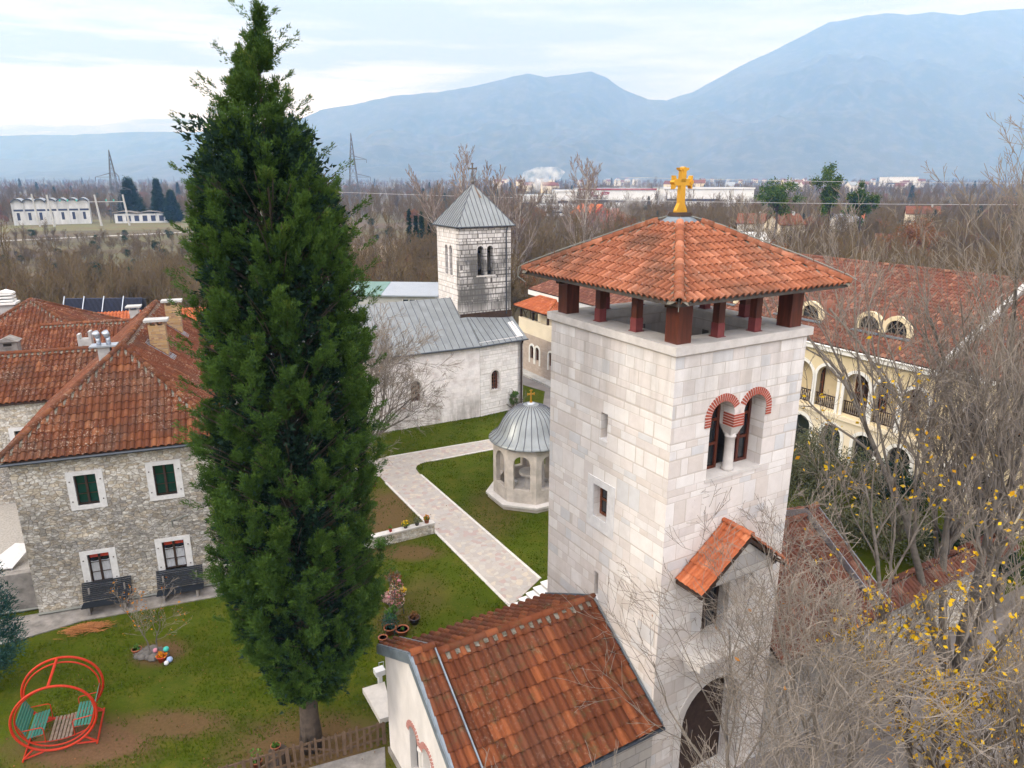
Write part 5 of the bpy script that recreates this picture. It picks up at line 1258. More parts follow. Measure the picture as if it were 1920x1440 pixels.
# ================================================================== TREES AND PLANTS
def segs_mesh(mb, P0, P1, R0, R1, n=3, var=0.0):
    P0, P1 = np.asarray(P0), np.asarray(P1); R0, R1 = np.asarray(R0), np.asarray(R1)
    d = P1 - P0; L = np.linalg.norm(d, axis=1, keepdims=True) + 1e-9; d = d / L; ref = np.where(np.abs(d[:, 2:3]) > .9, np.array([[1., 0, 0]]), np.array([[0, 0, 1.]]))
    x = np.cross(d, ref); x /= np.linalg.norm(x, axis=1, keepdims=True); y = np.cross(d, x); K = len(P0); V = np.empty((K, 2 * n, 3))
    for k in range(n):
        a = 2 * math.pi * k / n; o = x * math.cos(a) + y * math.sin(a); V[:, k] = P0 + o * R0[:, None]; V[:, n + k] = P1 + o * R1[:, None]
    b = (np.arange(K) * 2 * n)[:, None]; F = np.concatenate([b + np.array([[k, (k + 1) % n, n + (k + 1) % n, n + k]]) for k in range(n)])
    mb.add(V.reshape(-1, 3), F, np.tile(np.broadcast_to(var, K), n) if np.ndim(var) else var)
def grow(rng, base, dirn, L, r, levels, kids, spread, ratio, up=.25, wob=.12, nseg=5, rmin=.004, out=None, lvl=0, tips=None, first=.3):
    """recursive bare branching; returns segment lists (p0, p1, r0, r1, level)"""
    if out is None: out = []
    p = np.array(base, float); d = np.array(dirn, float); d /= np.linalg.norm(d); pts = [p]; ds = [d]; ns = max(2, nseg - lvl)
    for i in range(ns):
        d = d + rng.normal(0, wob, 3) + np.array([0, 0, up * .25 * (1 if lvl else .3)]); d /= np.linalg.norm(d); q = p + d * (L / ns)
        ra, rb = r * (1 - .75 * i / ns), r * (1 - .75 * (i + 1) / ns); out.append((p, q, max(ra, rmin), max(rb, rmin), lvl)); p = q; pts.append(p); ds.append(d)
    if lvl >= levels:
        if tips is not None: tips.append((p, d))
        return out
    k = kids[lvl] if lvl < len(kids) else kids[-1]
    for c in range(k):
        f = first + (1 - first) * (c + rng.random()) / k; i = min(int(f * ns), ns - 1); q = pts[i] + (pts[i + 1] - pts[i]) * (f * ns - i); dd = ds[i + 1]
        s = spread[lvl] if lvl < len(spread) else spread[-1]; a = rng.uniform(0, 2 * math.pi)
        x = np.cross(dd, [0, 0, 1.]) if abs(dd[2]) < .95 else np.cross(dd, [1., 0, 0]); x /= np.linalg.norm(x); y = np.cross(dd, x)
        th = s * rng.uniform(.6, 1.25); nd = dd * math.cos(th) + (x * math.cos(a) + y * math.sin(a)) * math.sin(th)
        grow(rng, q, nd, L * ratio * rng.uniform(.7, 1.15) * (1.15 - .45 * f), r * (1 - .72 * f) * .62, levels, kids, spread, ratio, up, wob, nseg, rmin, out, lvl + 1, tips, first)
    return out
def seg_arrays(o): return np.array([s[0] for s in o]), np.array([s[1] for s in o]), np.array([s[2] for s in o]), np.array([s[3] for s in o]), np.array([s[4] for s in o])
def barkmat(name, c1, c2, twig):
    t = NT(name); v = t.attr(); n = t.noise(t.pos(), 3, 4, .6); c = t.mix(t.mr(n, .35, .65), c1, c2); c = t.mix(v, c, twig); return t.done(c, .9)
M['bark_grey'] = barkmat('grey_bark', (.085, .075, .064), (.165, .148, .128), (.205, .175, .145))
M['bark_dark'] = barkmat('dark_bark', (.045, .035, .028), (.085, .065, .05), (.08, .06, .045))
M['bark_wood'] = barkmat('woodland_bark', (.080, .066, .038), (.115, .092, .052), (.125, .088, .046))
M['bark_pale'] = barkmat('pale_poplar_bark', (.30, .27, .24), (.38, .34, .30), (.17, .13, .11))
def bare_tree(name, label, base, H, seed, levels=4, kids=(8, 6, 5, 4), spread=(.55, .6, .6, .6), ratio=.6, r=.16, stems=1, lean=(0, 0, 1), up=.3, mat='bark_grey', rmin=.005, group=None, leaves=None, first=.3, splay=.35, wob=.12):
    rng = np.random.default_rng(seed); t = thing(name, label, 'tree', base, group); segs = []; tips = []
    for s in range(stems):
        d = np.array(lean, float) + (0 if stems == 1 else rng.normal(0, splay, 3) * (1, 1, 0)); grow(rng, np.array(base) + rng.normal(0, .12 * (stems > 1), 3) * (1, 1, 0), d, H * rng.uniform(.75, 1) if stems > 1 else H * .8, r, levels, kids, spread, ratio, up, wob, 7, rmin, segs, 0, tips, first)
    a, b, r0, r1, lv = seg_arrays(segs); k = lv <= 0
    m = MB(); segs_mesh(m, a[k], b[k], r0[k], r1[k], 7, 0.0); m.build('trunk', M[mat], t, True)
    m = MB(); k2 = lv == 1; k3 = lv > 1; segs_mesh(m, a[k2], b[k2], r0[k2], r1[k2], 5, .3); segs_mesh(m, a[k3], b[k3], r0[k3], r1[k3], 3, np.clip((lv[k3] - 1) / (levels - 1), 0, 1)); m.build('crown', M[mat], t)
    if leaves:
        n, mat_l, size, frac = leaves; tp = np.array([x[0] for x in tips]); zz = tp[:, 2]; pick = rng.choice(len(tp), min(n, len(tp)), replace=False)
        leafy(rng, tp[pick] + rng.normal(0, .1, (len(pick), 3)), size, mat_l, 'leaves', t)
    return t, tips
def leafy(rng, C_, size, mat, name, parent, elong=1.6, var=None):
    n = len(C_); d = rng.normal(0, 1, (n, 3)); d /= np.linalg.norm(d, axis=1, keepdims=True); e_ = rng.normal(0, 1, (n, 3)); x = np.cross(d, e_); x /= np.linalg.norm(x, axis=1, keepdims=True)
    s = size * rng.uniform(.6, 1.2, (n, 1)); V = np.stack([C_ - d * s * elong / 2, C_ + x * s / 2, C_ + d * s * elong / 2, C_ - x * s / 2], 1).reshape(-1, 3); F = np.arange(4 * n).reshape(n, 4)
    m = MB(); m.add(V, F, rng.random(n) if var is None else var); return m.build(name, M[mat], parent)
def leafmat(name, c1, c2, c3, rough=.6):
    t = NT(name); v = t.attr(); c = t.mix(t.mr(v, 0, .6), c1, c2); c = t.mix(t.mr(v, .75, 1.0), c, c3)
    t.put(t.b.inputs['Base Color'], c); t.b.inputs['Roughness'].default_value = rough; t.b.inputs['Specular IOR Level'].default_value = .1
    tr = t.n('ShaderNodeBsdfTranslucent'); t.link(c, tr.inputs[0]); ms = t.n('ShaderNodeMixShader'); ms.inputs[0].default_value = .22; o = t.t.nodes['Material Output']
    t.link(t.b.outputs[0], ms.inputs[1]); t.link(tr.outputs[0], ms.inputs[2]); t.link(ms.outputs[0], o.inputs[0]); return t.m
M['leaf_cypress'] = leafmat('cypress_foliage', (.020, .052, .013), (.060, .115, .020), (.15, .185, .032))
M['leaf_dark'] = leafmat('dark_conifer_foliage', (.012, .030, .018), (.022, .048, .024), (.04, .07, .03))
M['leaf_blue'] = leafmat('blue_green_conifer', (.015, .05, .045), (.03, .085, .07), (.05, .12, .09))
M['leaf_olive'] = leafmat('grey_green_olive_leaf', (.075, .085, .045), (.12, .13, .075), (.17, .18, .11))
M['leaf_yellow'] = leafmat('yellow_autumn_leaf', (.56, .34, .010), (.66, .44, .015), (.46, .22, .01))
M['leaf_orange'] = leafmat('orange_brown_leaf', (.38, .14, .015), (.46, .19, .02), (.30, .09, .02))
M['leaf_rust'] = leafmat('rust_brown_foliage', (.16, .07, .03), (.22, .10, .04), (.13, .07, .035))
M['leaf_green'] = leafmat('fresh_green_leaf', (.05, .12, .02), (.08, .17, .03), (.12, .22, .05))
M['petal_yellow'] = leafmat('yellow_petal', (.62, .40, .01), (.70, .50, .02), (.60, .30, .01))
M['petal_orange'] = leafmat('orange_petal', (.60, .20, .01), (.65, .28, .02), (.55, .12, .01))
M['petal_pink'] = leafmat('pink_petal', (.55, .16, .14), (.60, .42, .38), (.62, .55, .45))

# the big cypress: heights, centre x and radius
CYP = [(24.60, -6.89, .03), (23.92, -6.94, .34), (23.12, -7.12, .72), (22.16, -7.22, 1.05), (21.04, -7.39, 1.62), (20.18, -7.28, 2.1), (18.99, -6.95, 2.5), (17.45, -6.99, 2.65), (15.84, -6.98, 2.75), (14.16, -6.93, 2.85),
       (12.41, -7.03, 2.95), (10.58, -7.21, 3.0), (8.67, -7.26, 3.0), (6.66, -7.15, 2.85), (5.2, -7.0, 2.55), (4.0, -7.1, 2.05), (3.0, -7.2, 1.5), (2.3, -7.26, .8)]
def sprays(rng, base, axis, length, nleaf, lw, ll, fan=.5, V=None, var=None):
    """flat-ish leaf slivers set along fanned shoots, vectorised over all sprays"""
    K = len(base); a = axis / np.linalg.norm(axis, axis=1, keepdims=True); e_ = rng.normal(0, 1, (K, 3)); x = np.cross(a, e_); x /= np.linalg.norm(x, axis=1, keepdims=True); y = np.cross(a, x)
    f = rng.random((K, nleaf)) ** .8; sx = rng.normal(0, fan, (K, nleaf)) * (.35 + .65 * (1 - f)) * f ** .5; sy = rng.normal(0, fan * .45, (K, nleaf)) * f ** .5
    C_ = base[:, None] + a[:, None] * (f * length[:, None])[..., None] + x[:, None] * (sx * length[:, None])[..., None] + y[:, None] * (sy * length[:, None])[..., None]
    d = a[:, None] * .8 + x[:, None] * (sx * 1.6)[..., None] + y[:, None] * (sy * 1.6)[..., None] + rng.normal(0, .28, (K, nleaf, 3)); d /= np.linalg.norm(d, axis=2, keepdims=True)
    w_ = np.cross(d, rng.normal(0, 1, (K, nleaf, 3))); w_ /= np.linalg.norm(w_, axis=2, keepdims=True); s = rng.uniform(.7, 1.3, (K, nleaf, 1))
    Vv = np.stack([C_ - w_ * lw * s, C_ + w_ * lw * s, C_ + d * ll * s], 2).reshape(-1, 3)
    v = (var[:, None] * .75 + f * .25 + rng.normal(0, .06, f.shape)).clip(0, 1).ravel()
    return Vv, np.arange(len(Vv)).reshape(-1, 3), v
def cypress():
    rng = np.random.default_rng(7); t = thing('cypress_tree', 'very tall dense green cypress standing on the lawn, its tip reaching above the mountains', 'tree', (-7.35, 21.25, 0))
    zt_ = np.array([c[0] for c in CYP])[::-1]; cx = np.array([c[1] for c in CYP])[::-1]; rr = np.array([c[2] for c in CYP])[::-1]
    m = MB(); tr = [(-7.35, 21.25, -.05), (-7.33, 21.25, .5), (-7.3, 21.2, 1.6), (-7.1, 21.2, 8), (-7.1, 21.2, 16), (-6.95, 21.2, 24.2)]
    m.tube(tr, [.42, .36, .33, .25, .11, .02], 12); k = np.random.default_rng(1)
    for q in range(7):
        a = q * .9; m.tube([(-7.34 + .34 * math.cos(a), 21.25 + .34 * math.sin(a), -.05), (-7.32 + .30 * math.cos(a), 21.25 + .30 * math.sin(a), .8), (-7.3 + .22 * math.cos(a), 21.2 + .22 * math.sin(a), 2.2)], [.13, .09, .05], 6)
    m.build('trunk', M['bark_dark'], t, True)
    # foliage hangs in upswept clumps, bright at the tips, with dark hollows between them
    NC = 860; zc = 2.6 + 21.6 * (1 - (1 - rng.random(NC * 4)) ** .92); Rc = np.interp(zc, zt_, rr); kp = rng.random(len(zc)) < Rc / rr.max() * .84 + .24; zc, Rc = zc[kp][:NC], Rc[kp][:NC]; NC = len(zc); pc = rng.uniform(0, 2 * math.pi, NC)
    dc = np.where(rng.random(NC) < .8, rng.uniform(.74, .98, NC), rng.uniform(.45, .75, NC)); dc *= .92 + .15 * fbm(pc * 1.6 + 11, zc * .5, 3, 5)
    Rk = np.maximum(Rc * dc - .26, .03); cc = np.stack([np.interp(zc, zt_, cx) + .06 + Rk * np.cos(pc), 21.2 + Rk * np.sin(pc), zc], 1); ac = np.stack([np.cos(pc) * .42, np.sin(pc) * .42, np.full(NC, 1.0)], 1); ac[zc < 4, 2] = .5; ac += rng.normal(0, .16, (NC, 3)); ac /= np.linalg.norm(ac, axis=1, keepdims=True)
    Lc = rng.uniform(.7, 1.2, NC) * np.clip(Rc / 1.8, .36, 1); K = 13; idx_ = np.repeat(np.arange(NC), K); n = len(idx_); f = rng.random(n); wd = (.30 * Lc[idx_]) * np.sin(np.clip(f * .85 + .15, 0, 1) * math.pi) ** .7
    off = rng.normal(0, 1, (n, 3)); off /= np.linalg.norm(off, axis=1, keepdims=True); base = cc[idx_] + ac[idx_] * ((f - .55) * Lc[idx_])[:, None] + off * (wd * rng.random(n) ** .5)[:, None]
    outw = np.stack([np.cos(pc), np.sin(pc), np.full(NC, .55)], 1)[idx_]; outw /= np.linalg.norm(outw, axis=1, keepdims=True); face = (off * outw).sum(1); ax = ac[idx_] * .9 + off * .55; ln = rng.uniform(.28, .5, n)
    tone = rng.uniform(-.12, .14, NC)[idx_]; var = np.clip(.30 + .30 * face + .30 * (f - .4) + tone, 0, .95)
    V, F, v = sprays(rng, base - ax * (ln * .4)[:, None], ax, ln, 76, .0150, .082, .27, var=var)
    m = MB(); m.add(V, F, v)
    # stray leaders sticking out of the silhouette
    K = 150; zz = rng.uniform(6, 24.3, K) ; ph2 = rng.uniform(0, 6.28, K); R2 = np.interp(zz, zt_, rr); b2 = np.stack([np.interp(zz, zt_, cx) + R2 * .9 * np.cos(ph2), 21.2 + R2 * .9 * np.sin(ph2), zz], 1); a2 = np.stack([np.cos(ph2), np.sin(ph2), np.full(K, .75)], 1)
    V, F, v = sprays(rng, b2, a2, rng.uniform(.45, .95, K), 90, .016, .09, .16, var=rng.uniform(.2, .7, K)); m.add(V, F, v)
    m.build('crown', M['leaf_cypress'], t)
    m = MB(); K = 700; zz = rng.uniform(2, 19.5, K); ph2 = rng.uniform(0, 6.28, K); R2 = np.interp(zz, zt_, rr) * .85; xx = np.interp(zz, zt_, cx)
    P0 = np.stack([xx, np.full(K, 21.2), zz - R2 * .45], 1); P1 = np.stack([xx + R2 * np.cos(ph2), 21.2 + R2 * np.sin(ph2), zz + R2 * .35], 1); segs_mesh(m, P0, P1, np.full(K, .035), np.full(K, .01), 4, 0.0)
    m.build('branches', M['bark_dark'], t)
    # dark foliage fill inside the crown, closing the view through it
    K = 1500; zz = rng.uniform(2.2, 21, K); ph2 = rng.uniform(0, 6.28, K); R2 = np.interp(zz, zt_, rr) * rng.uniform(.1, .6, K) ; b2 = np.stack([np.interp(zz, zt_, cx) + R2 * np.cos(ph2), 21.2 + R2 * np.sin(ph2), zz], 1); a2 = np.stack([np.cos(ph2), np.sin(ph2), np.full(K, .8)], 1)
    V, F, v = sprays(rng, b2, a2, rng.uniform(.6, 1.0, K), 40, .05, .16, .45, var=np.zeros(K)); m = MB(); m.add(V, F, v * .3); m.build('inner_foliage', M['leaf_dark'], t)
cypress()
def conifer(name, label, base, H, Rm, seed, mat='leaf_dark', nsp=600, nleaf=40, lw=.03, ll=.16, shape=1.0, parent=None, group=None, trunk=True):
    rng = np.random.default_rng(seed); t = thing(name, label, 'tree', base, group); z = rng.random(nsp) ** shape; R_ = Rm * np.minimum((1 - z) * 1.25, 1) * np.clip(z * 6 + .5, 0, 1); ph = rng.uniform(0, 6.28, nsp); rad = R_ * rng.uniform(.45, 1, nsp)
    c = np.stack([base[0] + rad * np.cos(ph), base[1] + rad * np.sin(ph), base[2] + H * (.06 + .94 * z)], 1); ax = np.stack([np.cos(ph), np.sin(ph), np.full(nsp, .9)], 1); ln = np.full(nsp, Rm * .55) * rng.uniform(.7, 1.2, nsp)
    V, F, v = sprays(rng, c - ax * .2 * Rm, ax, ln, nleaf, lw, ll, .45, var=rng.random(nsp)); m = MB(); m.add(V, F, v); m.build('crown', M[mat], t)
    m = MB(); m.tube([base, (base[0], base[1], base[2] + H * .9)], [Rm * .09, .03], 6); m.build('trunk', M['bark_dark'], t); return t
conifer('spruce_tree', 'blue green spruce cut off by the left edge of the picture', (-21.15, 24.3, 0), 11.0, 1.3, 31, 'leaf_blue', 800, 60, .02, .12)
# olive bush right of the tower
def bush(name, label, base, Rx, H, seed, mat, n, size, cat='shrub', group=None, twigs=True, nclump=26):
    rng = np.random.default_rng(seed); t = thing(name, label, cat, base, group); k = rng.normal(0, 1, (nclump, 3)); k /= np.linalg.norm(k, axis=1, keepdims=True); k *= rng.uniform(.4, .95, (nclump, 1)); k[:, 2] = np.abs(k[:, 2]) * .9 + .15
    cc = np.array(base) + k * (Rx, Rx, H * .72) + (0, 0, H * .18); idx = rng.integers(0, nclump, n); q = rng.normal(0, 1, (n, 3)); q /= np.linalg.norm(q, axis=1, keepdims=True); q *= rng.random((n, 1)) ** .4
    P = cc[idx] + q * Rx * .30; vv = np.clip(rng.random(nclump)[idx] * .7 + rng.random(n) * .3, 0, 1); leafy(rng, P, size, mat, 'foliage', t, 2.6, vv)
    if twigs:
        segs = []
        for s in range(7): grow(rng, base, rng.normal(0, .5, 3) * (1, 1, 0) + (0, 0, 1), H * .75, .05, 2, (6, 4), (.6, .6), .55, .2, .12, 5, .006, segs)
        a, b, r0, r1, lv = seg_arrays(segs); m = MB(); segs_mesh(m, a, b, r0, r1, 4, .3); m.build('stems', M['bark_grey'], t)
    return t
bush('olive_tree', 'round grey green olive tree between the bell tower and the monastery', (17.6, 38.5, 0), 3.6, 6.3, 41, 'leaf_olive', 24000, .07, 'tree', nclump=42)
bush('laurel_bush', 'dark green bush below the monastery arcade behind the branches', (23.5, 40.5, 0), 2.6, 3.4, 42, 'leaf_dark', 9000, .08, nclump=30)
bush('climbing_shrub', 'small green shrub at the corner of the church by the downpipe', (.2, 60.2, 0), .55, 2.2, 43, 'leaf_green', 1500, .07, nclump=14)
# near bare trees
bare_tree('bare_tree', 'bare multi stemmed tree leaning over the lawn between the cypress and the church', (-11.5, 48.8, 0), 9.5, 3, 4, (9, 6, 5, 3), (.6, .6, .55, .55), .58, .13, 5, (.45, -.12, .8), .02, 'bark_grey', .010, splay=.33, leaves=(70, 'leaf_orange', .06, 1))
bare_tree('bare_tree', 'tallest bare grey tree at the right edge, its fan of branches crossing the cream arcade', (19.5, 26.5, -1.2), 17.5, 11, 4, (11, 7, 5, 3), (.5, .55, .6, .6), .52, .20, 5, (-.02, 0, 1), .42, 'bark_grey', .0095, splay=.34)
bare_tree('bare_tree', 'bare grey tree with fine twigs in front of the gatehouse wing at right', (14.6, 20.5, -1.2), 12.5, 12, 4, (10, 7, 5, 4), (.6, .65, .7, .7), .50, .15, 4, (-.05, 0, 1), .30, 'bark_grey', .0068, splay=.36, leaves=(900, 'leaf_yellow', .12, 1))
bare_tree('bare_tree', 'bare twiggy tree filling the bottom right corner nearest the camera', (10.8, 12.8, -1.2), 11.0, 13, 4, (10, 7, 5, 4), (.6, .7, .7, .7), .50, .13, 4, (.02, .05, 1), .25, 'bark_grey', .0052, splay=.4, leaves=(800, 'leaf_yellow', .08, 1))
bare_tree('bare_tree', 'bare tree whose thin twigs spread over the brown chapel roof and the gate arch', (6.6, 13.9, -1.2), 9.9, 14, 4, (10, 6, 5, 3), (.65, .75, .75, .7), .60, .10, 4, (-.16, .04, 1), .18, 'bark_grey', .0068, splay=.46, leaves=(24, 'leaf_orange', .09, 1))
bare_tree('bare_tree', 'slender bare tree whose branch tips fan over the right half of the chapel roof', (4.5, 13.7, -1.2), 9.4, 24, 4, (9, 6, 5, 3), (.6, .7, .7, .7), .58, .09, 3, (-.10, .05, 1), .2, 'bark_grey', .0055, splay=.4)
bare_tree('bare_tree', 'bare tree standing in front of the bell tower portal', (10.2, 16.6, -1.2), 9.8, 15, 4, (10, 7, 5, 4), (.6, .7, .7, .7), .55, .11, 3, (-.12, .0, 1), .25, 'bark_grey', .0060, splay=.38, leaves=(24, 'leaf_orange', .09, 1))
bare_tree('yellow_leaved_tree', 'small tree still holding clusters of yellow leaves at the lower right', (14.2, 19.6, -1.2), 5.6, 16, 4, (9, 6, 5, 4), (.7, .7, .6, .6), .56, .10, 3, (.05, 0, 1), .15, 'bark_dark', .006, splay=.45, leaves=(1500, 'leaf_yellow', .15, 1))
bare_tree('yellow_leaved_tree', 'second small tree with sparse yellow leaves nearer the right edge', (15.4, 18.2, -1.2), 5.6, 17, 4, (8, 6, 4, 4), (.7, .7, .6, .6), .56, .09, 3, (.05, 0, 1), .15, 'bark_dark', .006, splay=.45, leaves=(600, 'leaf_yellow', .13, 1))

bare_tree('bare_tree', 'bare tree at the far right edge whose branch tips rise above the skyline', (24.5, 31.5, -.6), 20.0, 18, 4, (10, 6, 5, 3), (.42, .5, .55, .6), .46, .22, 4, (.0, 0, 1), .45, 'bark_grey', .011, splay=.26)
bare_tree('bare_tree', 'bare tree behind the gatehouse wing, its twigs veiling the lower arches', (21.0, 31.0, 0), 10.5, 23, 4, (10, 7, 6, 3), (.55, .6, .65, .65), .52, .14, 4, (.0, 0, 1), .35, 'bark_grey', .009, splay=.38)
bush('shrub', 'dense grey green shrub behind the gatehouse wing roof', (20.2, 34.5, 0), 2.8, 3.6, 44, 'leaf_olive', 9000, .08)
bush('shrub', 'dark evergreen shrub by the right hand enclosure wall', (24.0, 33.0, 0), 2.6, 3.2, 45, 'leaf_dark', 7000, .09)

# grass tufts and fallen leaves over the lawn in view
def in_poly(x, y, P):
    c = np.zeros(len(x), bool); n = len(P); j = n - 1
    for i in range(n):
        xi, yi, xj, yj = P[i][0], P[i][1], P[j][0], P[j][1]; c ^= ((yi > y) != (yj > y)) & (x < (xj - xi) * (y - yi) / (yj - yi + 1e-12) + xi); j = i
    return c
def grass_cover():
    rng = np.random.default_rng(99); n = 210000; y = 17 + 44 * rng.random(n) ** 1.5; x = -24 + 30 * rng.random(n)
    ok = ~in_poly(x, y, P_); ok &= ~((x - 1.2) ** 2 + (y - 42.75) ** 2 < 9.0); q = np.stack([x - H0[0], y - H0[1]], 1); dd = q @ FH.D[:2]; ss = q @ FH.S[:2]; ok &= ~((dd > -1.3) & (ss < 10)) & ~((dd > -2.3) & (ss < 1.5))
    t_ = np.stack([x - TC[0], y - TC[1]], 1); ts, td = t_ @ FRt.S[:2], t_ @ FRt.D[:2]; ok &= ~((ts > -7.1) & (td < 6.2) & (ts < 6)) & (td > -6) & ~((ts > -7) & (td < 1)); ok &= ~in_poly(x, y, [(-9.0, 15.5), (-3.9, 17.5), (-4.65, 21.2), (-7.5, 20.1), (-10, 19.0)])
    n1 = fbm(x * .9, y * .9, 3, 4); ok &= rng.random(n) < np.clip((n1 - .22) * 2.6, .05, 1)
    for sx, sy, rx, ry in ((-15.6, 21.3, 2.2, 1.1), (-13, 22.3, 1.7, .6), (-7.4, 21, 2.2, 1.3), (-7.6, 38.6, 1.2, 2.8), (-5.8, 35.2, 1.5, .7), (-15.4, 26.6, .9, .7)): ok &= (((x - sx) / rx) ** 2 + ((y - sy) / ry) ** 2 > .8) | (rng.random(n) < .15)
    x, y, n1 = x[ok], y[ok], n1[ok]; k = len(x); a = rng.uniform(0, 6.28, k); w_ = rng.uniform(.012, .026, k) * (.6 + y / 40); h = rng.uniform(.03, .085, k) * (.7 + n1); ox, oy = rng.normal(0, .03, k), rng.normal(0, .03, k)
    V = np.stack([np.stack([x - np.cos(a) * w_, y - np.sin(a) * w_, np.full(k, .0)], 1), np.stack([x + np.cos(a) * w_, y + np.sin(a) * w_, np.full(k, .0)], 1), np.stack([x + ox, y + oy, h], 1)], 1).reshape(-1, 3)
    M['blade'] = leafmat('grass_blade', (.042, .074, .003), (.072, .108, .004), (.14, .13, .02), .9); m = MB(); m.add(V, np.arange(3 * k).reshape(k, 3), np.clip(rng.random(k) * .6 + (n1 - .4), 0, 1)); tag(m.build('grass', M['blade']), 'short green winter grass covering the monastery lawn', 'grass', None, 'stuff')
    n = 1500; y = 18 + 34 * rng.random(n) ** 1.3; x = -22 + 26 * rng.random(n); c = np.stack([x, y, np.full(n, .05)], 1); t_ = np.stack([x - TC[0], y - TC[1]], 1); ts, td = t_ @ FRt.S[:2], t_ @ FRt.D[:2]; q = np.stack([x - H0[0], y - H0[1]], 1); ok = ~((ts > -7.2) & (td < 6.2)) & ~((q @ FH.D[:2] > -.2) & (q @ FH.S[:2] < 9.5)) & ~((x - 1.2) ** 2 + (y - 42.75) ** 2 < 9.0); near = np.minimum(np.hypot(x + 7.3, y - 21.2), np.hypot(x + 11, y - 47)); ok &= rng.random(n) < np.clip(1.3 - near / 14, .2, 1)
    c = c[ok]; k = len(c); a = rng.uniform(0, 6.28, k); s = rng.uniform(.02, .045, k); d1 = np.stack([np.cos(a) * s, np.sin(a) * s, rng.normal(0, .01, k)], 1); d2 = np.stack([-np.sin(a) * s * .6, np.cos(a) * s * .6, rng.normal(0, .01, k)], 1)
    m = MB(); m.add(np.stack([c - d1, c - d2, c + d1, c + d2], 1).reshape(-1, 3), np.arange(4 * k).reshape(k, 4), rng.random(k)); tag(m.build('fallen_leaves', M['leaf_rust']), 'brown fallen leaves scattered over the lawn and the flagstone path', 'leaves', None, 'stuff')
grass_cover()

# ================================================================== GARDEN THINGS
def bench(name, label, s0, s1):
    t = thing(name, label, 'bench', FH.P((s0 + s1) / 2, -.6, .05)); w_ = s1 - s0
    m = MB()
    for k in range(7): FH.box(m, s0, s1, -.98 + k * .082, -.98 + k * .082 + .06, .47, .50)
    m.build('seat', M['wood_bench'], t)
    m = MB()
    for k in range(10):
        z = .56 + k * .085; d = -.46 + k * .030; m.prism([FH.P(s0, d, z), FH.P(s1, d, z), FH.P(s1, d + .022, z + .065), FH.P(s0, d + .022, z + .065)], FH.D * .02)
    m.build('backrest', M['wood_bench'], t)
    for s in (s0 + .25, s1 - .35):
        m = MB(); FH.box(m, s, s + .1, -.95, -.35, .06, .46); FH.box(m, s, s + .08, -.36, -.28, .3, 1.15); m.build('leg', M['concrete'], t)
bench('garden_bench', 'dark slatted garden bench under the left ground floor window of the stone house', 1.98, 4.1)
bench('garden_bench', 'dark slatted garden bench under the right ground floor window, beside the cypress', 5.2, 7.3)

def swing():
    c = np.array([-16.35, 21.0, 0.]); f = Fr(c[:2], 22); t = thing('garden_swing', 'red round framed garden swing with two facing green slatted seats', 'garden swing', tuple(c)); rr = 1.32; zc = rr + .12; D_ = 1.7
    for d in (0, D_):
        m = MB(); m.tube([f.P(rr * math.cos(a), d, zc + rr * math.sin(a)) for a in np.linspace(0, 2 * math.pi, 48, endpoint=False)], .045, 8, closed=True)
        m.build('ring', M['red_paint'], t, True)
        m = MB(); r2 = rr * .93; dd = d + (.14 if d == 0 else -.14); m.tube([f.P(r2 * math.cos(a), dd, zc - .02 + r2 * math.sin(a)) for a in np.linspace(0, 2 * math.pi, 48, endpoint=False)], .03, 8, closed=True); m.build('inner_ring', M['red_paint'], t, True)
    m = MB(); m.tube([f.P(0, 0, zc + rr), f.P(0, D_, zc + rr)], .05, 8); m.build('top_bar', M['red_paint'], t)
    for sg in (-1, 1):
        m = MB(); a = sg * 1.16
        m.tube([f.P(a, -.12, .05), f.P(a, D_ + .12, .05)], .035, 6)
        for d in (0, D_):
            m.tube([f.P(a, d, .05), f.P(sg * .80, d, zc - rr * .80)], .035, 6); m.tube([f.P(a, d, .05), f.P(sg * .52, d, .17)], .035, 6)
        m.build('foot_frame', M['red_paint'], t)
    m = MB()
    for k in range(6): f.box(m, -.36 + k * .125, -.36 + k * .125 + .09, .2, D_ - .2, .36 + .012 * abs(k - 2.5), .385 + .012 * abs(k - 2.5))
    m.build('platform', M['wood_grey'], t)
    m = MB()
    for d in (.24, D_ - .24): m.tube([f.P(x, d, .33 + .22 * x * x) for x in np.linspace(-1.05, 1.05, 11)], .022, 6)
    m.build('platform_frame', M['red_paint'], t)
    for sg in (-1, 1):
        s_ = MB()
        for k in range(5):
            x = sg * (.48 + k * .105); f.box(s_, min(x, x + sg * .08), max(x, x + sg * .08), .18, D_ - .18, .76 - k * .012, .785 - k * .012)
        st = s_.build('seat', M['green_paint'], t)
        b_ = MB()
        for k in range(5):
            z = .86 + k * .125; x = sg * (1.02 + k * .045); b_.prism([f.P(x, .18, z), f.P(x, D_ - .18, z), f.P(x + sg * .03, D_ - .18, z + .095), f.P(x + sg * .03, .18, z + .095)], f.S * .02)
        b_.build('backrest', M['green_paint'], t)
        a_ = MB()
        for d in (.2, D_ - .2):
            a_.tube([f.P(sg * .46, d, .38), f.P(sg * .46, d, .74), f.P(sg * 1.02, d, .72), f.P(sg * 1.25, d, 1.5)], .018, 6)
            a_.tube([f.P(sg * .46, d, .74), f.P(sg * .46, d, .98), f.P(sg * .52, d, 1.04), f.P(sg * 1.1, d, 1.06)], .018, 6)
        a_.build('armrest_frame', M['red_paint'], t)
swing()

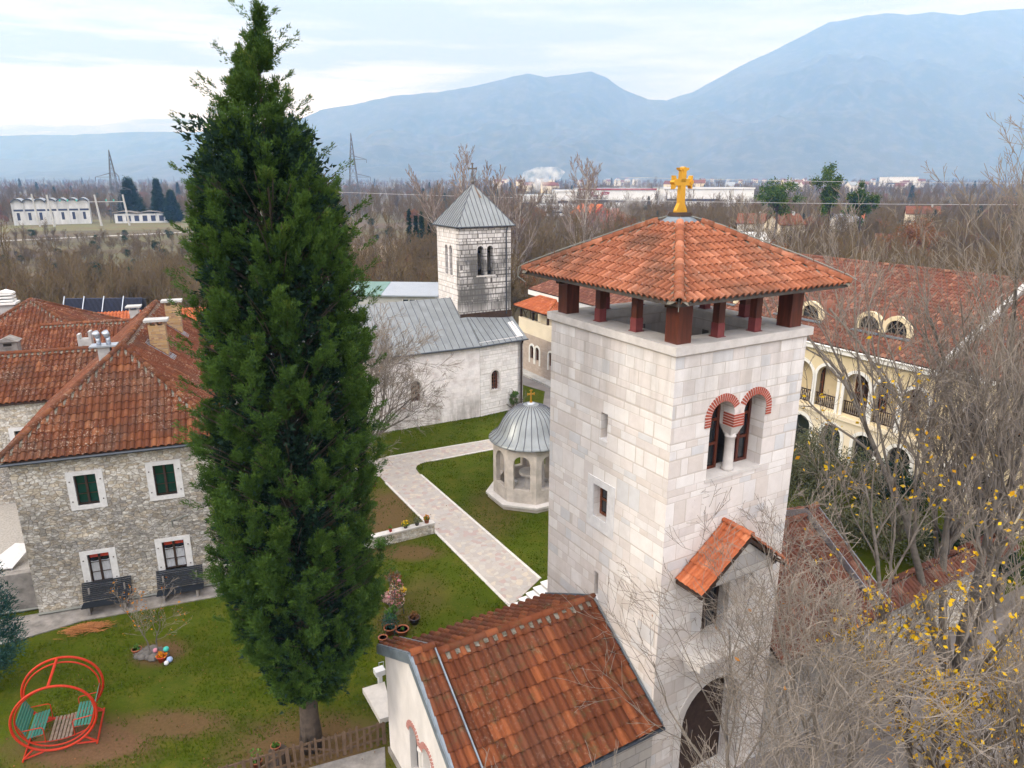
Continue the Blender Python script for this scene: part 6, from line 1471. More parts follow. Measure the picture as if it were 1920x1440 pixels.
def pot(name, label, x, y, z, r, h, mat='clay', plant=None, pr=.2, ph=.3, n=160, size=.05, group=None, plant2=None, cat='potted plant'):
    t = thing(name, label, cat, (x, y, z), group); m = MB(); m.lathe((x, y, z), [(r * .68, 0), (r * .95, h * .85), (r * 1.08, h * .86), (r * 1.08, h), (r * .9, h), (r * .85, h * .9)], 16); m.build('pot', M[mat], t, True)
    m = MB(); m.lathe((x, y, z), [(r * .86, h * .86), (r * .86, h * .9)], 12); m.build('soil', M['soil'], t)
    rng = np.random.default_rng(int(abs(x * 100 + y * 10)))
    for k, (mt, nn) in enumerate(((plant, n), (plant2, n // 2))):
        if not mt: continue
        q = rng.normal(0, 1, (nn, 3)); q /= np.linalg.norm(q, axis=1, keepdims=True); q *= rng.random((nn, 1)) ** .35; q[:, 2] = np.abs(q[:, 2]); P = np.array([x, y, z + h * .9]) + q * (pr, pr, ph) + ((0, 0, ph * .25) if k else 0)
        leafy(rng, P, size, mt, 'foliage' if k == 0 else 'flowers', t)
    return t
# low garden wall with pots on it
t = thing('garden_wall', 'low weathered stone garden wall with flower pots on top beside the path', 'garden wall', (-5.8, 36.8, 0))
FW = Fr((-8.9, 35.0), 28.8); m = MB(); FW.box(m, 0, 5.0, 0, .38, -.02, .62); m.build('wall', M['rubble'], t); m = MB(); FW.box(m, -.02, 5.03, -.03, .41, .62, .70); m.build('coping', M['slab'], t)
q = FW.P(4.6, .19, 0); pot('potted_plant', 'terracotta pot of orange marigolds on the end of the garden wall by the path', q[0], q[1], .70, .16, .24, 'clay', 'leaf_green', .2, .25, 120, .06, 'pots on the garden wall', 'petal_orange')
q = FW.P(4.0, .19, 0); pot('potted_plant', 'pot of pale spiky leaves on the garden wall beside the orange flowers', q[0], q[1], .70, .14, .2, 'clay_dark', 'leaf_olive', .28, .35, 130, .07, 'pots on the garden wall')
q = FW.P(3.3, .19, 0); pot('potted_plant', 'pot of yellow green leaves in the middle of the garden wall', q[0], q[1], .70, .14, .18, 'clay_dark', 'leaf_green', .26, .25, 130, .06, 'pots on the garden wall', 'petal_yellow')
q = FW.P(2.4, .19, 0); pot('potted_plant', 'small red pot with a thin seedling on the garden wall', q[0], q[1], .70, .11, .2, 'toy_red', 'leaf_green', .12, .22, 40, .05, 'pots on the garden wall')
q = FW.P(1.6, -.35, 0); pot('potted_plant', 'bright green leafy plant at the foot of the garden wall by the cypress', q[0], q[1], 0, .2, .3, 'clay_dark', 'leaf_green', .38, .55, 260, .08)
# flower stand
def flower_stand():
    x, y = -5.45, 29.45; t = thing('flower_stand', 'tall iron stand crowded with pink, cream and red flowers beside the cypress', 'flower stand', (x, y, 0)); m = MB()
    for a in (0, 2.1, 4.2): m.tube([(x + .3 * math.cos(a), y + .3 * math.sin(a), 0), (x + .1 * math.cos(a), y + .1 * math.sin(a), 1.9)], .018, 6)
    for z in (.5, 1.0, 1.5): m.tube([(x + .3 * math.cos(a), y + .3 * math.sin(a), z) for a in np.linspace(0, 6.28, 16, endpoint=False)], .012, 5, closed=True)
    m.build('frame', M['gutter'], t); rng = np.random.default_rng(5); n = 900; z = rng.uniform(.35, 1.95, n); R_ = .18 + .30 * np.sin(np.clip((z - .3) / 1.5, 0, 1) * math.pi); ph = rng.uniform(0, 6.28, n); rad = R_ * rng.random(n) ** .5
    P = np.stack([x + rad * np.cos(ph), y + rad * np.sin(ph), z], 1); leafy(rng, P[:420], .055, 'leaf_rust', 'foliage', t); leafy(rng, P[420:640], .06, 'petal_pink', 'pink_flowers', t); leafy(rng, P[640:], .05, 'leaf_green', 'green_leaves', t)
    m = MB()
    for k in range(12):
        q = P[rng.integers(0, n)]; m.lathe(q, [(.01, -.06), (.06, -.03), (.06, .03), (.01, .06)], 8)
    m.build('blossoms', M['toy_pink'], t, True)
flower_stand()
bush('flowering_shrub', 'low shrub with pink blooms just behind the flower stand', (-5.95, 30.2, 0), .45, 1.1, 46, 'petal_pink', 500, .06, nclump=12)
bush('garden_shrub', 'leafy green shrub between the flower stand and the rosemary pot', (-5.55, 28.7, 0), .42, .9, 47, 'leaf_green', 700, .055, nclump=12)
bush('garden_shrub', 'reddish leaved low shrub beside the cypress, beyond the yellow chrysanthemums', (-6.1, 32.0, 0), .5, .8, 48, 'leaf_rust', 600, .06, nclump=12)
pot('potted_plant', 'left yellow chrysanthemum pot behind the flower stand', -5.95, 30.9, 0, .16, .25, 'clay_dark', 'petal_yellow', .24, .25, 150, .06, 'yellow chrysanthemums')
pot('potted_plant', 'right yellow chrysanthemum pot behind the flower stand', -5.45, 31.0, 0, .16, .25, 'clay_dark', 'petal_yellow', .22, .25, 150, .06, 'yellow chrysanthemums')
pot('potted_plant', 'blue green rosemary in a large terracotta pot nearest the chapel roof', -5.55, 27.9, 0, .27, .36, 'clay', 'leaf_blue', .42, .8, 420, .05)
pot('potted_plant', 'empty looking round terracotta bowl beside the rosemary pot', -5.0, 27.9, 0, .30, .28, 'clay', 'leaf_green', .12, .1, 30, .05)
pot('potted_plant', 'black pot holding a small dry twiggy plant right of the terracotta pots', -4.55, 28.7, 0, .26, .34, 'clay_dark', 'leaf_rust', .25, .35, 120, .05)
pot('potted_plant', 'small terracotta jar lying beside the rosemary pot', -5.75, 27.2, 0, .20, .34, 'clay', None)
pot('potted_plant', 'pot of pale pink flowers at the corner where the path turns by the cypress', -9.35, 44.0, 0, .2, .3, 'clay', 'petal_pink', .28, .45, 150, .08)
pot('potted_plant', 'little clay pot next to the pink flowers at the path corner', -9.75, 43.3, 0, .16, .25, 'clay', 'leaf_rust', .2, .2, 60, .06)

# sapling in a ring of stones with pots and toys
t, _ = bare_tree('sapling', 'thin sapling with a few orange leaves growing from a stone heap on the lawn', (-15.5, 26.4, 0), 3.1, 51, 3, (9, 5, 3), (.8, .7, .6), .55, .035, 2, (0, 0, 1), .1, 'bark_grey', .006, leaves=(110, 'leaf_orange', .075, 1), splay=.25)
t = thing('stone_heap', 'heap of dark stones round the foot of the leafless sapling', 'stone heap', (-15.6, 26.4, 0)); rng = np.random.default_rng(8); m = MB()
for k in range(26):
    a = rng.uniform(0, 6.28); r = rng.uniform(.1, .68); q = np.array([-15.7 + r * 1.15 * math.cos(a), 26.35 + r * .7 * math.sin(a), -.02]); s = rng.uniform(.12, .26)
    m.lathe(q, [(s * .6, 0), (s, s * .35), (s * .85, s * .8), (s * .35, s * 1.1)], 6, rng.uniform(0, 6))
m.build('stones', M['stone_dark'], t)
pot('potted_plant', 'terracotta pot with a small green plant left of the stone heap', -16.35, 26.45, 0, .20, .3, 'clay', 'leaf_green', .2, .22, 80, .06)
pot('potted_plant', 'red plastic planter with autumn flowers in front of the sapling', -15.05, 26.0, 0, .2, .28, 'toy_red', 'petal_orange', .24, .2, 110, .07)
for nm, lb, (x, y, z), r, mt in (('ball', 'teal toy ball resting in the flowers on the stone heap', (-14.95, 26.25, .42), .12, 'toy_teal'), ('toy', 'pale blue plastic toy at the right of the stone heap', (-14.7, 25.95, .12), .13, 'toy_blue'), ('toy', 'white plastic toy beside the blue one at the stone heap', (-14.75, 25.75, .1), .1, 'white'), ('toy', 'pink toy lying on the stones behind the sapling', (-15.45, 26.3, .32), .1, 'toy_pink')):
    m = MB(); m.lathe((x, y, z), [(r * .3, -r), (r * .9, -r * .5), (r, 0), (r * .85, r * .55), (r * .3, r * .95)], 12); o = m.build(nm, M[mt], None, True); tag(o, lb, nm)
# heap of cut branches
t = thing('brushwood_pile', 'oval heap of orange brown cut branches on the concrete strip before the stone house', 'brushwood', (-20.25, 28.0, .05)); rng = np.random.default_rng(9); a, b, r = [], [], []
for k in range(420):
    u, v = rng.normal(0, .34), rng.normal(0, .16); c = FH.o + FH.S * (2.35 + u * 1.15) + FH.D * (-2.05 + v) + np.array([0, 0, .07 + .22 * rng.random() * math.exp(-(u * u * 2 + v * v * 8))]); th = rng.normal(0, .28); d = FH.S * math.cos(th) + FH.D * math.sin(th) + np.array([0, 0, rng.normal(0, .06)]); L_ = rng.uniform(.25, .6); a.append(c - d * L_ / 2); b.append(c + d * L_ / 2); r.append(.012)
m = MB(); segs_mesh(m, a, b, r, np.array(r) * .5, 4, 0); m.build('branches', M['straw'], t)

# picket fence from the chapel corner
def fence():
    p0 = np.array([-4.62, 21.35, 0]); p1 = np.array([-7.75, 20.15, 0]); p2 = np.array([-10.6, 18.9, 0]); t = thing('picket_fence', 'weathered wooden picket fence running from the chapel wall past the cypress trunk', 'fence', tuple(p0)); rng = random.Random(3)
    for a, b in ((p0, p1), (p1, p2)):
        L_ = np.linalg.norm(b - a); d = (b - a) / L_; n = np.array([-d[1], d[0], 0]); k = int(L_ / .24)
        for z in (.28, .92):
            m = MB(); m.bar(a + (0, 0, z), b + (0, 0, z + rng.uniform(-.04, .04)), .05, .07); m.build('rail', M['wood_old'], t)
        m = MB(); m.bar(a + (0, 0, .9), a + d * L_ * .45 + (0, 0, .3), .05, .06); m.bar(a + d * L_ * .55 + (0, 0, .35), b + (0, 0, .95), .05, .06); m.build('brace', M['wood_old'], t)
        for i in range(k + 1):
            q = a + d * (i + .3) * L_ / (k + 1) + n * .04; h = rng.uniform(.98, 1.18); tl = d * rng.uniform(-.04, .04); m = MB(); wdt = .09 if i % 6 else .13
            m.prism([q - d * wdt / 2 + (0, 0, .06), q + d * wdt / 2 + (0, 0, .06), q + d * wdt / 2 + tl + (0, 0, h - .06), q + tl + (0, 0, h), q - d * wdt / 2 + tl + (0, 0, h - .06)], n * .025); m.build('picket' if i % 6 else 'post', M['wood_old'], t)
fence()
pot('potted_plant', 'terracotta pot standing on the stump behind the fence left of the cypress trunk', -8.35, 20.5, .52, .17, .22, 'clay', 'leaf_green', .16, .14, 60, .05)
t = thing('tree_stump', 'low dark tree stump carrying a terracotta pot behind the picket fence', 'stump', (-8.3, 20.5, 0)); m = MB(); m.lathe((-8.3, 20.5, 0), [(.45, 0), (.36, .15), (.33, .5), (.30, .52)], 10); m.build('wood', M['bark_dark'], t)
pot('potted_plant', 'red clay pot with twigs at the fence left of the stump', -9.0, 20.3, 0, .2, .3, 'clay', 'leaf_green', .25, .6, 60, .06)
pot('garden_gnome_pot', 'small clay pot with a shiny green glass ball at the bottom edge of the lawn', -9.9, 18.75, 0, .12, .2, 'clay', None, cat='pot')
# tap with a white basin at the chapel corner, stone slab before the chapel door
t = thing('outdoor_basin', 'white outdoor wash basin beyond the far corner of the chapel gable', 'wash basin', (-5.4, 24.6, 0)); q = FRt.P(-7.25, 5.75, 0); m = MB(); FRt.box(m, -6.2, -5.8, 9.3, 9.65, .62, .85); FRt.box(m, -6.08, -5.92, 9.4, 9.55, 0, .62); m.build('basin', M['white'], t)
m = MB(); m.tube([FRt.P(-5.8, 9.5, .8), FRt.P(-5.8, 9.5, 1.1), FRt.P(-6.0, 9.5, 1.12), FRt.P(-6.0, 9.5, 1.0)], .02, 6); m.build('tap', M['steel'], t)
t = thing('stone_slab', 'large pale stone slab lying on the grass beside the chapel gable', 'stone slab', (-5.3, 23.3, 0)); m = MB(); m.prism([(-6.02, 24.0, .25), (-5.2, 24.4, .25), (-4.55, 22.5, .25), (-5.02, 22.3, .25)], (0, 0, -.22)); m.build('slab', M['slab'], t)
q = FRt.P(-5.2, 6.95, 0); t = thing('plastic_sheet', 'crumpled black plastic sheet on the ground behind the chapel roof', 'plastic sheet', (*FRt.P(-3.3, 9.3, 0)[:2], 0)); rng = np.random.default_rng(2); gx_, gy_ = np.meshgrid(np.linspace(0, 1.6, 10), np.linspace(0, 1.1, 8)); hz = rng.uniform(0, .25, gx_.shape); V = [FRt.P(-4.0 + a, 8.6 + b, .03 + c) for a, b, c in zip(gx_.ravel(), gy_.ravel(), hz.ravel())]
i, j = np.meshgrid(np.arange(7), np.arange(9), indexing='ij'); a = i * 10 + j; m = MB(); m.add(V, np.stack([a, a + 1, a + 11, a + 10], -1).reshape(-1, 4)); m.build('sheet', M['tarp'], t)
# yard wall, gravelly upper yard and white sheet left of the stone house
t = thing('yard_wall', 'dark block yard wall at the left edge beside the corner of the stone house', 'wall', FH.P(-3, .8, 0)); m = MB(); FH.box(m, -7, -.02, .6, 1.0, -.1, 2.0); m.build('wall', M['concrete'], t)
m = MB(); m.tube([FH.P(-6, .5, .15), FH.P(-.1, .5, .12)], .06, 6); m.build('drain_pipe', M['cable'], t)
m = MB(); FH.box(m, -7, -.02, 1.01, 9.8, 0, 1.9); tag(m.build('upper_yard', M['gravel']), kind='structure')
t = thing('white_awning', 'white sheet awning in the yard left of the stone house', 'awning', FH.P(-2, 2.5, 1.9)); m = MB(); m.prism([FH.P(-2.4, 1.25, 2.15), FH.P(-1.1, 1.25, 2.05), FH.P(-.5, 2.7, 2.5), FH.P(-1.3, 2.8, 2.6)], (0, 0, -.04)); m.build('sheet', M['frame_stone'], t)
for s_, d_, h_ in ((-2.3, 1.3, 2.12), (-1.15, 1.3, 2.02), (-.55, 2.65, 2.46), (-1.3, 2.72, 2.55)):
    m = MB(); m.tube([FH.P(s_, d_, 1.9), FH.P(s_, d_, h_)], .03, 6); m.build('pole', M['steel'], t)
for k, (x, y) in enumerate(((-.1 + 20 * .157, 20 * 2.1),)): pass
# ================================================================== BEHIND: SHED, WOOD, BUILDINGS, PYLONS
def shed():
    f = Fr((-17.5, 92), -4); t = thing('garden_shed', 'long grey shed with a white and green flat roof behind the church', 'shed', (-14, 94, -2)); m = MB(); f.wall(m, rect(-9, 7.5, -2.4, 5.2), [rect(3.2, 5.0, 3.6, 4.7), rect(5.9, 6.8, 2.6, 4.6)], 0, .3); f.box(m, -9, 7.5, 5, 5.3, -2.4, 5.2); f.box(m, 7.2, 7.5, .3, 5, -2.4, 5.2); m.build('wall', M['shed_wall'], t)
    m = MB(); m.prism([f.P(.5, -.4, 5.3), f.P(8, -.4, 5.3), f.P(8, 5.7, 6.2), f.P(.5, 5.7, 6.2)], (0, 0, -.16)); m.build('roof', M['metal_roof'], t); m = MB(); m.prism([f.P(-9.5, -.4, 5.3), f.P(.45, -.4, 5.3), f.P(.45, 5.7, 6.2), f.P(-9.5, 5.7, 6.2)], (0, 0, -.16)); m.build('green_roof', M['green_roof'], t)
    m = MB(); f.box(m, 3.2, 5.0, .1, .14, 3.6, 4.7); m.build('window_pane', M['glass_dark'], t); m = MB()
    for x in (3.2, 4.05, 4.9): f.box(m, x, x + .1, -.02, .1, 3.6, 4.7)
    f.box(m, 3.1, 5.1, -.03, .05, 3.45, 3.6); m.build('window_frame', M['trim_white'], t); m = MB(); f.box(m, 5.9, 6.8, .05, .1, 2.6, 4.6); m.build('door', M['trim_white'], t)
shed()
def inside_view(x, y, mrg=1.12): return abs(x) < (y * 0.98 + 6) * .75 * mrg

# prototypes for the wood; their meshes are shared by every copy
def proto(name, kind, seed):
    rng = np.random.default_rng(seed); m = MB()
    if kind in ('bare', 'tall', 'shrub'):
        segs = []; H = {'bare': 9, 'tall': 15, 'shrub': 4.5}[kind]; st = {'bare': 2, 'tall': 1, 'shrub': 6}[kind]
        for s in range(st):
            grow(rng, rng.normal(0, .15, 3) * (1, 1, 0), np.array([0, 0, 1.]) + rng.normal(0, .3 if kind != 'tall' else .04, 3) * (1, 1, 0), H * rng.uniform(.75, .95), {'bare': .13, 'tall': .2, 'shrub': .05}[kind], 3, {'bare': (9, 7, 4), 'tall': (18, 7, 4), 'shrub': (7, 5, 3)}[kind], (.6, .6, .6), .48 if kind != 'tall' else .34, .35, .1, 6, .018 if kind != 'shrub' else .012, segs, 0, None, .22)
        a, b, r0, r1, lv = seg_arrays(segs); k = lv == 0; segs_mesh(m, a[k], b[k], r0[k], r1[k], 5, 0.0); segs_mesh(m, a[~k], b[~k], r0[~k] * 1.15, r1[~k] * 1.15, 3, np.clip(lv[~k] / 3, 0, 1)); mt = 'bark_wood'
    return m
def make_bg(name, kind, seed, mat): 
    m = proto(name, kind, seed); return m
WOODS = []
for k, (kind, mat) in enumerate((('bare', 'bark_wood'), ('bare', 'bark_wood'), ('bare', 'bark_wood'), ('tall', 'bark_wood'), ('shrub', 'bark_wood'), ('shrub', 'bark_wood'))):
    m = proto('x', kind, 200 + k); WOODS.append((kind, m))
PC = bpy.data.collections.new('wood_sources')
def src(name, m, mat):
    o = m.build(name, M[mat]); COL.objects.unlink(o); PC.objects.link(o); return o
def src_leaf(name, seed, mat, H, Rx, n, size):
    rng = np.random.default_rng(seed); m = MB(); q = rng.normal(0, 1, (n, 3)); q /= np.linalg.norm(q, axis=1, keepdims=True); k = rng.normal(0, 1, (20, 3)); k /= np.linalg.norm(k, axis=1, keepdims=True); P = k[rng.integers(0, 20, n)] * .68 + q * rng.random((n, 1)) ** .4 * .4
    P = P * (Rx, Rx, H * .38) + (0, 0, H * .58); d = rng.normal(0, 1, (n, 3)); d /= np.linalg.norm(d, axis=1, keepdims=True); x = np.cross(d, rng.normal(0, 1, (n, 3))); x /= np.linalg.norm(x, axis=1, keepdims=True); s = size * rng.uniform(.6, 1.2, (n, 1))
    m.add(np.stack([P - d * s, P + x * s * .6, P + d * s, P - x * s * .6], 1).reshape(-1, 3), np.arange(4 * n).reshape(n, 4), rng.random(n)); m.tube([(0, 0, 0), (0, 0, H * .6)], [.16, .08], 5)
    return m
def src_cone(seed, H, Rm, n=260, nl=30):
    rng = np.random.default_rng(seed); m = MB(); z = rng.random(n); R_ = Rm * np.minimum((1 - z) * 1.3, 1) * np.clip(z * 5 + .5, 0, 1); ph = rng.uniform(0, 6.28, n); rad = R_ * rng.uniform(.4, 1, n); c = np.stack([rad * np.cos(ph), rad * np.sin(ph), H * (.05 + .95 * z)], 1); ax = np.stack([np.cos(ph), np.sin(ph), np.full(n, 1.2)], 1)
    V, F, v = sprays(rng, c - ax * .15 * Rm, ax, np.full(n, Rm * .6), nl, .05, .3, .4, var=rng.random(n)); m.add(V, F, v); return m
srcs = [src('w%d' % k, m, 'bark_wood') for k, (kd, m) in enumerate(WOODS)]
srcs.append(src('w6', src_leaf('l', 301, 'leaf_rust', 8, 3.2, 2600, .16), 'leaf_rust')); srcs.append(src('w7', src_leaf('l', 302, 'leaf_dark', 5, 2.2, 1500, .16), 'leaf_dark')); srcs.append(src('w8', src_cone(303, 12, 2.0), 'leaf_dark'))
proto_names = [o.name for o in srcs]
rng = np.random.default_rng(77)
CLEAR = [(-260, 330, -120, 425, 0)]
def clear(x, y):
    # road strip, substation yard, field strip, factory yards
    if -330 < x < -60:
        ry = 281.6 + (x + 200) * (40.2 / 45.8)
        if -16 < y - ry < 7: return True
    if -262 < x < -150 and 345 < y < 425: return True
    if -262 < x < -150 and 312 < y < 346 : return True
    if -75 < x < -28 and 185 < y < 262: return True
    if 10 < x < 250 and 520 < y < 760: return True
    if 15 < x < 62 and 325 < y < 372: return True
    if 20 < x < 60 and 34 < y < 92: return True
    if y < 100 and -24 < x < 2: return True
    if x < -20 and y < 78: return True
    return False
pts, idx, rot, scl = [], [], [], []
def scatter(n, y0, y1, smul=1.0, probs=None, pw=1.0):
    for _ in range(n):
        y = y0 + (y1 - y0) * rng.random() ** pw; x = rng.uniform(-1, 1) * (y * .98 + 14) * .80
        if clear(x, y): continue
        if x > 14 and y < 100 and not (x > 43): continue
        if -2 < x < 14 and y < 104: continue
        pr = np.array(probs, float); 
        band = fbm(np.array([x * .02 + 5]), np.array([y * .02]), 2, 3)[0]
        if band > .55: pr[6] *= 2.2
        k = rng.choice(len(pr), p=pr / pr.sum()); pts.append((x, y, float(zfar(np.array([x]), np.array([y]))[0]) - .1)); lowb = x < -40 and 120 < y < 345; k = int(rng.choice([4, 5, 4, 5, 4, 5, 4, 5, 0, 7])) if lowb else k; idx.append(k); rot.append(rng.uniform(0, 6.28)); scl.append(rng.uniform(.65, 1.25) * smul * (1.0 if not lowb else (.85 if y < 190 else .62)))
scatter(2300, 84, 230, .95, (10, 10, 10, 2, 9, 9, 1.2, 2.0, .15)); scatter(3000, 200, 520, 1.05, (10, 10, 10, 5, 4, 4, 1.5, 2.0, .5), .9)
scatter(2600, 500, 1300, 1.25, (10, 10, 10, 5, 1, 1, 1.5, 2.0, .9), .85); scatter(2200, 1200, 3600, 1.5, (10, 10, 10, 3, 0, 0, 1, 3, 1.2), .9)
pts = np.array(pts); order = np.argsort(pts[:, 1]); pts = pts[order]; idx = np.array(idx)[order]; rot = np.array(rot)[order]; scl = np.array(scl)[order]
# the nearest bare trees stand as individuals, the rest of the wood is one mass
NEAR = 130
ng = {0: 'bare', 1: 'bare', 2: 'bare', 3: 'tall', 4: 'shrub', 5: 'shrub', 6: 'rust', 7: 'evergreen', 8: 'conifer'}
info = {'bare': ('bare_tree', 'leafless brown tree at the near edge of the wood beyond the church and houses', 'tree', 'bare trees along the near edge of the wood'), 'tall': ('tall_bare_tree', 'tall straight leafless tree at the near edge of the wood', 'tree', 'tall bare trees along the near edge of the wood'),
        'shrub': ('bare_shrub', 'low leafless many stemmed shrub at the near edge of the wood', 'shrub', 'bare shrubs along the near edge of the wood'), 'rust': ('rust_leaved_tree', 'tree with rust brown leaves at the near edge of the wood', 'tree', 'rust leaved trees along the near edge of the wood'),
        'evergreen': ('evergreen_bush', 'dark evergreen bush among the bare trees at the near edge of the wood', 'bush', 'evergreen bushes along the near edge of the wood'), 'conifer': ('dark_conifer', 'dark conical evergreen at the near edge of the wood', 'tree', 'dark conifers along the near edge of the wood')}
for k in range(NEAR):
    nm, lb, ct, gp = info[ng[int(idx[k])]]; wh = 'left of the cypress' if pts[k][0] / pts[k][1] < -.42 else 'between cypress and belfry' if pts[k][0] / pts[k][1] < -.06 else 'behind the monastery roofs' if pts[k][0] / pts[k][1] < .45 else 'at the right margin'; lb = lb.replace('at the near edge of the wood', 'at the wood edge').replace(' beyond the church and houses', '') + ', ' + wh; gp = gp.replace('near edge of the wood', 'wood edge ' + wh); o = bpy.data.objects.new(nm, srcs[int(idx[k])].data); COL.objects.link(o); o.location = pts[k]; o.rotation_euler = (0, 0, rot[k]); o.scale = (scl[k],) * 3; tag(o, lb, ct, gp)
me = bpy.data.meshes.new('woodland'); me.vertices.add(len(pts) - NEAR); me.vertices.foreach_set('co', pts[NEAR:].astype(np.float32).ravel())
for nm, arr, ty in (('pick', idx[NEAR:], 'INT'), ('rotz', rot[NEAR:], 'FLOAT'), ('size', scl[NEAR:], 'FLOAT')): me.attributes.new(nm, ty, 'POINT').data.foreach_set('value', np.ascontiguousarray(arr, dtype=np.int32 if ty == 'INT' else np.float32))
wo = tag(bpy.data.objects.new('woodland', me), 'brown leafless winter wood filling the plain between the monastery and the mountains', 'wood', None, 'stuff'); COL.objects.link(wo)
g = bpy.data.node_groups.new('scatter_wood', 'GeometryNodeTree'); g.interface.new_socket('Geometry', in_out='INPUT', socket_type='NodeSocketGeometry'); g.interface.new_socket('Geometry', in_out='OUTPUT', socket_type='NodeSocketGeometry')
gi, go, ip, ci = g.nodes.new('NodeGroupInput'), g.nodes.new('NodeGroupOutput'), g.nodes.new('GeometryNodeInstanceOnPoints'), g.nodes.new('GeometryNodeCollectionInfo')
ci.inputs[0].default_value = PC; ci.inputs['Separate Children'].default_value = True; ci.inputs['Reset Children'].default_value = True; ip.inputs['Pick Instance'].default_value = True
def na(n, ty):
    x = g.nodes.new('GeometryNodeInputNamedAttribute'); x.data_type = ty; x.inputs[0].default_value = n; return x.outputs[0]
cx_ = g.nodes.new('ShaderNodeCombineXYZ'); g.links.new(na('rotz', 'FLOAT'), cx_.inputs[2]); er = g.nodes.new('FunctionNodeEulerToRotation'); g.links.new(cx_.outputs[0], er.inputs[0])
g.links.new(gi.outputs[0], ip.inputs['Points']); g.links.new(ci.outputs[0], ip.inputs['Instance']); g.links.new(na('pick', 'INT'), ip.inputs['Instance Index']); g.links.new(er.outputs[0], ip.inputs['Rotation']); g.links.new(na('size', 'FLOAT'), ip.inputs['Scale']); g.links.new(ip.outputs[0], go.inputs[0])
md = wo.modifiers.new('scatter', 'NODES'); md.node_group = g

def zg(x, y): return float(zfar(np.array([x]), np.array([y]))[0])
# distinct trees further off
for x, y, H, lb, sd in ((-.6, 128, 25, 'tall pale poplar with bare forked branches right of the belfry cross', 61), (-7.5, 132, 23, 'slender pale poplar directly behind the belfry cross', 62), (14.5, 150, 24, 'pale bare poplar standing before the white factory halls', 63), (-41, 150, 20.5, 'pale bare tree beside the right hand pylon', 64)):
    bare_tree('poplar_tree', lb, (x, y, zg(x, y)), H, sd, 3, (16, 9, 6), (.6, .6, .6), .40, .30, 2, (0, 0, 1), .5, 'bark_pale', .04, splay=.16, first=.22, wob=.08)
def cop_cypress(x, y, H, Rm, sd, lb, gp): conifer('cypress_tree', lb, (x, y, zg(x, y)), H, Rm, sd, 'leaf_dark', 220, 30, .06, .4, 1.0, group=gp)
for k, (px_, Y_, H) in enumerate(((-29.5, 208, 15), (-27.8, 210, 13), (-25.6, 206, 14.5), (-23.6, 209, 12.5), (-21.6, 207, 14), (-19.8, 211, 12), (-17.5, 208, 13))): cop_cypress(px_, Y_, H, 1.3, 400 + k, ['leftmost and tallest','second from left','third from left','middle low','third from right','second from right','rightmost'][k] + ' dark green columnar cypress in the clump left of the belfry roof', 'columnar cypresses left of the belfry')
for x, y, H, Rm, lb in ((-211, 405, 22, 7, 'broad dark conifer beside the substation, left of the narrow one'), (-194, 402, 22, 4, 'narrow pointed dark conifer right of the substation poles'), (-186, 400, 16, 4.5, 'short dark conifer right of the pointed one by the substation')): conifer('conifer_tree', lb, (x, y, zg(x, y)), H, Rm, 420 + int(H), 'leaf_dark', 500, 34, .16, .9)
def pine(x, y, H, Rx, sd, lb):
    rng = np.random.default_rng(sd); t = thing('pine_tree', lb, 'tree', (x, y, zg(x, y))); z0 = zg(x, y); n = 5200; k = rng.normal(0, 1, (26, 3)); k *= (Rx * .55, Rx * .55, H * .13); k += (x, y, z0 + H * .82); P = k[rng.integers(0, 26, n)] + rng.normal(0, 1, (n, 3)) * (Rx * .2, Rx * .2, H * .03); leafy(rng, P, .32, 'leaf_cypress', 'crown', t, 2.2)
    m = MB(); m.tube([(x, y, z0), (x + .4, y, z0 + H * .5), (x, y, z0 + H * .85)], [.4, .3, .14], 7)
    for q in k[:14]: m.tube([(x, y, z0 + H * .62), q], [.14, .05], 5)
    m.build('trunk', M['bark_dark'], t)
pine(76, 210, 23.5, 4.2, 1, 'umbrella shaped pine with white houses seen below its crown'); pine(92, 212, 23.5, 3.0, 2, 'taller dark pine in the middle of the distant row'); pine(104, 218, 20.5, 2.4, 3, 'smallest rounded pine right of the other two')
for x, y, H, sd, lb in ((94, 172, 14, 5, 'russet leaved tree below the distant pines'), (61, 165, 9, 6, 'orange leaved tree among the bare trees right of the gold cross'), (36, 236, 14, 7, 'round ochre leaved tree in front of the factory halls'), (112, 196, 15, 8, 'large russet tree crown at the right of the wood')):
    m = src_leaf('l', 320 + sd, 'leaf_rust', H, H * .38, 3600, .24); t = thing('autumn_tree', lb, 'tree', (x, y, zg(x, y))); m.V = [v + np.array([x, y, zg(x, y)]) for v in m.V]; m.build('crown', M['leaf_orange' if sd == 6 else 'leaf_rust'], t)

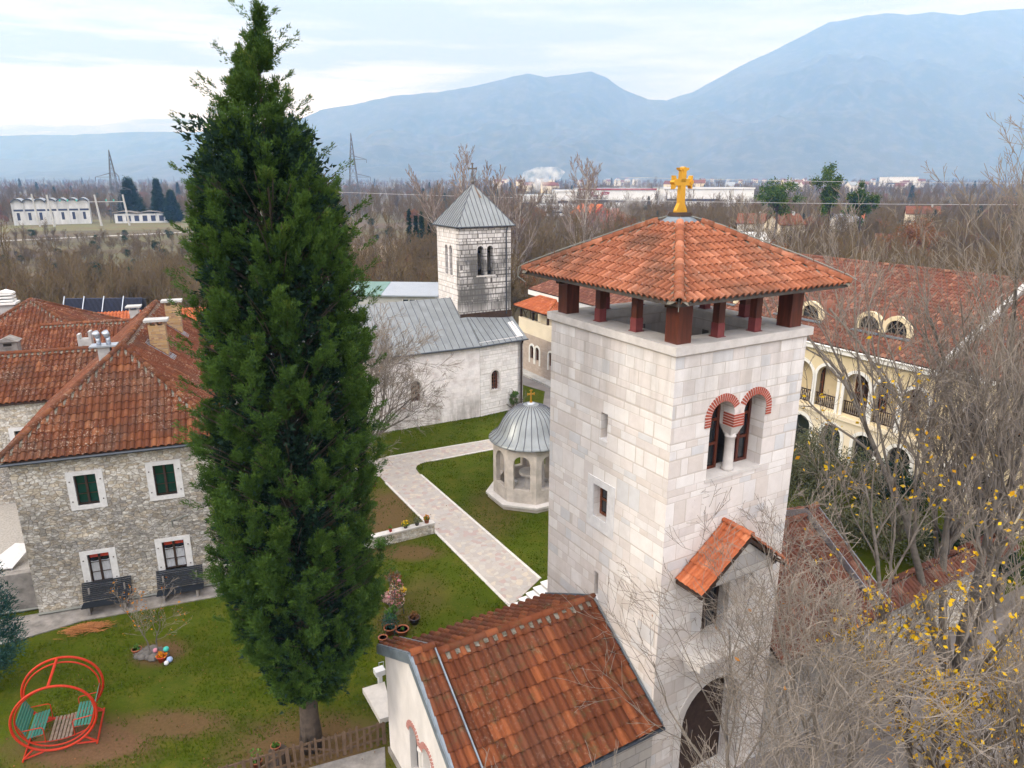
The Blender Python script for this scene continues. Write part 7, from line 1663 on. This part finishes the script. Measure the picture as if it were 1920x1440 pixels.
def gable_house(name, label, x, y, ang, W, D, H, rise, wall, roof, win=True, group=None, z=None, cat='house', copyof=None):
    z0 = zg(x, y) if z is None else z; f = Fr((x, y), ang); t = thing(name, label, cat, (x, y, z0), group); m = MB(); f.box(m, -W / 2, W / 2, 0, D, z0 - 1, z0 + H)
    for s in (-W / 2, W / 2 - .2): m.prism([f.P(s, 0, z0 + H), f.P(s, D, z0 + H), f.P(s, D / 2, z0 + H + rise)], f.S * .2)
    m.build('wall', M[wall], t); m = MB(); o = .5
    m.prism([f.P(-W / 2 - o, -o, z0 + H - .2), f.P(W / 2 + o, -o, z0 + H - .2), f.P(W / 2 + o, D / 2, z0 + H + rise + .1), f.P(-W / 2 - o, D / 2, z0 + H + rise + .1)], (0, 0, .25)); m.prism([f.P(W / 2 + o, D + o, z0 + H - .2), f.P(-W / 2 - o, D + o, z0 + H - .2), f.P(-W / 2 - o, D / 2, z0 + H + rise + .1), f.P(W / 2 + o, D / 2, z0 + H + rise + .1)], (0, 0, .25))
    r_ = m.build('roof', M[roof], t)
    if win:
        for k in range(max(1, int(W / 3.2))):
            for zz in ([1.0, 3.8] if H > 5 else [1.0]):
                m = MB(); s = -W / 2 + 1.6 + k * 3.2 - .5; f.box(m, s, s + 1.0, -.04, .02, z0 + zz, z0 + zz + 1.3); m.build('window', M['glass_dark'], t)
        m = MB(); f.box(m, W / 4, W / 4 + .7, D * .4, D * .4 + .7, z0 + H, z0 + H + rise + 1.0); m.build('chimney', M['concrete_light'], r_)
    return t
gable_house('red_house', 'red painted house with gabled red roof in front of the factory halls', 33, 345, -52, 14, 12, 7.5, 4.0, 'house_red', 'tile_bright'); gable_house('red_house', 'red annex with dark tiled roof right of the red gabled house', 45, 352, 12, 17, 11, 5.5, 3.5, 'house_red', 'tile_old_plain')
# factory halls
def hall(label, x0, x1, y, D, H, fascia, sign=False, ang=0):
    z0 = zg(x0, y); f = Fr((x0, y), ang); L_ = x1 - x0; t = thing('factory_hall', label, 'factory', (x0 + L_ / 2, y, z0)); m = MB(); f.box(m, 0, L_, 0, D, z0 - 1, z0 + H); m.build('wall', M['hall_white'], t)
    m = MB(); f.box(m, -.5, L_ + .5, -.5, D + .5, z0 + H, z0 + H + .5); m.build('roof', M['metal_roof'], t)
    m = MB(); f.box(m, -.6, L_ + .6, -.7, -.5, z0 + H - .7, z0 + H + .6); m.build('fascia', M[fascia], t)
    m = MB(); f.box(m, 3, L_ * .62, -.15, -.02, z0 + H * .28, z0 + H * .42); m.build('window_band', M['navy'], t); m = MB()
    for k in range(4): f.box(m, L_ * .66 + k * L_ * .08, L_ * .66 + k * L_ * .08 + 3.5, -.15, -.02, z0, z0 + H * .4); 
    m.build('gate', M['shed_wall'], t)
    if sign:
        zc, hh = z0 + H * .60, H * .26; m = MB()      # two dark red slanted letters, a hooked one and a looped one
        for q in ([(9, 0), (11.2, 0), (12.6, 1), (10.4, 1)], [(11.2, 0), (15.2, 0), (15.6, .28), (11.6, .28)], [(17.0, 0), (19.0, 0), (20.4, 1), (18.4, 1)], [(20.2, .74), (23.6, .74), (24, 1), (20.4, 1)], [(19.6, .4), (22.8, .4), (23.1, .62), (19.8, .62)], [(22.6, .45), (24.4, .45), (25, .95), (23.2, .95)]): m.prism([f.P(a, -.2, zc + b * hh) for a, b in q], f.D * .1)
        m.build('sign', M['hall_red'], t)
hall('large white factory hall with dark red fascia and red lettering at its left end', 55, 118, 600, 40, 14.5, 'hall_red', True, 3); hall('white block shaped hall left of the hall with the red lettering', 34, 52, 590, 30, 13.5, 'hall_white', False, 0); hall('long low white shed at the far left of the factory', 2, 32, 600, 30, 9.5, 'hall_white', False, 0); hall('white hall with pale roof right of the golden cross', 128, 205, 620, 40, 15, 'hall_white', False, 2); hall('low pale roofed workshop in front of the factory halls', 14, 44, 470, 18, 6.5, 'hall_white', False, -4)
hall('long white building far off on the plain above the tree tops at right', 965, 1045, 1900, 40, 24, 'hall_white', False, 0)
# distant houses
for x, y, W, H, wl_, rf_, lb in ((70, 205, 8, 5.5, 'house_white', 'hall_white', 'white house half hidden behind the umbrella pine'), (86, 262, 9, 8, 'house_white', 'tile_old_plain', 'white gabled house with a brown roof between the pines'), (92, 238, 10, 9, 'cream_pale', 'tile_old', 'house with a red hip roof left of the tall pine'), (108, 205, 7, 5, 'house_white', 'tile_old_plain', 'small white house low among the bare trees under the pines'), (186, 330, 13, 8, 'cream_pale', 'tile_old', 'cream house with a red roof near the right edge of the wood'), (140, 300, 10, 6, 'house_white', 'metal_roof', 'pale house behind the large bare tree at right'), (150, 320, 8, 6, 'house_white', 'tile_bright', 'small house with a bright roof beside the pale one at right')):
    gable_house('distant_house', lb, x, y, (x * 7) % 50 - 25, W, 8, H, 3, wl_, rf_)
rng = np.random.default_rng(12)
for k in range(70):
    y = rng.uniform(1100, 3900); u = rng.uniform(930, 1720); x = (u - 960) / 1331 * y * .99; W = rng.uniform(12, 22)
    gable_house('town_house', 'tiny %s walled house with a %s roof in the distant town below the mountains' % (('white', 'cream')[k % 2], ('red brown', 'faded brown', 'grey')[k % 3]), x, y, rng.uniform(-40, 40), W, 10, rng.uniform(9, 15), 5, ('house_white', 'cream_pale')[k % 2], ('tile_old', 'tile_cream', 'metal_roof')[k % 3], False, ('white', 'cream')[k % 2] + ' houses with ' + ('red brown', 'faded brown', 'grey')[k % 3] + ' roofs in the distant town')

# substation
def substation():
    f = Fr((-256, 374), 27.5); z0 = -4; t = thing('substation_hall', 'white substation hall with a scalloped concrete roof of seven bays', 'substation', (-240, 385, z0)); n = 7; bw = 4.9; H = 11.2
    m = MB(); f.box(m, 0, n * bw, 0, 14, z0 - 1, z0 + H); m.build('wall', M['sub_white'], t)
    for k in range(n):
        m = MB(); P0, P1 = [], []
        for j in range(11):
            q = j / 10; s = k * bw + q * bw; zz = z0 + H + 1.7 * (1 - (2 * q - 1) ** 2) ** .8; P0.append((s, zz))
        top = [(s, z + .55) for s, z in P0][::-1]; m.prism([f.P(s, -1.2, z) for s, z in P0 + top], f.D * 15.5); m.build('roof_vault', M['metal_roof'], t)
        m = MB(); m.prism([f.P(s, -.02, z) for s, z in P0] + [f.P(k * bw + bw, -.02, z0 + H - .1), f.P(k * bw, -.02, z0 + H - .1)], f.D * .3); m.build('tympanum', M['sub_white'], t)
        m = MB(); m.tube([f.P(P0[j][0], -1.25, P0[j][1] + .3) for j in range(11)], .28, 5); m.build('roof_edge', M['gutter'], t)
        m = MB(); f.box(m, k * bw + .5, k * bw + bw - .3, -.06, -.01, z0 + H - 4.2, z0 + H - 3.2); m.build('window_band', M['navy'], t)
        m = MB(); f.box(m, k * bw + 1.6, k * bw + 2.9, -.06, -.01, z0 + 2.5, z0 + 6.3); m.build('window', M['navy'], t)
        m = MB(); f.box(m, k * bw - .2, k * bw + .2, -.5, -.01, z0, z0 + H); m.build('pilaster', M['sub_white'], t)
    t = thing('substation_annex', 'low white annex with wavy roof between the concrete substation poles', 'substation', (-205, 395, z0)); f = Fr((-214, 392), 15); m = MB(); f.box(m, 0, 26, 0, 9, z0 - 1, z0 + 5); m.build('wall', M['sub_white'], t); m = MB(); P0 = [(s, z0 + 5 + 1.0 * abs(math.sin(s * .24 + .4))) for s in np.linspace(-.8, 26.8, 24)]; m.prism([f.P(s, -.8, z) for s, z in P0] + [f.P(s, -.8, z + .5) for s, z in P0[::-1]], f.D * 10.5); m.build('roof', M['concrete'], t)
    for k in range(6): m = MB(); f.box(m, 1.5 + k * 4.1, 3.8 + k * 4.1, -.06, -.01, z0 + 1, z0 + 4); m.build('window', M['navy'], t)
    t = thing('switchyard_gantry', 'pale concrete pole gantry with a crossbar and insulators beside the substation', 'gantry', (-214, 370, z0)); f = Fr((-232, 366), 14)
    for s in (0, 21.5, 34.5): m = MB(); m.tube([f.P(s + 1.2, 0, z0), f.P(s, 0, z0 + 15.5)], [.6, .42], 6); m.build('pole', M['concrete_light'], t)
    m = MB(); m.bar(f.P(.2, 0, z0 + 12), f.P(34.5, 0, z0 + 12), .35); m.build('crossbar', M['concrete_light'], t)
    for s in (5.5, 9, 13, 26.5, 30): m = MB(); m.lathe(f.P(s, 0, 0), [(.12, z0 + 12.1), (.35, z0 + 12.5), (.35, z0 + 12.9), (.1, z0 + 13.2)], 8); m.build('insulator', M['toy_teal'], t)
    t = thing('concrete_pole', 'single concrete pole in front of the white substation hall', 'pole', (-246, 368, z0)); m = MB(); m.tube([(-238, 366, z0), (-239.5, 366, z0 + 16)], [.5, .35], 6); m.build('pole', M['concrete_light'], t)
substation()
m = MB(); yy = lambda x: 281.6 + (x + 200) * (40.2 / 45.8); m.prism([(-330, yy(-330) - 2.2, -3.9), (-90, yy(-90) - 2.2, -3.9), (-90, yy(-90) + 2.2, -3.9), (-330, yy(-330) + 2.2, -3.9)], (0, 0, -.3)); tag(m.build('road', M['concrete_light']), kind='structure')
m = MB(); m.add([(-75, 185, -3.95), (-28, 185, -3.95), (-28, 262, -3.95), (-75, 262, -3.95)], [[0, 1, 2, 3]]); M['field'] = simple('dry_reed_field', (.17, .115, .08), .95, .4, .25, col2=(.12, .10, .05)); tag(m.build('field', M['field']), kind='structure')
m = MB(); m.add([(-262, 322, -3.95), (-140, 352, -3.95), (-140, 425, -3.95), (-262, 425, -3.95)], [[0, 1, 2, 3]]); M['rough'] = simple('rough_grass', (.10, .115, .045), .95, .4, .08, col2=(.12, .085, .05)); tag(m.build('rough_ground', M['rough']), kind='structure')
M['pylon'] = simple('dull_galvanised_lattice', (.10, .11, .12), .7, .2, .5)
def pylon(label, x, y, H, W, arms, ang, th=.16):
    z0 = zg(x, y); f = Fr((x, y), ang); t = thing('lattice_pylon', label, 'pylon', (x, y, z0)); m = MB(); wz = lambda z: W * (1 - .72 * min(z / (H * .72), 1)) if z < H * .72 else W * .28 * (1 - (z - H * .72) / (H * .28)) + .1
    lv = list(np.linspace(0, H * .72, 7)) + list(np.linspace(H * .72, H, 6))[1:]
    for a, b in zip(lv[:-1], lv[1:]):
        A_, B_ = wz(a) / 2, wz(b) / 2; ca = [(A_, A_), (-A_, A_), (-A_, -A_), (A_, -A_)]; cb = [(B_, B_), (-B_, B_), (-B_, -B_), (B_, -B_)]
        for k in range(4):
            p, q = f.P(*ca[k], z0 + a), f.P(*cb[k], z0 + b); m.bar(p, q, th); k2 = (k + 1) % 4; m.bar(f.P(*ca[k], z0 + a), f.P(*cb[k2], z0 + b), th * .6); m.bar(f.P(*ca[k2], z0 + a), f.P(*cb[k], z0 + b), th * .6); m.bar(f.P(*cb[k], z0 + b), f.P(*cb[k2], z0 + b), th * .6)
    m.build('mast', M['pylon'], t)
    for z, L_, sg in arms:
        m = MB(); w_ = wz(z) / 2; tip = f.P(sg * L_, 0, z0 + z)
        for d in (-w_, w_): m.bar(f.P(sg * w_, d, z0 + z), tip, th * .8); m.bar(f.P(sg * w_, d, z0 + z + 2), tip, th * .8)
        m.build('arm', M['pylon'], t); m = MB(); m.bar(tip, tip - (0, 0, 2.2), .22); m.build('insulator', M['gutter'], t)
pylon('lattice power pylon behind the substation at left', -216, 400, 38, 7, ((24, 8.5, -1), (17.5, 8, 1), (24.5, 3, 1)), 15, .2); pylon('lattice power pylon just right of the cypress, in front of the mountain', -103, 480, 51, 8.5, ((35, 9, 1), (29, 9, -1), (24, 11, 1)), 20, .24)
def line(label, p, q, sag, r):
    p, q = np.array(p, float), np.array(q, float); t = thing('power_line', label, 'power line', tuple(p)); m = MB(); m.tube([lerp(p, q, k / 24) - (0, 0, sag * 4 * (k / 24) * (1 - k / 24)) for k in range(25)], r, 4); m.build('wire', M['wire'], t)
line('lower overhead power wire crossing the wood right of the gold cross', (-48, 150, 17.5), (150, 138, 15.2), 1.2, .035); line('upper overhead power wire crossing in front of the foothills', (25, 170, 20.0), (190, 160, 19.2), .9, .035)

# ================================================================== MOUNTAINS
def mountmat():
    t = NT('forested_mountain'); pos = t.pos(); n = t.noise(pos, .0022, 7, .6); n2 = t.noise(pos, .012, 5, .65); c = t.mix(t.mr(n, .35, .65), (.060, .058, .042), (.035, .040, .030)); c = t.mix(t.math('MULTIPLY', t.mr(n2, .48, .62), .4), c, (.13, .12, .10)); return t.done(c, .95)
M['mountain'] = mountmat()
def mountain(name, crest, D, foot, seed, nc=260, nr=44):
    cu = np.array([c[0] for c in crest], float); cv = np.array([c[1] for c in crest], float); u = np.linspace(cu[0], cu[-1], nc); v = np.interp(u, cu, cv)
    th = R(16.25); dx = (u - 960) / 1331; up = (720 - v) / 1331; dy = math.cos(th) + up * math.sin(th); dz = -math.sin(th) + up * math.cos(th); X1 = dx / dy * D; Z1 = 20 + dz / dy * D
    rows = []
    for i in range(nr + 8):
        q = i / nr; yy = foot + (D - foot) * q if q <= 1 else D + (q - 1) * (D - foot) * 1.2; xx = X1 * (yy / D) ; pf = (min(q, 1) ** 1.35) if q <= 1 else 1 - (q - 1) * 1.6
        env = math.sin(math.pi * min(q, 1)) if q < 1 else 0; rg = (fbm(xx / 900., np.full(nc, yy / 900.), 5, seed) - .48) * 760 * env * (D - foot) / 3500 + (fbm(xx / 160., np.full(nc, yy / 160.), 4, seed + 9) - .48) * 110 * (env + .25 * (q > .9))
        rows.append(np.stack([xx, np.full(nc, yy), -4.2 + (Z1 + 4.2) * pf + rg * np.clip(Z1 / 500, .15, 1)], 1))
    V = np.concatenate(rows); i, j = np.meshgrid(np.arange(nr + 7), np.arange(nc - 1), indexing='ij'); a = i * nc + j; m = MB(); m.add(V, np.stack([a, a + 1, a + nc + 1, a + nc], -1).reshape(-1, 4)); tag(m.build(name, M['mountain'], None, True), kind='structure')
mountain('far_hills', [(-500, 270), (-100, 262), (0, 256), (60, 252), (150, 253), (220, 249), (300, 247), (345, 248), (430, 245), (520, 252), (620, 262), (760, 290)], 7050, 5600, 3)
mountain('low_hills', [(-500, 285), (-100, 290), (0, 297), (100, 302), (200, 297), (300, 283), (380, 272), (460, 255), (560, 235), (640, 260), (760, 300)], 6000, 4300, 4)
mountain('middle_mountain', [(380, 290), (480, 255), (560, 225), (600, 208), (700, 187), (765, 177), (850, 168), (920, 155), (960, 143), (990, 138), (1025, 146), (1060, 139), (1110, 135), (1140, 147), (1170, 168), (1215, 186), (1255, 190), (1330, 215), (1450, 250)], 6400, 3800, 5)
mountain('great_mountain', [(1080, 290), (1180, 215), (1255, 187), (1300, 172), (1350, 145), (1400, 118), (1450, 95), (1500, 70), (1555, 42), (1600, 34), (1660, 24), (1700, 29), (1750, 22), (1800, 29), (1850, 20), (1920, 16), (2050, 12), (2250, 40)], 6800, 3900, 6)

def smoke(label, x, y, z0, r, h, dens, sd):
    rng = np.random.default_rng(sd); m = MB()
    m.lathe((0, 0, 0), [(r * .25, 0), (r * .5, h * .2), (r * .95, h * .55), (r, h * .8), (r * .5, h)], 20); m.V = [v + np.array([0, 0, 0]) + np.stack([v[:, 2] * .55, v[:, 2] * 0, v[:, 2] * 0], 1) + np.array([x, y, z0]) for v in m.V]
    mt = bpy.data.materials.new('smoke'); mt.use_nodes = True; nt = mt.node_tree; nt.nodes.clear(); pv = nt.nodes.new('ShaderNodeVolumePrincipled'); pv.inputs['Color'].default_value = (.9, .92, .95, 1)
    g_ = nt.nodes.new('ShaderNodeNewGeometry'); nn = nt.nodes.new('ShaderNodeTexNoise'); nn.inputs['Scale'].default_value = 3.0 / r; nn.inputs['Detail'].default_value = 3; nt.links.new(g_.outputs['Position'], nn.inputs['Vector'])
    mr = nt.nodes.new('ShaderNodeMapRange'); mr.inputs[1].default_value = .45; mr.inputs[2].default_value = .75; mr.inputs[3].default_value = 0; mr.inputs[4].default_value = dens; nt.links.new(nn.outputs[0], mr.inputs[0]); nt.links.new(mr.outputs[0], pv.inputs['Density'])
    nt.links.new(pv.outputs[0], nt.nodes.new('ShaderNodeOutputMaterial').inputs['Volume']); tag(m.build('smoke', mt), label, 'smoke', None, 'stuff')
smoke('white smoke drifting over the distant town behind the belfry', 26, 900, 2, 26, 30, .06, 1); smoke('thin bluish smoke rising in front of the red house', 28, 235, -2, 7, 22, .05, 2)

# ================================================================== AIR
hz = MB(); hz.para((-9500, -250, -8), (19000, 0, 0), (0, 8050, 0), (0, 0, 1720)); ho = hz.build('haze', bpy.data.materials.new('haze_air')); tag(ho, kind='stuff')
hm = ho.data.materials[0]; hm.use_nodes = True; ht = hm.node_tree; ht.nodes.clear(); hp = ht.nodes.new('ShaderNodeVolumePrincipled'); hp.inputs['Color'].default_value = (.24, .49, 1.0, 1); hp.inputs['Absorption Color'].default_value = (1, 1, 1, 1); hp.inputs['Density'].default_value = 1.8e-4; hp.inputs['Anisotropy'].default_value = 0.0
ht.links.new(hp.outputs[0], ht.nodes.new('ShaderNodeOutputMaterial').inputs['Volume'])
